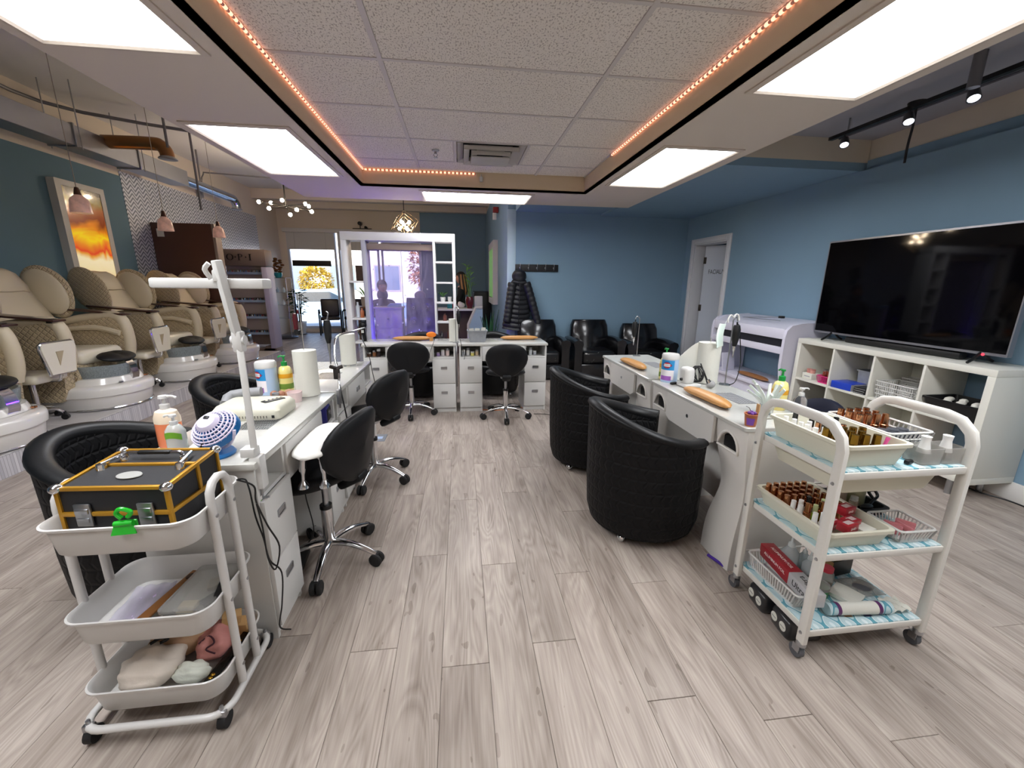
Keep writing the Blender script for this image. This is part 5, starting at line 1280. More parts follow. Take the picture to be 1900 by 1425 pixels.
def q_(op, a, bb=None):
    k = n.new('ShaderNodeMath'); k.operation = op
    for i, v in enumerate((a, bb)):
        if v is None: continue
        if isinstance(v, (int, float)): k.inputs[i].default_value = v
        else: l.new(v, k.inputs[i])
    return k.outputs[0]
f = q_('ADD', q_('COSINE', q_('MULTIPLY', sep.outputs['X'], 2*PI/.07)), q_('COSINE', q_('MULTIPLY', sep.outputs['Y'], 2*PI/.115)))
rp = n.new('ShaderNodeValToRGB'); cr = rp.color_ramp; cr.interpolation = 'CONSTANT'
mpr = n.new('ShaderNodeMapRange'); mpr.inputs['From Min'].default_value = -2; mpr.inputs['From Max'].default_value = 2; l.new(f, mpr.inputs['Value']); l.new(mpr.outputs[0], rp.inputs[0])
cr.elements[0].position = 0; cr.elements[0].color = lin('B4CDD2'); cr.elements[1].position = .43; cr.elements[1].color = lin('5E9DAE')
for p_, c_ in ((.57, 'E8EEEE'), (.62, 'BCD2D6'), (.94, 'DCE8EA')):
    e_ = cr.elements.new(p_); e_.color = lin(c_)
l.new(rp.outputs[0], b.inputs['Base Color'])
for z in (.785, .465, .135):
    q = MB(); q.bx(RX0+.012, RX1-.012, RY0-.012, RY1+.012, z-.03, z-.004, bev=.003); sh = q.build('shelf', CARTW, t)
    Bx('shelf_liner', LINER, sh, RX0+.016, RX1-.016, RY0-.006, RY1+.006, z-.0045, z, bev=0)
    q = MB(); q.cyl((RX0, RY1+.006, z+.06), (RX1, RY1+.006, z+.06), .004, n=8); q.build('guard_rail', CARTW, t)
for x in (RX0, RX1):
    for y in (RY0, RY1):
        q = MB(); q.lathe([(0, .078), (.016, .078), (.018, .062), (.014, .055), (0, .055)], (x, y, 0), 14); q.box((x-.013, y+.006, .045), (.003, .03, .03)); q.box((x+.013, y+.006, .045), (.003, .03, .03)); q.build('caster_fork', STEEL, t, ang=30)
        q = MB(); q.cyl((x-.010, y+.012, .027), (x+.010, y+.012, .027), .027, n=20); q.build('caster_wheel', mat('grey_rubber', '55565A', .6), t)
SZ = (.786, .466, .136)
# bins
bin_('bottle_bin', 'cream plastic bin of bottles on the top shelf of the trolley', 'bin', (1.43, 1.335, SZ[0]), .25, .36, .085, CREAMP, taper=.9)
t = thing('drawer_bin', 'cream plastic bin slung under the top shelf of the trolley', 'bin', (1.52, 1.335, SZ[0]-.105))
q = MB(); q.loft([[(x, y, z) for x, y in rrect(w, d, .02, 3)] for w, d, z in ((.36, .31, 0), (.40, .34, .07), (.41, .35, .07), (.41, .35, .074), (.395, .335, .074), (.355, .305, .004))]); q.build('tub', CREAMP, t)
bin_('bottle_bin', 'cream plastic bin of copper topped bottles on the middle shelf of the trolley', 'bin', (1.435, 1.335, SZ[1]), .26, .37, .07, CREAMP, taper=.9)
basket('slotted_basket', 'white slotted basket of copper bottles and dark lids on the top shelf', 'basket', (1.665, 1.38, SZ[0]), .19, .27, .09, WPLAST, rows=3, pitch=.018)
basket('slotted_basket', 'small white slotted basket of pink packets on the middle shelf', 'basket', (1.685, 1.225, SZ[1]), .15, .14, .055, WPLAST)
bin_('black_bin', 'black tray of big bottles at the back of the middle shelf', 'bin', (1.675, 1.43, SZ[1]), .19, .18, .035, BLACKP, taper=.95)
basket('slotted_basket', 'long white slotted basket along the left edge of the bottom shelf', 'basket', (1.355, 1.37, SZ[2]), .10, .29, .07, WPLAST)
t = thing('clear_tray', 'clear plastic bottle trays at the right front of the top shelf', 'tray', (1.70, 1.19, SZ[0]))
for dx in (-.045, .045):
    q = MB(); q.loft([[(x, y, z) for x, y in rrect(w, d, .006, 2, dx)] for w, d, z in ((.08, .07, 0), (.085, .075, .06), (.079, .069, .06), (.075, .065, .004))]); q.build('tray', FROST, t)
# bottle prototypes
pc = proto('copper_bottle', 'bottle', [('body', [(0, 0), (.0125, 0), (.0125, .042), (.008, .046), (0, .046)], COPPER, 12), ('cap', [(0, .046), (.0105, .046), (.0095, .078), (0, .08)], mat('copper_cap', 'D49A70', .2, 1), 12)], 'copper bottles on the trolley')
pk = proto('polish_bottle', 'bottle', [('body', [(0, 0), (.0125, 0), (.0125, .036), (.007, .042), (0, .042)], mat('milky_glass', 'E8E4DE', .2, coat=.4), 12), ('cap', [(0, .042), (.0095, .042), (.0085, .082), (0, .083)], mat('black_cap', '121213', .25, coat=.3), 12)], 'black capped bottles in the top bin')
pw = proto('white_bottle', 'bottle', [('body', [(0, 0), (.0125, 0), (.0125, .036), (.007, .042), (0, .042)], mat('pale_body', 'EAE6E0', .3), 12), ('cap', [(0, .042), (.0095, .042), (.0085, .078), (0, .079)], mat('white_cap', 'F2F1EE', .3), 12)], 'white capped bottles on the trolley')
pg = proto('gold_bottle', 'bottle', [('body', [(0, 0), (.014, 0), (.014, .05), (.009, .055), (0, .055)], mat('gold_black_print', '6A4E20', .25, .8, var=.6, vscale=70), 12), ('cap', [(0, .055), (.0115, .055), (.0105, .085), (0, .086)], mat('gold_cap', '8A6A28', .25, .9), 12)], 'gold and black bottles in the top bin')
pl_ = proto('lime_bottle', 'bottle', [('body', [(0, 0), (.0125, 0), (.0125, .036), (.007, .042), (0, .042)], mat('lime_body', 'A4CC38', .3), 12), ('cap', [(0, .042), (.0095, .042), (.0085, .078), (0, .079)], mat('lime_cap', 'D8EAB0', .3), 12)], 'lime green bottles in the middle bin')
rnd = random.Random(3)
B0 = SZ[0]+.005
# top bin: rows from the back (far) to the front
spots = []
for r_, y in enumerate((1.475, 1.44, 1.405, 1.37, 1.335)):
    for c_ in range(5):
        spots.append((1.345+.04*c_+rnd.uniform(-.004, .004), y+rnd.uniform(-.004, .004), r_, c_))
for x, y, r_, c_ in spots:
    p_ = rnd.random()
    if (r_, c_) in ((0, 1), (1, 2), (1, 3), (2, 3), (2, 4), (3, 2)): put(pk, (x, y, B0), 'black capped bottle in the cream top bin, %s row from the back, %s from left' % (ORD[r_], ORD[c_]), s=1.15)
    elif (r_, c_) in ((3, 4), (2, 2)): put(pc, (x, y, B0), 'copper bottle among white ones in the cream top bin, %s row from the back' % ORD[r_])
    elif p_ < .85: put(pw, (x, y, B0), 'white capped bottle in the cream top bin, %s row from the back, %s from left' % (ORD[r_], ORD[c_]), s=1.05)
for k, (x, y) in enumerate(((1.35, 1.29), (1.385, 1.295), (1.42, 1.29), (1.455, 1.285), (1.49, 1.28), (1.37, 1.25), (1.41, 1.25), (1.45, 1.245), (1.39, 1.215), (1.43, 1.21), (1.47, 1.205))):
    put(pg, (x, y, B0), 'gold and black bottle in the cream top bin, %s gold row, %s from left' % (('rear', 'middle', 'front')[0 if k < 5 else 1 if k < 8 else 2], ORD[k if k < 5 else k-5 if k < 8 else k-8]), s=1.15)
q = MB(); q.tube([(0, 0, 0), (.02, 0, .05), (.03, 0, .08)], [.003, .005, .007], 8); tag(q.build('pink_brush', mat('hot_pink', 'E85AA0', .4), None, loc=(1.505, 1.22, B0)), 'hot pink brush leaning at the corner of the cream top bin', 'brush')
# top slotted basket: copper bottles behind, dark lids in front
for r_ in range(3):
    for c_ in range(4):
        put(pc, (1.605+.04*c_, 1.485-.042*r_, SZ[0]+.013), 'copper bottle in the white slotted top basket, %s row from the back, %s from left' % (ORD[r_], ORD[c_]), s=1.25)
pj = proto('dark_lid_jar', 'jar', [('jar', [(0, 0), (.019, 0), (.019, .042), (0, .042)], mat('smoke_jar', '6E7074', .2), 14), ('lid', [(0, .042), (.02, .042), (.02, .058), (.018, .06), (0, .06)], mat('slate_lid', '3C3F46', .35), 16)], 'dark lidded jars in the slotted basket')
for r_ in range(2):
    for c_ in range(4): put(pj, (1.60+.042*c_, 1.33-.045*r_, SZ[0]+.013), 'dark lidded jar in the white slotted basket, %s row, %s from left' % (('rear', 'front')[r_], ORD[c_]))
# cone bottles in clear trays
pn = proto('cone_bottle', 'bottle', [('body', [(0, 0), (.024, 0), (.024, .03), (0, .03)], FROST, 16), ('cone', [(0, .03), (.02, .03), (.013, .07), (.014, .082), (.015, .09), (0, .09)], mat('white_cone', 'F4F3F0', .35), 16)], 'white cone-topped bottles in clear trays')
put(pn, (1.655, 1.19, SZ[0]+.006), 'left one of two white cone-topped bottles in the clear trays')
put(pn, (1.745, 1.19, SZ[0]+.006), 'right one of two white cone-topped bottles in the clear trays')
t = thing('black_clip', 'small black clip lying beside the cream top bin', 'clip', (1.585, 1.175, SZ[0]), .3); q = MB(); q.box((0, 0, .008), (.035, .018, .016), bev=.006); q.build('body', BLACKP, t)
# middle bin
B1 = SZ[1]+.005
for r_ in range(6):
    for c_ in range(6):
        x, y = 1.335+.034*c_, 1.495-.035*r_
        if r_ == 4 and c_ in (0, 1) or r_ == 5 and c_ in (0,): 
            put(pw, (x, y, B1), 'white capped bottle among copper ones in the middle bin, %s row, %s from left' % (ORD[r_], ORD[c_])); continue
        if r_ == 4 and c_ == 2: put(pk, (x, y, B1), 'black capped bottle among the copper ones in the middle bin'); continue
        if (r_, c_) in ((5, 2), (4, 4), (5, 4)): put(pl_, (x, y, B1), 'lime green bottle in the middle bin, %s row from the back, %s from left' % (ORD[r_], ORD[c_])); continue
        put(pc, (x, y, B1), 'copper topped bottle in the middle bin, %s row from the back, %s from left' % (ORD[r_], ORD[c_]), s=1.1)
for i, (x, y) in enumerate(((1.345, 1.26), (1.375, 1.255), (1.35, 1.22))): put(pw, (x, y, B1), 'white bottle at the front left of the middle bin, '+('rear left one', 'rear right one', 'foremost one')[i])
REDBOX = mat('red_box_print', '9E1F2C', .3, coat=.2); TOPW = mat('box_window', 'C8B4B4', .35)
for k, (x, y, z) in enumerate(((1.415, 1.255, 0), (1.475, 1.235, 0), (1.42, 1.195, 0), (1.50, 1.285, 0))):
    t = thing('polish_box', 'glossy red polish box lying in the middle bin, '+('behind the lettered one', 'right of the lettered one', 'nearest and lettered on its front', 'at the rear right')[k], 'box', (x, y, B1+.012*k+.02), .25, 'red polish boxes')
    Bx('carton', REDBOX, t, -.032, .032, -.02, .02, 0, .032, bev=.002); Bx('window', TOPW, t, -.018, .018, -.01, .01, .032, .0325, bev=0)
    text('lettering', 'DND', .013, mat('white_print', 'F0ECE8', .4), t, facing((0, -.0203, .016), (0, -1, 0)), .0003)
t = thing('white_box', 'small white box at the front right of the middle bin', 'box', (1.505, 1.205, B1+.01), .2); Bx('carton', PAPER, t, -.032, .032, -.025, .025, 0, .035, bev=.002)
# black tray contents
BT = SZ[1]+.006
t = thing('pump_jar', 'pale labelled jar standing in the black tray of the middle shelf', 'bottle', (1.63, 1.45, BT))
q = MB(); q.lathe([(0, 0), (.036, 0), (.036, .11), (.03, .125), (0, .125)], n=22); q.build('jar', mat('beige_jar', 'C0AE9C', .35), t)
q = MB(); q.grid(lambda u, v: (.0366*math.cos(3.2+2.4*u), .0366*math.sin(3.2+2.4*u), .075+.03*v), 12, 2); q.build('label', mat('grey_label', '5C5650', .5), t)
q = MB(); q.lathe([(0, .125), (.03, .125), (.03, .145), (0, .147)], n=20); q.build('lid', CREAMP, t)
t = thing('acetone_bottle', 'translucent yellowish bottle with a black cap in the black tray', 'bottle', (1.715, 1.445, BT))
q = MB(); q.lathe([(0, 0), (.036, 0), (.038, .01), (.037, .085), (.015, .115), (0, .115)], n=22); q.build('body', mat('yellowish_plastic', 'C9C8A4', .3, trans=.3), t)
q = MB(); q.lathe([(0, .113), (.018, .113), (.018, .142), (0, .143)], n=16); q.build('cap', BLACKP, t)
t = thing('small_bottle', 'small white capped bottle in front of the pale jar', 'bottle', (1.648, 1.385, BT))
q = MB(); q.lathe([(0, 0), (.016, 0), (.016, .045), (0, .046)], n=16); q.build('body', mat('beige_jar', 'C0AE9C', .35), t)
q = MB(); q.lathe([(0, .046), (.014, .046), (.013, .064), (0, .065)], n=14); q.build('cap', WPLAST, t)
t = thing('curling_tool', 'black corded tool coiled in the black tray', 'tool', (1.715, 1.375, BT+.02))
q = MB(); q.tube([(-.03, -.02, .01), (0, -.01, .03), (.03, .0, .045), (.035, .02, .06), (.02, .03, .05), (.04, .02, .02)], .006, 8, sub=4); q.ell((-.035, -.02, .012), (.03, .012, .012), 12, 8); q.build('body', BLACKP, t)
for k in range(6):
    t = thing('pink_packet', 'small pink packet in the little slotted basket, %s from left' % ORD[k], 'packet', (1.64+.018*k, 1.225+.012*(k % 3)-.01, SZ[1]+.014+.004*(k % 2)), .3*(k % 3), 'pink packets'); q = MB(); q.box((0, 0, .012), (.016, .06, .022), ry=.3, bev=.004); q.build('packet', mat('pink_packet_print', ('C87A80', 'D88A9C', 'B86A64')[k % 3], .4), t)
# bottom shelf
B2 = SZ[2]
t = thing('foil_box', 'long red and silver foil carton with big lettering lying in the slotted basket', 'box', (1.375, 1.35, B2+.035), -PI/2-.12)
L = .33; SIL = mat('silver_carton', 'C6C6C8', .35, .3)
Bx('red_end', REDBOX, t, -L/2, L*.1, -.03, .03, .012, .07, bev=.002); Bx('silver_end', SIL, t, L*.1, L/2, -.03, .03, .012, .07, bev=.002)
WP = mat('white_print', 'F0ECE8', .4)
Mtop = Matrix.Translation((-.06, 0, .0703)); text('lettering', 'ALUMINUM FOIL', .019, WP, t, Mtop, .0003)
text('lettering', 'Ultra', .036, INK, t, Matrix.Translation((.095, 0, .0703)) @ Matrix.Rotation(PI, 4, 'Z'), .0003)
text('side_lettering', 'ALUMINUM FOIL', .019, WP, t, Matrix.Translation((-.06, -.0303, .045)) @ Matrix.Rotation(PI/2, 4, 'X'), .0003)
text('side_lettering', 'Ultra', .036, INK, t, Matrix.Translation((.095, -.0303, .042)) @ Matrix.Rotation(PI/2, 4, 'X'), .0003)
ps = proto('squeeze_bottle', 'bottle', [('body', [(0, 0), (.028, 0), (.03, .01), (.03, .09), (.012, .115), (0, .115)], mat('translucent_bottle', 'D0D6D8', .25, trans=.55, ior=1.15), 18), ('nozzle', [(0, .115), (.013, .115), (.012, .128), (.005, .135), (.003, .16), (0, .16)], mat('nozzle_plastic', 'D8DCDC', .3, trans=.3), 14)], 'translucent squeeze bottles')
put(ps, (1.455, 1.445, B2), 'tallest translucent squeeze bottle on the bottom shelf', s=1.15)
put(ps, (1.50, 1.385, B2), 'second translucent squeeze bottle, in front of the tallest', s=.9)
put(ps, (1.53, 1.445, B2), 'greenish shadowed squeeze bottle at the rear of the bottom shelf', s=.8)
t = thing('tape_spool', 'green based spool with a pale rim on the bottom shelf', 'spool', (1.475, 1.31, B2)); q = MB(); q.lathe([(0, 0), (.042, 0), (.042, .035), (0, .036)], n=22); q.build('base', mat('green_spool', '2E8A3C', .4), t); q = MB(); q.lathe([(.0, .036), (.045, .036), (.045, .05), (.03, .052), (0, .05)], n=22); q.build('rim', FROST, t)
t = thing('red_lid_jar', 'clear jar with a red lid behind the front post', 'jar', (1.565, 1.36, B2)); q = MB(); q.lathe([(0, 0), (.028, 0), (.03, .05), (.022, .062), (0, .062)], n=18); q.build('jar', FROST, t); q = MB(); q.lathe([(0, .062), (.024, .062), (.024, .08), (0, .082)], n=18); q.build('lid', mat('red_lid', 'B83A48', .35), t)
t = thing('black_gold_box', 'open black and tan box holding small jars at the rear of the bottom shelf', 'box', (1.675, 1.44, B2), .15)
q = MB(); q.loft([[(x, y, z) for x, y in rrect(w, d, .003, 1)] for w, d, z in ((.12, .09, 0), (.12, .09, .075), (.114, .084, .075), (.114, .084, .004))]); q.build('carton', mat('black_carton', '2A2620', .4), t)
Bx('tan_panel', mat('tan_carton', '9A7A50', .6), t, -.0605, -.06, -.045, .045, 0, .075, bev=0)
for k in range(2):
    q = MB(); q.lathe([(0, .006), (.02, .006), (.02, .07), (.01, .08), (0, .08)], (-.028+.055*k, 0, 0), 14); q.build('jar', mat('olive_jar', '7A7A50', .3), t)
t = thing('napkin_packet', 'white folded napkin packet lying on the bottom shelf', 'packet', (1.585, 1.275, B2), .5)
q = MB(); q.grid(lambda u, v: (-.05+.1*u, -.05+.1*v, .016+.006*math.sin(6*u)*math.cos(5*v)), 8, 8); q.build('packet', PAPER, t, solid=.014)
t = thing('plastic_bag', 'crumpled clear and black plastic bag beside the napkin packet', 'bag', (1.68, 1.31, B2), 0)
q = MB(); q.grid(lambda u, v: (-.07+.15*u, -.05+.11*v, .004+.03*abs(math.sin(5*u+3*v))*math.sin(PI*u)*math.sin(PI*v)+.002), 16, 14); q.build('bag', FROST, t, solid=.002)
q = MB(); q.ell((.02, 0, .012), (.045, .03, .012), 14, 8); q.build('dark_contents', mat('grey_bits', '55565C', .6), t)
t = thing('wipes_roll', 'white tube roll with purple bands lying at the front of the bottom shelf', 'roll', (1.545, 1.19, B2+.024), -.08)
q = MB(); q.cyl((-.13, 0, 0), (.13, 0, 0), .0235, n=24); q.build('tube', LINER, t); PB = mat('purple_band', '5A2A5E', .4)
q = MB(); q.cyl((-.085, 0, 0), (.075, 0, 0), .0239, n=24); q.build('label', PAPER, t)
for a, b_ in ((-.097, -.083), (.07, .085)):
    q = MB(); q.cyl((a, 0, 0), (b_, 0, 0), .0243, n=24); q.build('band', PB, t)
for k, (x, c) in enumerate(((-.045, 'C08A5A'), (.035, '3A3A6E'))):
    q = MB(); q.grid(lambda u, v: (x-.016+.032*u, .0246*math.cos(3.6+1.0*v), .0246*math.sin(3.6+1.0*v)+.0+.0), 3, 6)
    for v in q.bm.verts: v.co.z, v.co.y = .0246*math.sin(2.0+.9*((v.co.y))*0+math.atan2(v.co.z, v.co.y)-1.6), .0246*math.cos(math.atan2(v.co.z, v.co.y)-1.6) if False else v.co.y
    q.build('picture', mat('label_pic_'+c, c, .5), t)
t = thing('white_wipe', 'crumpled white tissue at the right end of the bottom shelf', 'tissue', (1.725, 1.195, B2), 0)
q = MB(); q.grid(lambda u, v: (-.04+.08*u, -.03+.07*v, .006+.014*abs(math.sin(7*u+4*v))), 10, 10); q.build('tissue', PAPER, t, solid=.002)
t = thing('blue_tube', 'small purple marker lying on the floor under the right desk', 'marker', (1.30, 1.70, 0), .3)
q = MB(); q.cyl((0, -.06, .008), (0, .06, .008), .008, n=12); q.build('barrel', mat('violet_plastic', '4A2A9A', .35), t)
# lamps stored on the floor below
for k, (x, y) in enumerate(((1.30, 1.40), (1.30, 1.26))):
    t = thing('black_speaker_box', ('rear' if k == 0 else 'front')+' black box with two round white labels on the floor under the trolley', 'box', (x+.06, y, 0), -.12, 'black boxes under the trolley')
    q = MB(); q.box((0, 0, .045), (.15, .115, .09), bev=.02, seg=3); q.build('case', mat('dark_smoke_plastic', '2A2A2C', .3, coat=.4), t)
    for s in (-1, 1):
        q = MB(); q.lathe([(0, 0), (.019, 0), (.019, .002), (0, .002)], n=18); q.tr(q.bm.verts[:], Matrix.Translation((-.0755, s*.027, .05)) @ Matrix.Rotation(-PI/2, 4, 'Y')); lb = q.build('round_label', PAPER, t)
        Bx('label_bar', mat('label_grey', '8A8A88', .6), lb, -.0782, -.0776, s*.027-.013, s*.027+.013, .048, .052, bev=0)
# ================================================================ right side: cube shelf, TV, dryer, tracks
KX, KY0, KY1, KZ0, KZ1 = 3.31, 2.10, 3.66, .12, .905
t = thing('cube_shelf', 'white eight-cube shelf unit standing under the large black television', 'shelf', (0, 0, 0))
KW = mat('cube_white', 'DAD8CE', .4)
Bx('top_panel', KW, t, KX, KX+.385, KY0, KY1, KZ1-.045, KZ1, bev=.003); Bx('bottom_panel', KW, t, KX, KX+.385, KY0, KY1, KZ0, KZ0+.045, bev=.003)
for y in (KY0, KY1-.045): Bx('side_panel', KW, t, KX, KX+.385, y, y+.045, KZ0+.045, KZ1-.045, bev=.003)
cw_ = (KY1-KY0-.09-3*.018)/4
YC = []
for k in range(4):
    ya = KY0+.045+k*(cw_+.018); YC.append(ya+cw_/2)
    if k < 3: Bx('divider', KW, t, KX+.004, KX+.38, ya+cw_, ya+cw_+.018, KZ0+.045, KZ1-.045, bev=.002)
ZM = (KZ0+KZ1)/2
for k in range(4): Bx('middle_shelf', KW, t, KX+.004, KX+.38, KY0+.046+k*(cw_+.018), KY0+.044+k*(cw_+.018)+cw_, ZM-.009, ZM+.009, bev=.001)
for k in (1, 2, 3): Bx('back_board', mat('cube_back', 'C9C6B8', .6), t, KX+.372, KX+.384, YC[k]-cw_/2, YC[k]+cw_/2, KZ0+.045, KZ1-.045, bev=0)
for y in (KY0+.12, KY1-.12, (KY0+KY1)/2):
    for x in (KX+.06, KX+.32):
        q = MB(); q.cyl((x, y, 0), (x, y, KZ0), .018, n=12); q.build('leg', STEEL, t)
ZF = ZM+.0095
c1, c2, c3, c4 = YC[3], YC[2], YC[1], YC[0]      # left to right as seen
t = thing('white_box', 'small white lettered box in the top left cube', 'box', (KX+.10, c1+.10, ZF)); Bx('carton', PAPER, t, -.05, .05, -.055, .055, 0, .055, bev=.002); Bx('print', mat('grey_print', '9A9AA0', .6), t, -.0506, -.05, -.035, .03, .02, .03, bev=0)
for k, (y, c) in enumerate(((c1+.12, 'C88C84'), (c1+.08, 'D09A90'), (c1-.0, 'D8D6DA'))):
    z = ZF+.0555 if k < 2 else ZF
    t = thing('cream_jar', ('left pink jar standing on the small white box', 'right pink jar standing on the small white box', 'clear jar with a silver lid beside the small white box')[k], 'jar', (KX+.09+(.06 if k == 2 else 0), y, z), 0)
    hh = .04 if k < 2 else .11
    q = MB(); q.lathe([(0, 0), (.022, 0), (.022, hh*.7), (0, hh*.7)], n=16); q.build('jar', mat('kjar_'+c, c, .25), t)
    q = MB(); q.lathe([(0, hh*.7), (.023, hh*.7), (.023, hh), (0, hh)], n=16); q.build('lid', STEEL if k == 2 else mat('rose_lid', 'B87870', .3), t)
basket('pink_basket', 'hot pink slotted basket of red bottles in the top left cube', 'basket', (KX+.09, c1-.10, ZF), .13, .13, .07, mat('hot_pink_plastic', 'D02878', .35), pitch=.012)
pr_ = proto('red_bottle', 'bottle', [('body', [(0, 0), (.013, 0), (.013, .05), (0, .052)], mat('deep_red', '7A1A22', .2, coat=.4), 12), ('cap', [(0, .052), (.01, .052), (.009, .085), (0, .086)], mat('rose_cap', 'B8604C', .25, .6), 12)], 'red bottles in the pink basket')
for k in range(6): put(pr_, (KX+.06+.03*(k % 3), c1-.125+.05*(k//3), ZF+.013), 'red bottle in the hot pink basket, %s row, %s of three' % (('right', 'left')[k//3], ORD[k % 3]), s=1.1)
t = bin_('grey_tin', 'grey tin box at the back of the second cube from the left', 'box', (KX+.26, c2-.03, ZF), .17, .24, .17, GALVB, taper=.94)
t = thing('blue_box', 'bright blue flat box in the second cube from the left', 'box', (KX+.10, c2+.07, ZF), .1); Bx('carton', mat('cobalt_carton', '1E40B8', .35), t, -.09, .09, -.09, .09, 0, .06, bev=.003); Bx('silver_edge', SIL, t, -.0906, .09, -.0906, -.09, .004, .056, bev=0)
for k in range(3):
    t = thing('black_case', 'slim black case stacked in the second cube, '+('bottom', 'middle', 'top')[k]+' of three', 'case', (KX+.08, c2-.10, ZF+.018*k), .05*k, 'slim black cases'); Bx('case', BLACKP, t, -.06, .06, -.05, .05, 0, .0175, bev=.003); Bx('pale_line', SIL, t, -.0604, -.06, -.045, .045, .006, .009, bev=0)
basket('storage_basket', 'front white slotted basket in the third cube from the left', 'basket', (KX+.13, c3-.0, ZF), .22, .30, .15, WPLAST, rows=4, pitch=.016, taper=.92)
basket('storage_basket', 'rear white slotted basket in the third cube from the left', 'basket', (KX+.30, c3-.0, ZF), .10, .30, .17, WPLAST, rows=4, pitch=.016, taper=.92)
bin_('black_tub', 'black plastic tub of small white things in the top right cube', 'tub', (KX+.16, c4, ZF), .28, .33, .12, BLACKP, taper=.86)
for k in range(9):
    q = MB(); q.ell((0, 0, .016), (.03, .022, .016), 10, 6); tag(q.build('white_swab', mat('offwhite', 'DDDAD2', .6), None, loc=(KX+.09+.05*(k % 3), c4-.1+.045*k*.6, ZF+.085+.006*(k % 2))), 'small white wad in the black tub, %s placed from the right' % ORD[k], 'wad', 'white wads in the black tub')
bin_('navy_tub', 'navy blue tub in the lower left cube', 'tub', (KX+.14, c1+.05, KZ0+.0455), .24, .2, .12, mat('navy_plastic', '1E2A5A', .4), taper=.85)
t = thing('cardboard_box', 'small tan cardboard box of gold topped bottles in the lower left cube', 'box', (KX+.09, c1-.11, KZ0+.0455)); q = MB(); q.loft([[(x, y, z) for x, y in rrect(w, d, .003, 1)] for w, d, z in ((.13, .11, 0), (.13, .11, .10), (.124, .104, .10), (.124, .104, .004))]); q.build('carton', mat('tan_carton', '9A7A50', .6), t)
pq = proto('brass_bottle', 'bottle', [('body', [(0, 0), (.014, 0), (.014, .09), (0, .09)], mat('amber', 'A06A2A', .3), 12), ('cap', [(0, .09), (.012, .09), (.011, .125), (0, .126)], GOLD, 12)], 'gold topped bottles in the cardboard box')
for k in range(6): put(pq, (KX+.055+.034*(k % 3), c1-.13+.04*(k//3), KZ0+.05), 'gold topped bottle in the small cardboard box, %s row, %s of three' % (('right', 'left')[k//3], ORD[k % 3]))
t = thing('pink_case', 'flat pink case in the lower right cube', 'case', (KX+.10, c4+.0, KZ0+.0455)); Bx('case', mat('salmon_plastic', 'E09A94', .4), t, -.06, .06, -.1, .1, 0, .05, bev=.01)
# television
t = thing('television', 'very large black flat television standing on the white cube shelf', 'television', (3.50, 2.93, .007), 0)
W2 = .745
TVF = mat('tv_frame_silver', '8A8A90', .3, .6)
Bx('screen', mat('tv_screen', '040406', .05, spec=.2), t, -.02, -.012, -W2+.008, W2-.008, .978, 1.792, bev=0)
q = MB(); o_ = rrect(2*W2, .845, .006, 2, 0, 1.383); i_ = rrect(2*W2-.016, .815, .004, 2, 0, 1.385)
q.loft([[(.015, y, z) for y, z in o_], [(-.024, y, z) for y, z in o_], [(-.024, y, z) for y, z in i_], [(-.018, y, z) for y, z in i_]], cap=False); q.build('bezel', TVF, t, ang=30)
Bx('back_shell', BLACKP, t, -.011, .05, -W2+.02, W2-.02, .99, 1.78, bev=.01)
for y in (-.60, .55):
    q = MB(); q.tube([(0, y, .985), (-.07, y-.01, .935), (-.13, y-.02, .909)], .009, 8, sub=3); q.tube([(0, y, .985), (.06, y, .93), (.10, y, .911)], .009, 8, sub=3); q.build('leg', BLACKP, t)
q = MB(); q.lathe([(0, 0), (.01, 0), (.008, .005), (0, .005)], n=12); q.tr(q.bm.verts[:], Matrix.Translation((-.024, -.62, .962)) @ Matrix.Rotation(-PI/2, 4, 'Y')); q.build('red_light', mat('red_led', 'D03A4A', .3, emit=1.5), t)
t = thing('soundbar', 'long black soundbar lying under the television', 'soundbar', (3.53, 2.9, KZ1)); q = MB(); q.box((0, 0, .028), (.07, .9, .05), bev=.012); q.build('body', BLACKP, t)
t = thing('white_papers', 'white papers lying at the left end of the cube shelf top', 'papers', (3.38, 3.55, KZ1), .2)
for k in range(3): Bx('sheet', PAPER, t, -.05+.004*k, .05, -.09, .09-.005*k, .002*k, .002*k+.0015, bev=0)
# nail drying station
t = thing('drying_station', 'white arched nail drying station against the blue wall beside the cube shelf', 'dryer', (0, 0, 0))
DRY = mat('lavender_white_laminate', 'D5D3E2', .35)
DX0, DX1, DY0, DY1 = 3.20, 3.68, 3.70, 4.93
for y in (DY0, DY1-.035):
    q = MB(); prof = [(DX0+.06, 0), (DX1, 0), (DX1, 1.06), (DX0+.16, 1.04), (DX0+.06, 1.02), (DX0+.012, .97), (DX0, .90), (DX0, .62), (DX0+.02, .5), (DX0+.05, .36), (DX0+.06, .2)]
    q.prism(prof, .035, Matrix.Translation((0, y+.035, 0)) @ FLIPX); q.build('side_panel', DRY, t, ang=40)
Bx('lower_counter', DRY, t, DX0+.02, DX1, DY0+.036, DY1-.036, .33, .37, bev=.004)
Bx('counter_front', DRY, t, DX0+.05, DX0+.07, DY0+.036, DY1-.036, .02, .33, bev=.003)
Bx('canopy_front', DRY, t, DX0+.01, DX0+.05, DY0+.036, DY1-.036, .88, .985, bev=.006)
q = MB(); q.loft([[(DX0+.02, y, .985), (DX0+.16, y, 1.035), (DX1, y, 1.055), (DX1, y, 1.04), (DX0+.16, y, 1.02), (DX0+.05, y, .97)] for y in (DY0+.036, DY1-.036)]); q.build('canopy_top', DRY, t, ang=30)
Bx('slot_shade', mat('smoke_black', '2A2A30', .3), t, DX0+.03, DX0+.045, DY0+.08, DY1-.08, .80, .879, bev=0)
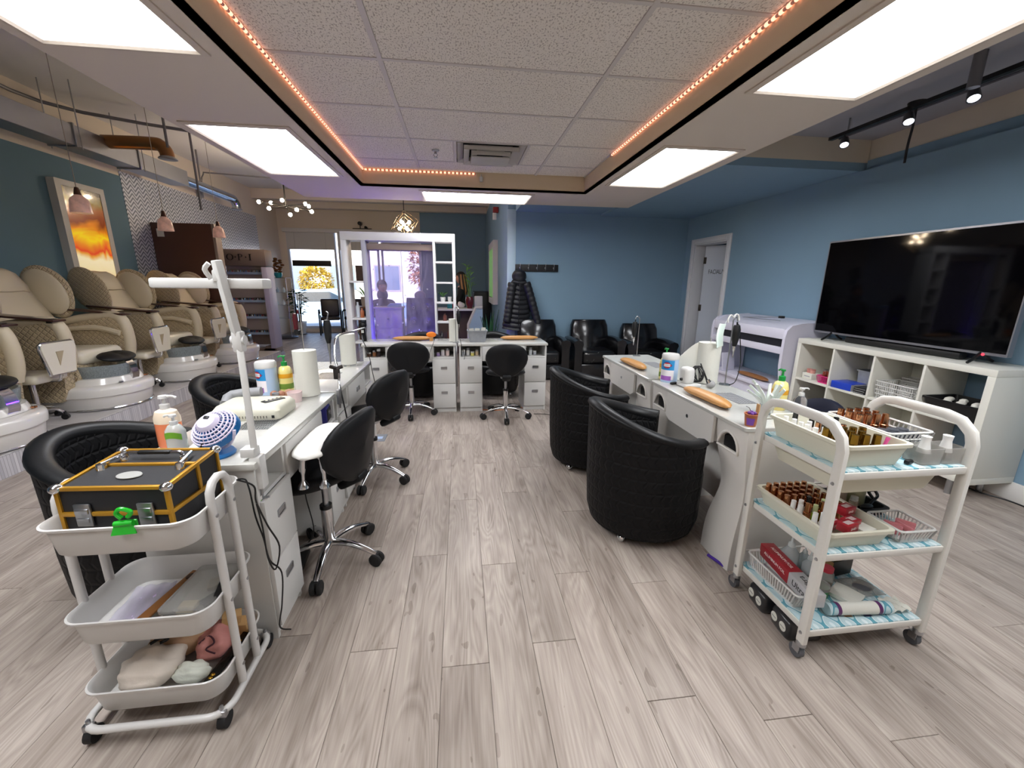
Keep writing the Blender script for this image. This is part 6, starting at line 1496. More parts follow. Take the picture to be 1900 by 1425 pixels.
Bx('lower_rail', DRY, t, DX0+.005, DX0+.06, DY0+.036, DY1-.036, .73, .80, bev=.006)
Bx('slot_floor', DRY, t, DX0+.06, DX1-.1, DY0+.036, DY1-.036, .73, .75, bev=.002)
t = thing('white_folder', 'white folder standing open on the lower counter of the drying station', 'folder', (3.33, 4.70, .3705), .25); q = MB(); q.box((0, 0, .11), (.20, .012, .22), rx=-.15, bev=.002); q.build('cover', DRY, t)
t = thing('wire_rack', 'thin folding wire stand with a black tip lying on the drying station', 'wire stand', (3.36, 4.2, 1.045), 0)
q = MB(); q.tube([(-.06, .30, .0), (0, .0, .02), (.02, -.18, .035)], .004, 6, sub=3); q.tube([(-.06, .30, .0), (-.08, .1, .004), (-.06, -.28, .006)], .004, 6, sub=3); q.build('wire', STEEL, t)
Bx('tip', BLACKP, t, .0, .04, -.22, -.17, .025, .05, bev=.004)
t = thing('dark_office_chair', 'dark navy chair back showing between the right desk and the cube shelf', 'chair', (2.15, 2.25, 0), PI)
NV = mat('navy_vinyl', '1A1D2E', .45)
q = MB(); q.loft([[(-.2+.9*(y*y)+o, y*k, .56+(z)*k) for y, z in [(.20*math.cos(2*PI*i/24), .14*math.sin(2*PI*i/24)) for i in range(24)]] for k, o in ((.6, -.005), (1, .01), (1, .035), (.6, .05))]); q.build('backrest', NV, t, ang=70)
q = MB(); q.box((.04, 0, .44), (.38, .38, .07), bev=.03); q.build('seat', NV, t)
q = MB(); q.cyl((.04, 0, .06), (.04, 0, .42), .022); q.build('post', CHROME, t)
for k in range(5):
    a = 2*PI*k/5; q = MB(); q.tube([(.04+.02*math.cos(a), .02*math.sin(a), .10), (.04+.22*math.cos(a), .22*math.sin(a), .055)], [.016, .011], 8); q.cyl((.04+.23*math.cos(a), .23*math.sin(a)-.015, .026), (.04+.23*math.cos(a), .23*math.sin(a)+.015, .026), .026); q.build('base_leg', CHROME, t)
q = MB(); q.box((-.15, 0, .46), (.1, .08, .04), ry=.5, bev=.012); q.build('back_bracket', BLACKP, t)
# track lights
t = thing('track_light', 'black track with spot heads under the low ceiling at upper right', 'track light', (0, 0, 0))
q = MB(); q.bx(3.08, 3.115, .6, 3.46, 2.585, 2.61); q.build('rail', BLACKP, t, ang=0)
for y in (3.32, 2.83, 2.46):
    q = MB(); q.cyl((3.097, y, 2.585), (3.097, y, 2.55), .008, n=8); q.lathe([(0, .0), (.028, -.0), (.034, -.06), (.03, -.06), (.0, -.03)], (0, 0, 0), 18); vs = q.bm.verts[16:]; q.tr(vs, Matrix.Translation((3.10, y, 2.555)) @ Matrix.Rotation(-.45, 4, 'X') @ Matrix.Rotation(.3, 4, 'Y')); q.build('spot_head', mat('spot_grey', '5A5A5E', .35, .5), t)
    q = MB(); q.lathe([(0, -.05), (.029, -.054), (.029, -.057), (0, -.058)], (0, 0, 0), 16); q.tr(q.bm.verts[:], Matrix.Translation((3.10, y, 2.555)) @ Matrix.Rotation(-.45, 4, 'X') @ Matrix.Rotation(.3, 4, 'Y')); q.build('lens', mat('spot_glow', 'E8ECFF', .4, emit=6), t)
for y in (.9, 2.0, 3.3):
    q = MB(); q.cyl((3.097, y, 2.61), (3.097, y, 2.70), .006, n=6); q.build('hanger', STEEL, t)
for lb, P, r in (('thin grey conduit along the low ceiling beside the track', [(2.75, 1.0, 2.685), (2.72, 3.0, 2.685), (2.7, 3.7, 2.685)], .010), ('second grey conduit nearer the wall on the low ceiling', [(3.45, 1.0, 2.688), (3.42, 2.6, 2.688), (3.4, 3.7, 2.688)], .008)):
    q = MB(); q.tube(P, r, 8, sub=4); tag(q.build('conduit', mat('dark_conduit', '55545C', .6)), lb, 'conduit')
q = MB(); q.cyl((2.95, 2.35, 2.52), (2.95, 2.35, 2.70), .03, n=14); tag(q.build('ceiling_pipe_stub', PIPE), 'grey pipe stub hanging from the low ceiling between the spots', 'pipe')
t = thing('braided_rope', 'braided dark rope hanging from a ceiling hub in front of the blue wall', 'rope', (3.30, 2.97, 2.70))
q = MB(); q.lathe([(0, -.03), (.05, -.025), (.055, 0), (0, 0)], n=16); q.build('hub', BLACKP, t)
q = MB(); q.tube([(0, 0, -.02), (.004, .0, -.15), (-.004, .0, -.28), (.0, 0, -.40)], .008, 8, sub=6); q.build('cord', mat('braided_cord', '2C2A2C', .7), t)
cable('grey power cable lying along the right baseboard', [(3.62, 2.35, .006), (3.60, 2.2, .006), (3.66, 2.05, .006), (3.64, 1.7, .006), (3.60, 1.2, .006)], .005)
cable('thin dark cable lying on the floor between the back desk and the tub chair', [(.78, 4.25, .004), (.95, 4.20, .004), (1.1, 3.9, .004), (1.2, 3.6, .004)], .003)
cable('orange cable under the stool at the right back desk', [(.15, 4.50, .004), (.35, 4.42, .004), (.55, 4.46, .004), (.75, 4.52, .004)], .004, mat('orange_cable', 'C86A2A', .5))
t = thing('floor_outlet', 'grey floor outlet plate with a pale blue sticker among the planks', 'floor outlet', (-.755, 3.68, 0), 0)
Bx('plate', mat('plate_grey', '8A9099', .4, .3), t, -.05, .05, -.09, .09, 0, .004, bev=.001); Bx('sticker', mat('pale_blue_sticker', 'B4C8E8', .5), t, -.03, .02, -.03, .03, .004, .0045, bev=0)
# ================================================================ back wall: door, coat, armchairs
CAS = mat('door_casing', 'D8D8DC', .45)
dr = struct(thing('door_1', 'white panelled door', 'door', (0, 0, 0)))
del dr['category']; del dr['label']
JY0, JY1 = 5.575, 6.395
for (ya, yb, za, zb) in ((5.485, JY0, 0, 2.10), (JY1, 6.485, 0, 2.10), (JY0, JY1, 2.025, 2.10)):
    q = MB(); q.bx(XR-.018, XR, ya, yb, za, zb, bev=.005); q.bx(XR-.026, XR-.016, ya+.02, yb-.02, za+.0, zb-.02, bev=.003); q.build('casing', CAS, dr)
for (ya, yb, za, zb) in ((JY0-.0, JY0+.018, 0, 2.025), (JY1-.018, JY1, 0, 2.025), (JY0, JY1, 2.008, 2.026)):
    Bx('jamb', CAS, dr, XR-.002, XR+.24, ya, yb, za, zb, bev=.002)
# leaf, hinged at the far jamb on the inner side, swung inwards
leaf = link('door_leaf', None, dr, (XR+.15, JY1-.075, 0), -PI/2+math.radians(33)); leaf.empty_display_size = .1
DL = mat('door_leaf_paint', 'C3CAD6', .45)
lw = .76
q = MB()
def leafpart(x0, x1, z0, z1): q.bx(x0, x1, -.018, .018, z0, z1)
st_ = .11
leafpart(0, st_, .01, 2.0); leafpart(lw-st_, lw, .01, 2.0); leafpart(lw/2-.045, lw/2+.045, .01, 2.0)
for z0, z1 in ((.01, .22), (.80, .93), (1.55, 1.66), (1.88, 2.0)): leafpart(st_, lw/2-.045, z0, z1); leafpart(lw/2+.045, lw-st_, z0, z1)
q.build('stiles', DL, leaf, ang=0)
for x0, x1 in ((st_, lw/2-.045), (lw/2+.045, lw-st_)):
    for z0, z1 in ((.22, .80), (.93, 1.55), (1.66, 1.88)):
        q = MB(); R = []
        for e, yy in ((0, .018), (.014, .004), (.034, .004), (.05, .013)):
            R.append([(x0+e, yy, z0+e), (x1-e, yy, z0+e), (x1-e, yy, z1-e), (x0+e, yy, z1-e)])
        q.loft([[(x, -y, z) for x, y, z in r] for r in R]); q.loft(R); q.build('door_panel', DL, leaf, ang=20)
text('lettering', 'FACIAL/WAXING', .075, INK, leaf, facing((.315, -.019, 1.605), (0, -1, 0)) @ Matrix.Diagonal((.82, 1.25, 1, 1)), .0004)
for z in (.25, 1.05, 1.78):
    q = MB(); q.bx(-.012, .03, -.024, -.018, z-.05, z+.05, bev=.002); q.cyl((-.006, -.022, z-.05), (-.006, -.022, z+.05), .007, n=8); q.build('hinge', mat('dark_bronze', '3A3430', .4, .7), leaf)
# coat rack and coat
t = thing('coat_rack', 'black wooden coat rack with five small silver hooks on the back wall', 'coat rack', (1.215, YB-.012, 1.64))
Bx('board', mat('black_wood', '151517', .5), t, -.345, .345, -.012, .012, -.055, .055, bev=.003)
for k in range(5):
    x = -.27+.135*k
    q = MB(); q.tube([(x, -.012, .0), (x, -.045, .01), (x, -.05, .07)], .005, 8, sub=3); q.tube([(x, -.012, -.005), (x, -.035, -.03), (x, -.045, -.015)], .005, 8, sub=3); q.ell((x, -.018, 0), (.012, .008, .016), 10, 8); q.build('hook', STEEL, t)
PUFF = mat('black_puffer_nylon', '15161B', .5, bump=.3, bscale=30)
t = thing('puffer_coat', 'long black hooded puffer coat hanging from the first hook of the rack', 'coat', (.915, YB-.15, 0))
q = MB(); R = []; NZ = 90
for i in range(NZ+1):
    u = i/NZ; z = 1.44-.75*u
    w = .11+.125*min(1, u*1.15)**.75; d = .085+.035*u
    pf = abs(math.sin(PI*u*10.5))**.5; w2 = w-.014*(1-pf); d2 = d-.02*(1-pf)
    R.append([((w2*math.cos(a)-.035*u+.008*math.sin(3*a+6*u)), d2*math.sin(a)*(1+.10*math.cos(4*a)), z+.015*math.sin(a*2+1)) for a in [2*PI*k/30 for k in range(30)]])
q.loft(R); q.build('body', PUFF, t, ang=80)
for s in (-1, 1):
    q = MB(); P = []; rs = []
    for i in range(50):
        u = i/49; P.append(((.10+.20*u**.9) if s > 0 else -(.11+.09*u), -.05-.04*u, 1.41-(.64 if s > 0 else .6)*u)); rs.append((.072-.010*u)*(1-.14*(1-abs(math.sin(PI*u*9))**.5)))
    q.tube(P, rs, 16); q.build('sleeve', PUFF, t, ang=80)
q = MB(); q.ell((.0, -.01, 1.51), (.115, .095, .105), 22, 14)
for v in q.bm.verts:
    if v.co.y < -.02: v.co.y += .03*max(0, 1-abs(v.co.z-1.5)/.08)
q.build('hood', PUFF, t, ang=80)
q = MB(); q.tube([(-.09, -.05, 1.43), (0, -.075, 1.41), (.10, -.055, 1.42)], .03, 10, sub=4); q.build('collar', PUFF, t)
q = MB(); q.tube([(-.0, -.105, 1.40), (-.01, -.125, 1.1), (-.02, -.125, .76)], .006, 6, sub=5); q.build('zip', BLACKP, t)
# armchairs
LEA = mat('black_glossy_leather', '101013', .22, coat=.3, bump=.25, bscale=18)
WORN = mat('worn_leather_seat', '141416', .28, coat=.2, var=.0)
n, l, b = nodes_of(WORN)
tc = n.new('ShaderNodeTexCoord'); nz = n.new('ShaderNodeTexNoise'); nz.inputs['Scale'].default_value = 9; nz.inputs['Detail'].default_value = 6; nz.inputs['Distortion'].default_value = 1.5; l.new(tc.outputs['Object'], nz.inputs['Vector'])
rp = n.new('ShaderNodeValToRGB'); rp.color_ramp.elements[0].position = .64; rp.color_ramp.elements[0].color = lin('121214'); rp.color_ramp.elements[1].position = .68; rp.color_ramp.elements[1].color = lin('9C9894'); l.new(nz.outputs[0], rp.inputs[0]); l.new(rp.outputs[0], b.inputs['Base Color'])
def armchair():
    t = thing('leather_armchair', '', 'armchair', group='black leather armchairs along the back wall')
    q = MB(); q.box((0, .10, .33), (.52, .56, .19), bev=.05, seg=4); q.build('seat', WORN, t)
    q = MB(); q.box((0, .1, .13), (.6, .6, .22), bev=.02); q.build('base', LEA, t)
    q = MB(); R = []
    for u, z in ((0, .30), (.15, .36), (.6, .60), (.85, .76), (.96, .83), (1, .85)):
        w = .275-.02*max(0, u-.8)/.2*2; th = .085 if u < .9 else .05; y = .33+.10*u
        R.append([(x*w/.275, y+yy*th/.085, z) for x, yy in ((-.31, -.03), (-.27, -.085), (0, -.10), (.27, -.085), (.31, -.03), (.31, .05), (.27, .075), (-.27, .075), (-.31, .05))])
    q.loft(R); q.build('backrest', LEA, t, ang=70)
    for s in (-1, 1):
        q = MB(); R = []
        for k in range(9):
            y = -.2+.6*k/8; zt = .60+.02*math.sin(PI*k/8)
            R.append([(s*(.30+x), y, z) for x, z in ((-.03, .03), (.085, .03), (.085, .48), (.105, .54), (.09, zt-.02), (.03, zt), (-.03, zt-.02), (-.045, .54), (-.03, .48))])
        q.loft(R); q.build('arm', LEA, t, ang=60)
    return t
a0 = armchair(); a0.location = (1.20, 6.03, 0); a0['label'] = 'leftmost of the three black leather armchairs, partly under the hanging coat'
dup(a0, (2.05, 6.02, 0), 0, 'middle black leather armchair on the back wall with worn patches on its seat')
o = dup(a0, (2.90, 6.06, 0), -.03, 'rightmost and lowest-looking black leather armchair near the white door'); o.scale = (1, 1, .92)

# ================================================================ room divider with bubble panel
DV = mat('divider_white', 'D9D7D8', .4)
t = thing('room_divider', 'white shelf divider with a violet lit bubble panel behind the back desks', 'divider', (-.01, 5.69, 0))
Bx('top_beam', DV, t, -1.455, -.045, -.12, .12, 1.905, 2.005, bev=.004)
Bx('post', DV, t, -1.455, -1.385, -.12, .12, 0, 1.904, bev=.003); Bx('post', mat('grey_post', 'A9A8B4', .5), t, -1.21, -1.155, -.12, .12, 0, 1.904, bev=.003)
Bx('post', DV, t, -.328, -.30, -.12, .12, 0, 1.904, bev=.003); Bx('post', DV, t, -.082, -.045, -.12, .12, 0, 1.904, bev=.003)
for z in (1.656, 1.398, 1.141, .885, .62, .3): Bx('shelf', DV, t, -.299, -.083, -.11, .11, z-.012, z+.012, bev=.002)
for z in (1.40, .93, .62): Bx('shelf', DV, t, -1.384, -1.211, -.11, .11, z-.012, z+.012, bev=.002)
Bx('header', mat('divider_header', '8E7C72', .5), t, -1.154, -.329, -.06, .06, 1.80, 1.875, bev=.002)
Bx('sill', DV, t, -1.154, -.329, -.08, .08, 0, .36, bev=.003)
PANEL = bpy.data.materials.new('bubble_panel'); PANEL.use_nodes = True; MATS['bubble_panel'] = PANEL
n, l = PANEL.node_tree.nodes, PANEL.node_tree.links; b = n['Principled BSDF']
b.inputs['Base Color'].default_value = lin('CFC6E6'); b.inputs['Roughness'].default_value = .25
trn = n.new('ShaderNodeBsdfTransparent'); trn.inputs[0].default_value = lin('E2DCF2'); mx = n.new('ShaderNodeMixShader')
tc = n.new('ShaderNodeTexCoord'); mp = n.new('ShaderNodeMapping'); mp.inputs['Scale'].default_value = (7, 7, 2); l.new(tc.outputs['Object'], mp.inputs['Vector'])
nz = n.new('ShaderNodeTexNoise'); nz.inputs['Scale'].default_value = 1.2; nz.inputs['Detail'].default_value = 3; nz.inputs['Distortion'].default_value = 2; l.new(mp.outputs[0], nz.inputs['Vector'])
mr = n.new('ShaderNodeMapRange'); mr.inputs['From Min'].default_value = .3; mr.inputs['From Max'].default_value = .75; mr.inputs['To Min'].default_value = .06; mr.inputs['To Max'].default_value = .26; l.new(nz.outputs[0], mr.inputs['Value'])
l.new(mr.outputs[0], mx.inputs[0]); l.new(trn.outputs[0], mx.inputs[1]); l.new(b.outputs[0], mx.inputs[2]); l.new(mx.outputs[0], n['Material Output'].inputs[0])
Bx('bubble_panel', PANEL, t, -1.15, -.745, -.006, .006, .40, 1.80, bev=0); Bx('bubble_panel', PANEL, t, -.737, -.333, -.006, .006, .40, 1.80, bev=0)
Bx('panel_joint', STEEL, t, -.744, -.738, -.008, .008, .40, 1.80, bev=0)
VIO = mat('violet_led', '6A3CFF', .4, emit=85, ecol='5A28FF')
Bx('led_strip', VIO, t, -1.15, -.333, -.025, .025, .362, .385, bev=0)
for y in (-.07, .07):
    pass
rnd = random.Random(5)
for k in range(14):
    q = MB(); q.ell((-1.1+.72*rnd.random(), -.008, .6+1.1*rnd.random()), (.010, .003, .012), 10, 8); q.build('bubble', mat('bubble_glass', 'E8E4F8', .1, alpha=.5), t)
# goods on the divider
t = thing('small_plant', 'little leafy plant in a white pot on the divider shelf', 'plant', (-.23, 5.69, 1.1535))
q = MB(); q.lathe([(0, 0), (.03, 0), (.036, .06), (0, .06)], n=16); q.build('pot', WPLAST, t)
LEAF = mat('green_leaf', '3C6A34', .45); 
def leafm(q, p, d, L, w):
    d = Vector(d).normalized(); s_ = d.cross(Vector((0, 0, 1))); s_ = s_.normalized() if s_.length > .01 else Vector((1, 0, 0)); up_ = s_.cross(d)
    p = Vector(p); a = q.ring([p, p+d*L*.45+s_*w+up_*L*.06, p+d*L-up_*L*.1, p+d*L*.45-s_*w+up_*L*.06]); q.bm.faces.new(a)
for k in range(9):
    q = MB(); a = k*2.4; leafm(q, (0, 0, .06), (math.cos(a), math.sin(a), 1.1), .10, .018); q.build('leaf', LEAF, t, ang=0, solid=.001)
t = thing('white_cup', 'white cup beside the little plant on the divider shelf', 'cup', (-.14, 5.69, 1.1535)); q = MB(); q.lathe([(0, 0), (.024, 0), (.028, .065), (.024, .065), (.02, .005), (0, .005)], n=16); q.build('cup', WPLAST, t)
for k, (x, z, h, c) in enumerate(((-1.33, .943, .2, 'C8D0D8'), (-1.28, .943, .12, 'B0643C'), (-1.25, .633, .16, 'DCDCDC'), (-.25, .633, .12, '2A2028'), (-.15, .633, .16, '5A3026'), (-.2, .898, .1, '6A3A34'))):
    q = MB(); q.lathe([(0, 0), (.026, 0), (.026, h*.7), (.012, h*.85), (.012, h), (0, h)], n=14); tag(q.build('shelf_bottle', mat('sb_'+c, c, .3, coat=.3), None, loc=(x-.01, 5.69, z)), 'small bottle standing on a divider shelf, '+('tall pale one at left', 'copper one at left', 'white one low at left', 'dark one low at right', 'brown one low at right', 'maroon one in the right bay')[k], 'bottle', 'bottles on the divider')
t = hdr_ = thing('hair_dryer', 'black hair dryer shaped tool with a white tag in the left bay of the divider', 'tool', (-1.28, 5.62, .635)); q = MB(); q.ell((0, 0, .30), (.07, .06, .06), 16, 10); q.tube([(0, 0, .26), (.01, 0, .12), (.02, 0, .0)], [.035, .03, .028], 10, sub=3); q.build('body', BLACKP, t); Bx('tag', PAPER, t, -.02, .025, -.066, -.062, .16, .21, bev=0); hdr_.scale = (.72, .72, .72)
# ================================================================ reception area
t = thing('office_chair', 'tall tufted black office chair behind the violet panel', 'chair', (-.59, 6.35, 0))
TUFT = mat('dark_tufted_leather', '1C1820', .35)
def tuft(u, v):
    x, z = -.21+.42*u, .50+.68*v; d = 0
    for bx_ in (-.1, .1):
        for bz in (.62, .83, 1.04): d += .035*math.exp(-((x-bx_)**2+(z-bz)**2)/.0018)
    return (x*(1-.08*v**4), -.05+d-.02*math.cos(PI*(u-.5)), z)
q = MB(); q.grid(tuft, 40, 50); q.build('backrest', TUFT, t, solid=.05)
for bx_ in (-.1, .1):
    for bz in (.62, .83, 1.04):
        q = MB(); q.tube([(bx_+.016*math.cos(a), -.062, bz+.016*math.sin(a)) for a in [2*PI*k/14 for k in range(14)]], .004, 6, loop=True); q.build('ring_stud', CHROME, t)
q = MB(); q.ell((0, -.0, 1.21), (.085, .05, .07), 16, 10); q.build('headrest', mat('grey_headrest', '6A6470', .6), t)
q = MB(); q.box((0, .22, .45), (.46, .46, .1), bev=.04); q.build('seat', TUFT, t)
q = MB(); q.cyl((0, .22, .08), (0, .22, .42), .025); q.build('post', CHROME, t)
for k in range(5):
    a = 2*PI*k/5; q = MB(); q.tube([(.02*math.cos(a), .22+.02*math.sin(a), .10), (.28*math.cos(a), .22+.28*math.sin(a), .05)], [.018, .012], 8); q.ell((.29*math.cos(a), .22+.29*math.sin(a), .028), .028, 10, 8); q.build('base_leg', BLACKP, t)
t = thing('reception_cabinet', 'white drawer cabinet seen through the left pane of the violet panel', 'cabinet', (-1.17, 6.9, 0))
Bx('top', DV, t, -.22, .24, -.02, .33, .985, 1.01, bev=.003); Bx('carcass', DV, t, -.2, .22, .02, .3, 0, .984, bev=.003)
for z in (.1, .39, .68): 
    d_ = Bx('drawer', DV, t, -.19, .21, .0, .019, z, z+.27, bev=.003); q = MB(); q.ell((.01, -.008, z+.14), (.018, .012, .012), 10, 8); q.build('knob', STEEL, d_)
t = thing('blue_folders', 'pale blue folders stacked on the white drawer cabinet', 'folders', (-1.08, 7.04, 1.0105), .2)
for k in range(3): Bx('folder', mat('pale_blue_folder', '9CC4E8', .4), t, -.11+.02*k, .11, -.1, .1, .018*k, .018*k+.016, bev=.002)
RC = mat('pale_blue_counter', 'A8C4D6', .35)
t = thing('reception_counter', 'pale blue reception counter end with a sloping white edge', 'counter', (0, 0, 0))
prof = [(.17, 0), (.17, .62), (.30, .92), (.42, .92), (.42, 0)]
q = MB(); q.prism(prof, .08, Matrix.Translation((0, 8.0, 0)) @ FLIPX); q.build('end_panel', RC, t, ang=20)
q = MB(); q.tube([(.15, 7.96, 0), (.15, 7.96, .63), (.29, 7.96, .945), (.42, 7.96, .945)], .03, 8); q.build('white_edge', WHITE, t)
Bx('worktop', DV, t, -.75, .42, 8.02, 8.5, .88, .92, bev=.003); Bx('front_board', mat('counter_front', '5A4A44', .6), t, -.75, .40, 8.35, 8.40, 0, .879, bev=.003)
t = thing('white_monitor', 'white box shaped monitor back standing on the reception counter', 'monitor', (.355, 8.22, .9205)); q = MB(); q.box((0, 0, .12), (.16, .12, .23), bev=.015); q.build('housing', WPLAST, t)
Bx('stand_foot', WPLAST, t, -.06, .06, -.05, .05, 0, .01, bev=.002)
t = thing('bamboo_vase', 'dark red vase of tall lucky bamboo on the reception counter', 'plant', (.18, 8.12, .9205))
q = MB(); q.lathe([(0, 0), (.05, 0), (.075, .08), (.085, .16), (.07, .22), (.06, .225), (0, .2)], n=24); q.build('vase', mat('oxblood_glaze', '5A1820', .2, coat=.5), t)
for k, (dx, h) in enumerate(((0, .62), (.03, .5), (-.03, .82))):
    q = MB(); q.tube([(dx*.4, 0, .15), (dx, .01, .4), (dx*1.8, 0, h)], [.009, .008, .005], 8, sub=4); q.build('stem', mat('bamboo_green', '4C7A3C', .4), t)
for k in range(20):
    h = .42+.4*((k*7 % 20)/20); a = k*2.4; q = MB(); leafm(q, ((-.04 if h > .62 else .02), 0, h), (math.cos(a), math.sin(a)*.6, .5), .13, .014); q.build('leaf', mat('bright_leaf', '6AA048', .45), t, ang=0, solid=.001)
t = thing('red_ornament', 'round red ornament on the reception counter', 'ornament', (-.12, 8.2, .9205)); q = MB(); q.lathe([(0, 0), (.03, 0), (.05, .04), (.045, .08), (.015, .1), (0, .1)], n=18); q.build('body', mat('bright_red', 'B8242A', .3), t)
t = thing('teal_box', 'small teal box on the reception counter', 'box', (-.2, 8.12, .9205)); Bx('box', mat('teal_box', '2A7C84', .4), t, -.05, .05, -.03, .03, 0, .12, bev=.004)
t = thing('dark_cabinet', 'black cabinet standing against the side wall beyond the bamboo', 'cabinet', (.53, 10.5, 0)); Bx('carcass', mat('black_board', '15151A', .4), t, -.2, .2, -.6, .6, 0, 1.20, bev=.005)
for y in (-.3, .3): Bx('door', mat('black_board', '15151A', .4), t, -.212, -.2, y-.29, y+.29, .05, 1.17, bev=.003)
SNL = mat('snake_leaf', '2E5A34', .4, var=.3, vscale=14)
t = thing('snake_plant', 'upright snake plant in a dark pot on the floor by the side wall', 'plant', (.48, 6.95, 0))
q = MB(); q.lathe([(0, 0), (.11, 0), (.14, .25), (.125, .25), (.12, .2), (0, .2)], n=20); q.build('pot', mat('dark_pot', '2A2A2C', .5), t)
for k in range(13):
    a = k*2.4; L = .5+.3*((k*5 % 13)/13); q = MB(); c, s = math.cos(a), math.sin(a); R = []
    for i in range(7):
        u = i/6; r = .03+.05*(k % 3)/2+.10*u*u; w = .03*(1-u**2)+.002
        R.append([(r*c-w*s, r*s+w*c, .2+L*u), (r*c+.004*c, r*s+.004*s, .2+L*u), (r*c+w*s, r*s-w*c, .2+L*u), (r*c-.004*c, r*s-.004*s, .2+L*u)])
    q.loft(R); q.build('leaf', SNL, t, ang=60)
# side wall picture
t = thing('framed_picture', 'white framed green picture on the light blue side wall', 'picture', (XS, 9.0, 0))
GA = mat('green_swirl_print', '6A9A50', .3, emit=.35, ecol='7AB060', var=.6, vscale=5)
Bx('print', GA, t, -.088, -.082, -.5, .5, 1.12, 2.08, bev=0)
q = MB(); o_ = rrect(1.3, 1.24, .004, 1, 0, 1.6); i_ = rrect(1.02, .98, .004, 1, 0, 1.6)
q.loft([[(-.002, x, y) for x, y in o_], [(-.095, x, y) for x, y in o_], [(-.098, x, y) for x, y in i_], [(-.085, x, y) for x, y in i_]], cap=False); q.build('frame', mat('frame_white', 'CFCBC6', .5), t, ang=20)
Bx('backing', WHITE, t, -.03, -.004, -.6, .6, 1.0, 2.2, bev=0)
t = thing('emergency_bell', 'small red and white alarm unit hanging near the soffit edge', 'alarm', (XS-.06, 8.2, 2.68)); q = MB(); q.box((0, 0, .05), (.1, .12, .1), bev=.01); q.build('red_body', mat('alarm_red', '8E2A24', .4), t); q = MB(); q.box((-.02, 0, -.06), (.07, .08, .12), bev=.01); q.build('white_lens', WPLAST, t)
# security cameras on the window head
t = thing('security_camera', 'pair of small black cameras on a bar above the shop window', 'camera', (-2.6, YF-.1, 2.80))
q = MB(); q.box((0, 0, .0), (.5, .02, .02), bev=.003); q.cyl((-.05, 0, 0), (-.05, 0, .1), .012, n=8); q.build('bar', BLACKP, t)
for x, z, r in ((-.05, .13, .05), (.10, .03, .035)):
    q = MB(); q.cyl((x-.0, -.06, z), (x, .06, z), r, n=16); q.ell((x, -.06, z), (r, .02, r), 12, 8); q.build('lens_body', BLACKP, t)
# chandelier with bulbs
BULB = mat('clear_bulb_glow', 'FFF2DC', .3, emit=140, ecol='FFE6C4')
t = thing('sputnik_chandelier', 'black branching chandelier of small glowing bulbs in the waiting area', 'chandelier', (-2.95, 8.0, 2.66))
q = MB(); q.cyl((0, 0, 0), (0, 0, ZD-2.66), .012, n=8); q.ell((0, 0, 0), .03, 12, 8); q.build('stem', BLACKP, t)
q = MB(); q.lathe([(0, ZD-2.66-.03), (.06, ZD-2.66-.025), (.06, ZD-2.66-.001), (0, ZD-2.66)], n=18); q.build('canopy', BLACKP, t)
for k, (x, y, z) in enumerate(((-.36, -.1, .03), (-.30, .2, .07), (-.2, -.15, -.07), (0, -.12, .06), (.02, .1, -.12), (.2, -.1, -.07), (.24, .2, .07), (.34, .05, .01), (.42, -.08, -.09))):
    q = MB(); q.cyl((0, 0, 0), (x, y, z), .006, n=6); q.cyl((x*.92, y*.92, z*.92), (x, y, z), .014, n=8); q.build('arm', BLACKP, t); q = MB(); q.ell((x*1.06, y*1.06, z*1.06), .03, 12, 8); q.build('bulb', BULB, t)
t = thing('cage_pendant', 'faceted wire cage pendant with glowing bulbs above the room divider', 'pendant lamp', (-.78, 6.45, 2.20))
WIRE = mat('bronze_wire', '6A5A48', .35, .8)
for k in range(3):
    s_ = .17-.035*k; V = [Vector((x, y, z))*s_*.72 for x in (-1, 1) for y in (-1, 1) for z in (-1, 1)]; Rm = Matrix.Rotation(.6+.35*k, 3, 'Z') @ Matrix.Rotation(.955, 3, 'X') @ Matrix.Rotation(PI/4, 3, 'Z')
    V = [Rm @ v for v in V]
    q = MB()
    for i in range(8):
        for j in (1, 2, 4):
            if not i & j: q.cyl(V[i], V[i | j], .0035, n=5)
    o = q.build('wire_cage', WIRE, t, ang=0); o['kind'] = 'stuff'
q = MB(); q.cyl((0, 0, .0), (0, 0, ZD-2.20), .006, n=6); q.build('cord', BLACKP, t)
for k in range(6):
    a = k*PI/3; q = MB(); q.cyl((0, 0, .02), (.05*math.cos(a), .05*math.sin(a), .03*(-1)**k), .005, n=6); q.ell((.07*math.cos(a), .07*math.sin(a), .045*(-1)**k), .024, 12, 8); q.build('bulb', BULB, t)

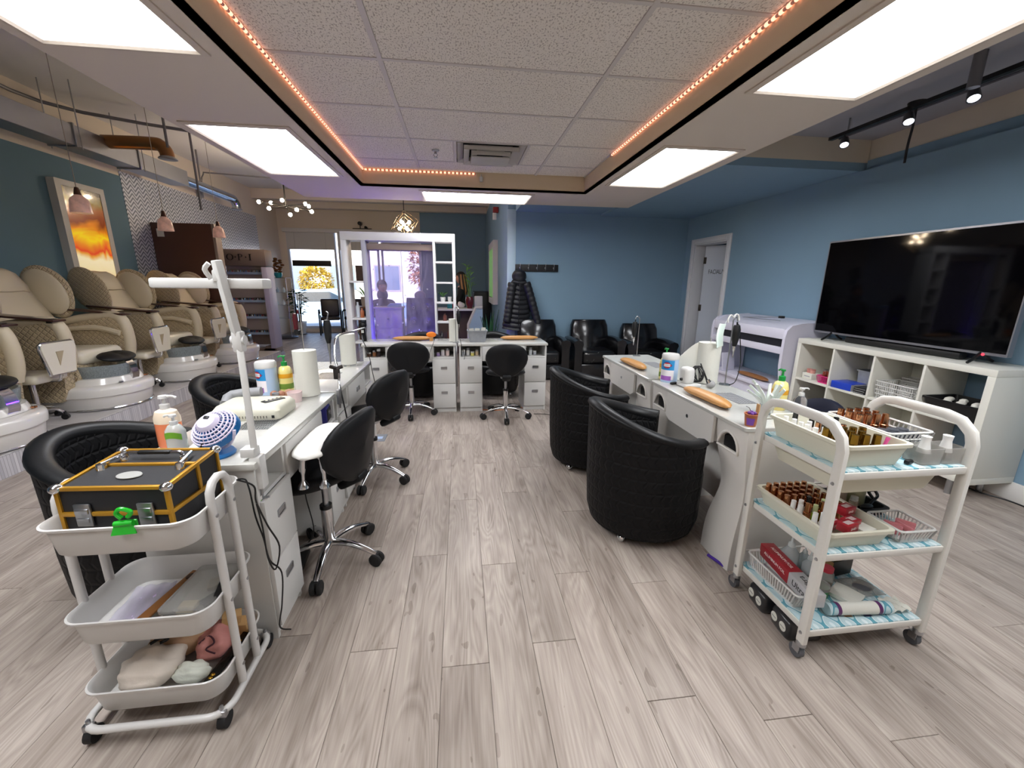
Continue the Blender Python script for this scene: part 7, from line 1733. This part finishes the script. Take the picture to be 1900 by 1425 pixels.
# ================================================================ shop front and outside
WG = bpy.data.materials.new('window_glass'); WG.use_nodes = True; n, l = WG.node_tree.nodes, WG.node_tree.links; n.remove(n['Principled BSDF'])
trn = n.new('ShaderNodeBsdfTransparent'); gl = n.new('ShaderNodeBsdfGlossy'); gl.inputs['Roughness'].default_value = .02; fr = n.new('ShaderNodeFresnel'); fr.inputs[0].default_value = 1.3; mx = n.new('ShaderNodeMixShader'); trn.inputs[0].default_value = (.93, .96, 1, 1)
l.new(fr.outputs[0], mx.inputs[0]); l.new(trn.outputs[0], mx.inputs[1]); l.new(gl.outputs[0], mx.inputs[2]); l.new(mx.outputs[0], n['Material Output'].inputs[0])
MUL = mat('mullion_paint', 'C4C8D4', .4)
bays = [(-4.62, -3.36), (-3.30, -2.22), (-2.16, -1.08)]
for i, (a, b_) in enumerate(bays):
    w = struct(Bx('window_%d' % (i+1), MUL, None, a, a+.05, YF, YF+.08, .1, 2.78, bev=.004))
    Bx('mullion', MUL, w, b_-.05, b_, YF, YF+.08, .1, 2.78, bev=.004); Bx('rail', MUL, w, a+.05, b_-.05, YF, YF+.08, .1, .17, bev=.004); Bx('rail', MUL, w, a+.05, b_-.05, YF, YF+.08, 2.72, 2.78, bev=.004)
    Bx('pane', WG, w, a+.05, b_-.05, YF+.035, YF+.043, .17, 2.72, bev=0)
for i, (a, b_) in enumerate(bays):
    t = thing('roller_blind', 'white roller blind pulled part way down at the '+('left', 'middle', 'right')+' shop window' if False else 'white roller blind pulled part way down over the '+('left', 'middle', 'right')[i]+' shop window', 'blind', (0, YF-.03, 0))
    Bx('fabric', mat('blind_fabric', 'C9C8C6', .8), t, a+.02, b_-.02, -.004, .004, 2.26, 2.70, bev=0); Bx('bottom_bar', WHITEM, t, a+.02, b_-.02, -.01, .01, 2.24, 2.262, bev=.003)
struct(Bx('trim_valance', mat('valance_white', 'D6D4D2', .5), None, -4.67, -1.08, YF-.12, YF-.001, 2.68, 2.78, bev=.006))
t = thing('led_sign', 'dark letterless sign board seen from behind in the left shop window', 'sign', (-4.0, YF-.06, 1.88)); Bx('board', mat('sign_back', '1E1416', .5), t, -.5, .5, -.02, .02, -.075, .075, bev=.004); Bx('red_glow', mat('red_neon', 'C84040', .4, emit=.8), t, -.4, .2, .0205, .026, -.06, -.045, bev=0)
for x in (-.4, .4):
    q = MB(); q.cyl((x, 0, .075), (x, .02, .80), .003, n=5); q.build('wire', STEEL, t)
t = thing('hanging_board', 'brown grey board hanging in the middle shop window', 'sign', (-2.66, YF-.08, 1.62)); Bx('board', mat('brown_grey_board', '6E5E58', .6), t, -.2, .2, -.01, .01, -.22, .22, bev=.003)
for x in (-.15, .15):
    q = MB(); q.cyl((x, 0, .22), (x, 0, 1.06), .003, n=5); q.build('wire', STEEL, t)
t = thing('potted_plant', 'bushy dark leaved plant in a white square pot by the shop window', 'plant', (-4.32, 11.75, 0))
q = MB(); q.loft([[(x, y, z) for x, y in rrect(w, w, .03, 3)] for w, z in ((.22, .0), (.30, .34), (.27, .34), (.25, .28))]); q.build('pot', WPLAST, t)
q = MB(); q.lathe([(0, 0), (.16, 0), (.17, .02), (0, .02)], n=18); q.build('saucer', BLACKP, t)
for k in range(5):
    a = k*1.3; q = MB(); q.tube([(.05*math.cos(a), .05*math.sin(a), .27), (.08*math.cos(a), .08*math.sin(a), .7), (.13*math.cos(a), .12*math.sin(a), 1.08)], [.018, .015, .008], 8, sub=3); q.build('stem', mat('dark_stem', '2E3026', .7), t)
rnd = random.Random(11)
DLEAF = mat('dark_leaf', '24402A', .9, spec=0)
for k in range(70):
    a = rnd.random()*2*PI; z = .55+.65*rnd.random(); r = .04+.14*rnd.random()
    q = MB(); leafm(q, (r*math.cos(a), r*math.sin(a), z), (math.cos(a), math.sin(a), .5-rnd.random()), .16, .04); q.build('leaf', DLEAF, t, ang=0, solid=.0015)
def visitor():
    t = thing('waiting_chair', '', 'chair', group='dark waiting chairs by the shop window')
    LT = mat('dark_maroon_leather', '241C22', .35)
    q = MB(); q.box((0, .24, .70), (.46, .09, .48), rx=-.12, bev=.04, seg=3); q.build('backrest', LT, t)
    q = MB(); q.box((0, 0, .44), (.48, .48, .09), bev=.04, seg=3); q.build('seat', LT, t)
    for s in (-1, 1):
        q = MB(); q.tube([(s*.27, -.22, 0), (s*.27, -.21, .55), (s*.27, -.17, .63), (s*.27, .1, .63), (s*.27, .24, .55)], .018, 8, sub=4); q.build('arm_frame', BLACKP, t)
        q = MB(); q.tube([(s*.26, .24, 0), (s*.26, .22, .5)], .016, 8); q.build('leg', BLACKP, t)
        q = MB(); q.box((s*.27, -.03, .655), (.05, .28, .03), bev=.012); q.build('arm_pad', BLACKP, t)
    return t
v0 = visitor(); v0.location = (-3.5, 11.75, 0); v0.rotation_euler = (0, 0, .25); v0['label'] = 'dark waiting chair facing the room beside the potted plant'
dup(v0, (-2.85, 11.85, 0), -.35, 'second dark waiting chair, half hidden by the room divider')
t = thing('side_table', 'low dark side table with a planter in front of the middle window', 'table', (-2.0, 9.3, 0)); Bx('top', mat('brown_table', '5A3A28', .5), t, -.25, .25, -.2, .2, .85, .89, bev=.004)
for x in (-.22, .22):
    for y in (-.17, .17): Bx('leg', mat('brown_table', '5A3A28', .5), t, x-.02, x+.02, y-.02, y+.02, 0, .849, bev=.003)
t = thing('grey_planter', 'grey planter of long leaves on the brown side table', 'plant', (-2.0, 9.3, .8905)); q = MB(); q.lathe([(0, 0), (.1, 0), (.12, .2), (.1, .2), (.09, .16), (0, .16)], n=18); q.build('pot', mat('grey_pot', '9A948E', .6), t)
for k in range(14):
    a = k*2.4; q = MB(); leafm(q, (.03*math.cos(a), .03*math.sin(a), .18), (math.cos(a), math.sin(a), .9+.5*(k % 3)), .34, .022); q.build('leaf', mat('bright_leaf', '6AA048', .45), t, ang=0, solid=.0015)
# outside
g = MB(); g.bx(-40, 40, YF+.2, 60, -.5, -.30); struct(g.build('ground', mat('pale_asphalt', 'B4B2B0', .9, var=.1, vscale=3), ang=0))
g = MB(); g.bx(-40, 40, YF+.2, YF+2.2, -.30, -.04); struct(g.build('pavement', mat('concrete', 'D2CEC8', .9), ang=0))
def car(label, loc, rz, m):
    t = thing('car', label, 'car', loc, rz)
    q = MB(); prof = [(-2.2, .35), (-2.2, .75), (-2.0, .88), (-1.2, .95), (-.55, 1.38), (.7, 1.42), (1.5, 1.0), (2.15, .92), (2.25, .6), (2.2, .35)]
    R = []
    for y, k, dz in ((-.86, .96, -.03), (-.80, 1, 0), (-.55, 1, .03), (.55, 1, .03), (.80, 1, 0), (.86, .96, -.03)):
        R.append([(x*k, y*(1 if z < 1 else .86), z+(dz if z > .5 else 0)) for x, z in prof])
    q.loft(R); q.build('body', m, t, ang=35)
    G = mat('car_glass', '3A4A58', .08, coat=.5)
    for s in (-1, 1):
        q = MB(); q.prism([(-1.0, .98), (-.5, 1.32), (.62, 1.35), (1.25, 1.02)], .012, Matrix.Translation((0, s*.80+.006, 0)) @ Matrix.Rotation(0, 4, 'X') @ FLIPX); q.build('side_window', G, t)
    for x in (-1.4, 1.4):
        for s in (-1, 1):
            q = MB(); q.cyl((x, s*.72, .33), (x, s*.9, .33), .33, n=24); q.build('wheel', RUBBER, t); q = MB(); q.cyl((x, s*.89, .33), (x, s*.91, .33), .2, n=18); q.build('hub_cap', STEEL, t)
    return t
CARP = mat('pale_blue_car_paint', 'A9C4DC', .2, coat=.7)
car('pale blue car parked outside the left shop window', (-5.3, 16.4, -.30), .08, CARP)
car('pale blue car parked outside the middle shop window', (-.3, 17.2, -.30), .05, CARP)
t = thing('shrub', 'round yellow leaved shrub beyond the parked car outside', 'shrub', (-6.6, 20.5, -.30))
q = MB(); q.cyl((0, 0, 0), (0, 0, 1.2), .12, .08); q.build('trunk', mat('bark', '5A4630', .8), t)
rnd = random.Random(21); q = MB()
for k in range(1500):
    v = Vector((rnd.gauss(0, 1), rnd.gauss(0, 1), rnd.gauss(0, 1))).normalized(); r = .75+.35*rnd.random()
    leafm(q, (v.x*.68*r, v.y*.6*r, 1.72+v.z*.58*r), (v.x+rnd.uniform(-.8, .8), v.y+rnd.uniform(-.8, .8), v.z+rnd.uniform(-.8, .8)), .15, .05)
o = q.build('foliage', mat('yellow_leaf', 'C8A83C', .6, var=.4, vscale=3), t, ang=0); o['kind'] = 'stuff'
t = thing('shrub', 'reddish leaved small tree seen at the right of the violet panel outside', 'shrub', (-1.6, 21, -.30))
q = MB(); q.cyl((0, 0, 0), (0, 0, 1.8), .1, .06); q.build('trunk', mat('bark', '5A4630', .8), t); q = MB()
for k in range(700):
    v = Vector((rnd.gauss(0, 1), rnd.gauss(0, 1), rnd.gauss(0, 1))).normalized(); r = .5+.5*rnd.random()
    leafm(q, (v.x*.9*r, v.y*.9*r, 2.4+v.z*1.1*r), (v.x+rnd.uniform(-.8, .8), v.y+rnd.uniform(-.8, .8), v.z+rnd.uniform(-.8, .8)), .24, .08)
o = q.build('foliage', mat('russet_leaf', 'B07A50', .6, var=.4, vscale=3), t, ang=0); o['kind'] = 'stuff'
t = thing('building', 'long pale building across the street outside the shop windows', 'building', (0, 34, -.30))
BW = mat('pale_stucco', 'E4DCD2', .9)
Bx('wall', BW, t, -35, 20, 0, 8, 0, 6, bev=0); Bx('roof', mat('roof_grey', '8A8480', .8), t, -35.4, 20.4, -.4, 8.4, 6, 6.4, bev=.02)
for k in range(16):
    fr_ = Bx('window', mat('far_frame', 'B0A8A0', .6), t, -33+3.3*k, -31+3.3*k, -.06, 0, 1.0, 3.0, bev=0); Bx('pane', mat('far_glass', '6A7A88', .1), fr_, -32.9+3.3*k, -31.1+3.3*k, -.07, -.06, 1.1, 2.9, bev=0)

# ================================================================ people
SKINM = mat('skin', 'C99A80', .55)
def person(name, label, loc, rz, top, trousers, hair, hair2, long_hair=True, sc=1):
    """seated, facing local -y, seat height .46"""
    t = thing('person', label, 'person', loc, rz)
    V, E, Rr = [], [], []
    def v(p, r, par=None):
        V.append(p); Rr.append(r); i = len(V)-1
        if par is not None: E.append((par, i))
        return i
    pel = v((0, 0, .53), (.15, .13)); wa = v((0, .01, .72), (.13, .10), pel); ch = v((0, 0, .92), (.155, .11), wa); nk0 = v((0, .0, 1.08), (.07, .07), ch); nk = v((0, -.01, 1.15), (.052, .055), nk0)
    for s in (-1, 1):
        hip = v((s*.10, -.04, .53), (.095, .095), pel); kn = v((s*.13, -.45, .52), (.065, .065), hip); an = v((s*.13, -.43, .10), (.042, .042), kn); ft = v((s*.14, -.52, .045), (.042, .038), an); v((s*.145, -.63, .035), (.034, .025), ft)
        sh = v((s*.175, 0, 1.03), (.062, .06), ch); el = v((s*.235, -.09, .78), (.045, .045), sh); wr = v((s*.15, -.33, .80), (.027, .025), el)
        pm_ = v((s*.13, -.385, .795), (.034, .016), wr)
        for k in range(4):
            x = s*(.13-.012+.011*(k-1.0)); L = (.058, .07, .066, .05)[k]
            f1 = v((x-s*.006*(1.5-k), -.415, .795), (.0085, .0085), pm_); f2 = v((x-s*.008*(1.5-k), -.415-L*.55, .788), (.0078, .0078), f1); v((x-s*.009*(1.5-k), -.415-L*.9, .768), (.0068, .0068), f2)
        th1 = v((s*(.13)-s*.038, -.375, .795), (.010, .010), pm_); v((s*.13-s*.055, -.41, .785), (.008, .008), th1)
    me = bpy.data.meshes.new('body'); me.from_pydata(V, E, []); o = link('body', me, t)
    sk = o.modifiers.new('s', 'SKIN'); sk.use_smooth_shade = True
    for i, r in enumerate(Rr): me.skin_vertices[0].data[i].radius = r
    me.skin_vertices[0].data[0].use_root = True
    ss = o.modifiers.new('d', 'SUBSURF'); ss.levels = 2; ss.render_levels = 2
    dg = bpy.context.evaluated_depsgraph_get(); dg.update()
    m2 = bpy.data.meshes.new_from_object(o.evaluated_get(dg)); o.modifiers.clear(); o.data = m2
    m2.materials.clear()
    for m in (SKINM, top, trousers, BLACKP): m2.materials.append(m)
    for p in m2.polygons:
        c = p.center
        if c.z < .09: p.material_index = 3
        elif c.z < .60 and c.y > -.6 and not (c.z > .7): p.material_index = 2
        elif c.y < -.335 and c.z > .6 or c.z > 1.10: p.material_index = 0
        else: p.material_index = 1
        p.use_smooth = True
    # head with face
    q = MB(); q.ell((0, -.02, 1.29), (.075, .092, .112), 24, 18)
    for vv in q.bm.verts:
        if vv.co.z < 1.25: vv.co.x *= 1-.28*(1.25-vv.co.z)/.075; vv.co.y = vv.co.y-.008*(1.25-vv.co.z)/.075
        if vv.co.y < -.07: vv.co.y += .008
    q.ell((0, -.118, 1.275), (.013, .018, .022), 10, 8)
    hd_ = q.build('head', SKINM, t, ang=80)
    for s in (-1, 1):
        q = MB(); q.ell((s*.028, -.1, 1.30), (.012, .007, .007), 10, 8); q.build('eye', mat('eye_white', 'EDE8E4', .2), hd_)
        q = MB(); q.ell((s*.028, -.106, 1.30), (.005, .003, .005), 8, 6); q.build('pupil', mat('eye_dark', '1A120E', .2), hd_)
        q = MB(); q.ell((s*.077, -.01, 1.285), (.009, .02, .03), 10, 8); q.build('ear', SKINM, hd_)
        q = MB(); q.tube([(s*.014, -.106, 1.322), (s*.03, -.104, 1.327), (s*.045, -.094, 1.32)], .003, 6); q.build('eyebrow', hair, hd_)
    q = MB(); q.ell((0, -.108, 1.235), (.022, .007, .007), 12, 8); q.build('mouth', mat('lips', 'A85A54', .4), hd_)
    q = MB(); q.ell((0, .005, 1.325), (.092, .105, .10), 24, 16)
    for vv in q.bm.verts:
        if vv.co.y < -.06 and vv.co.z < 1.34: vv.co.y = -.055
    hr = q.build('hair', hair, t, ang=80)
    if long_hair:
        for k in range(15):
            a = -.35+(PI+.7)*k/14; c, s = math.cos(a), math.sin(a)
            q = MB(); q.tube([(.075*c, .01+.075*s, 1.36), (.098*c, .02+.10*s, 1.22), (.125*c, .04+.115*s, 1.06), (.11*c, .05+.11*s, .95)], [.026, .027, .026, .010], 8, sub=4, flat=.8); q.build('hair_lock', hair2 if k % 2 else hair, hr, ang=80)
    if not long_hair:
        q = MB(); q.ell((0, .01, 1.15), (.10, .09, .11), 18, 12); q.build('hood', top, t, ang=80)
    if sc != 1: t.scale = (sc, sc, sc)
    return t
DHAIR = mat('dark_hair', '1E1614', .5); BHAIR = mat('blonde_hair', 'A87A4A', .5)
person('person', 'person with long dark to blonde hair in a black top seated at the reception counter', (.02, 8.95, .21), -PI/2, mat('black_top', '17171A', .8), mat('dark_trousers', '202228', .8), DHAIR, BHAIR)
t = thing('reception_chair', 'dark stool under the seated person at reception', 'chair', (.02, 8.95, 0)); q = MB(); q.box((0, 0, .60), (.4, .4, .06), bev=.02); q.build('seat', BLACKP, t); q = MB(); q.cyl((0, 0, .04), (0, 0, .57), .03); q.lathe([(0, 0), (.22, 0), (.2, .03), (0, .05)], n=20); q.build('pedestal', CHROME, t)
q = MB(); q.tube([(-.2, -.2, .25), (.2, -.2, .25), (.2, .2, .25), (-.2, .2, .25)], .01, 6, loop=True); q.build('foot_ring', CHROME, t)
person('person', 'person in a grey coat seated behind the left pane of the violet panel', (-1.42, 7.97, .02), .4, mat('grey_coat', '6A6670', .8), mat('dark_trousers', '202228', .8), mat('grey_hood', '5A5058', .7), DHAIR, long_hair=False)
t = thing('waiting_bench', 'dark bench under the person in the grey coat', 'bench', (-1.42, 8.02, 0), .4); q = MB(); q.box((0, 0, .42), (.6, .42, .08), bev=.02); q.build('seat', BLACKP, t)
for x in (-.25, .25):
    for y in (-.16, .16): Bx('leg', BLACKP, t, x-.02, x+.02, y-.02, y+.02, 0, .38, bev=.003)
t = thing('white_bag', 'crumpled white plastic bag on the counter beside the seated person', 'bag', (.02, 8.3, .9205)); q = MB(); q.ell((0, 0, .06), (.08, .06, .06), 16, 10)
for v in q.bm.verts: v.co *= 1+.12*math.sin(40*v.co.x+30*v.co.z)
q.build('bag', mat('white_plastic_bag', 'E0DCDC', .4), t)
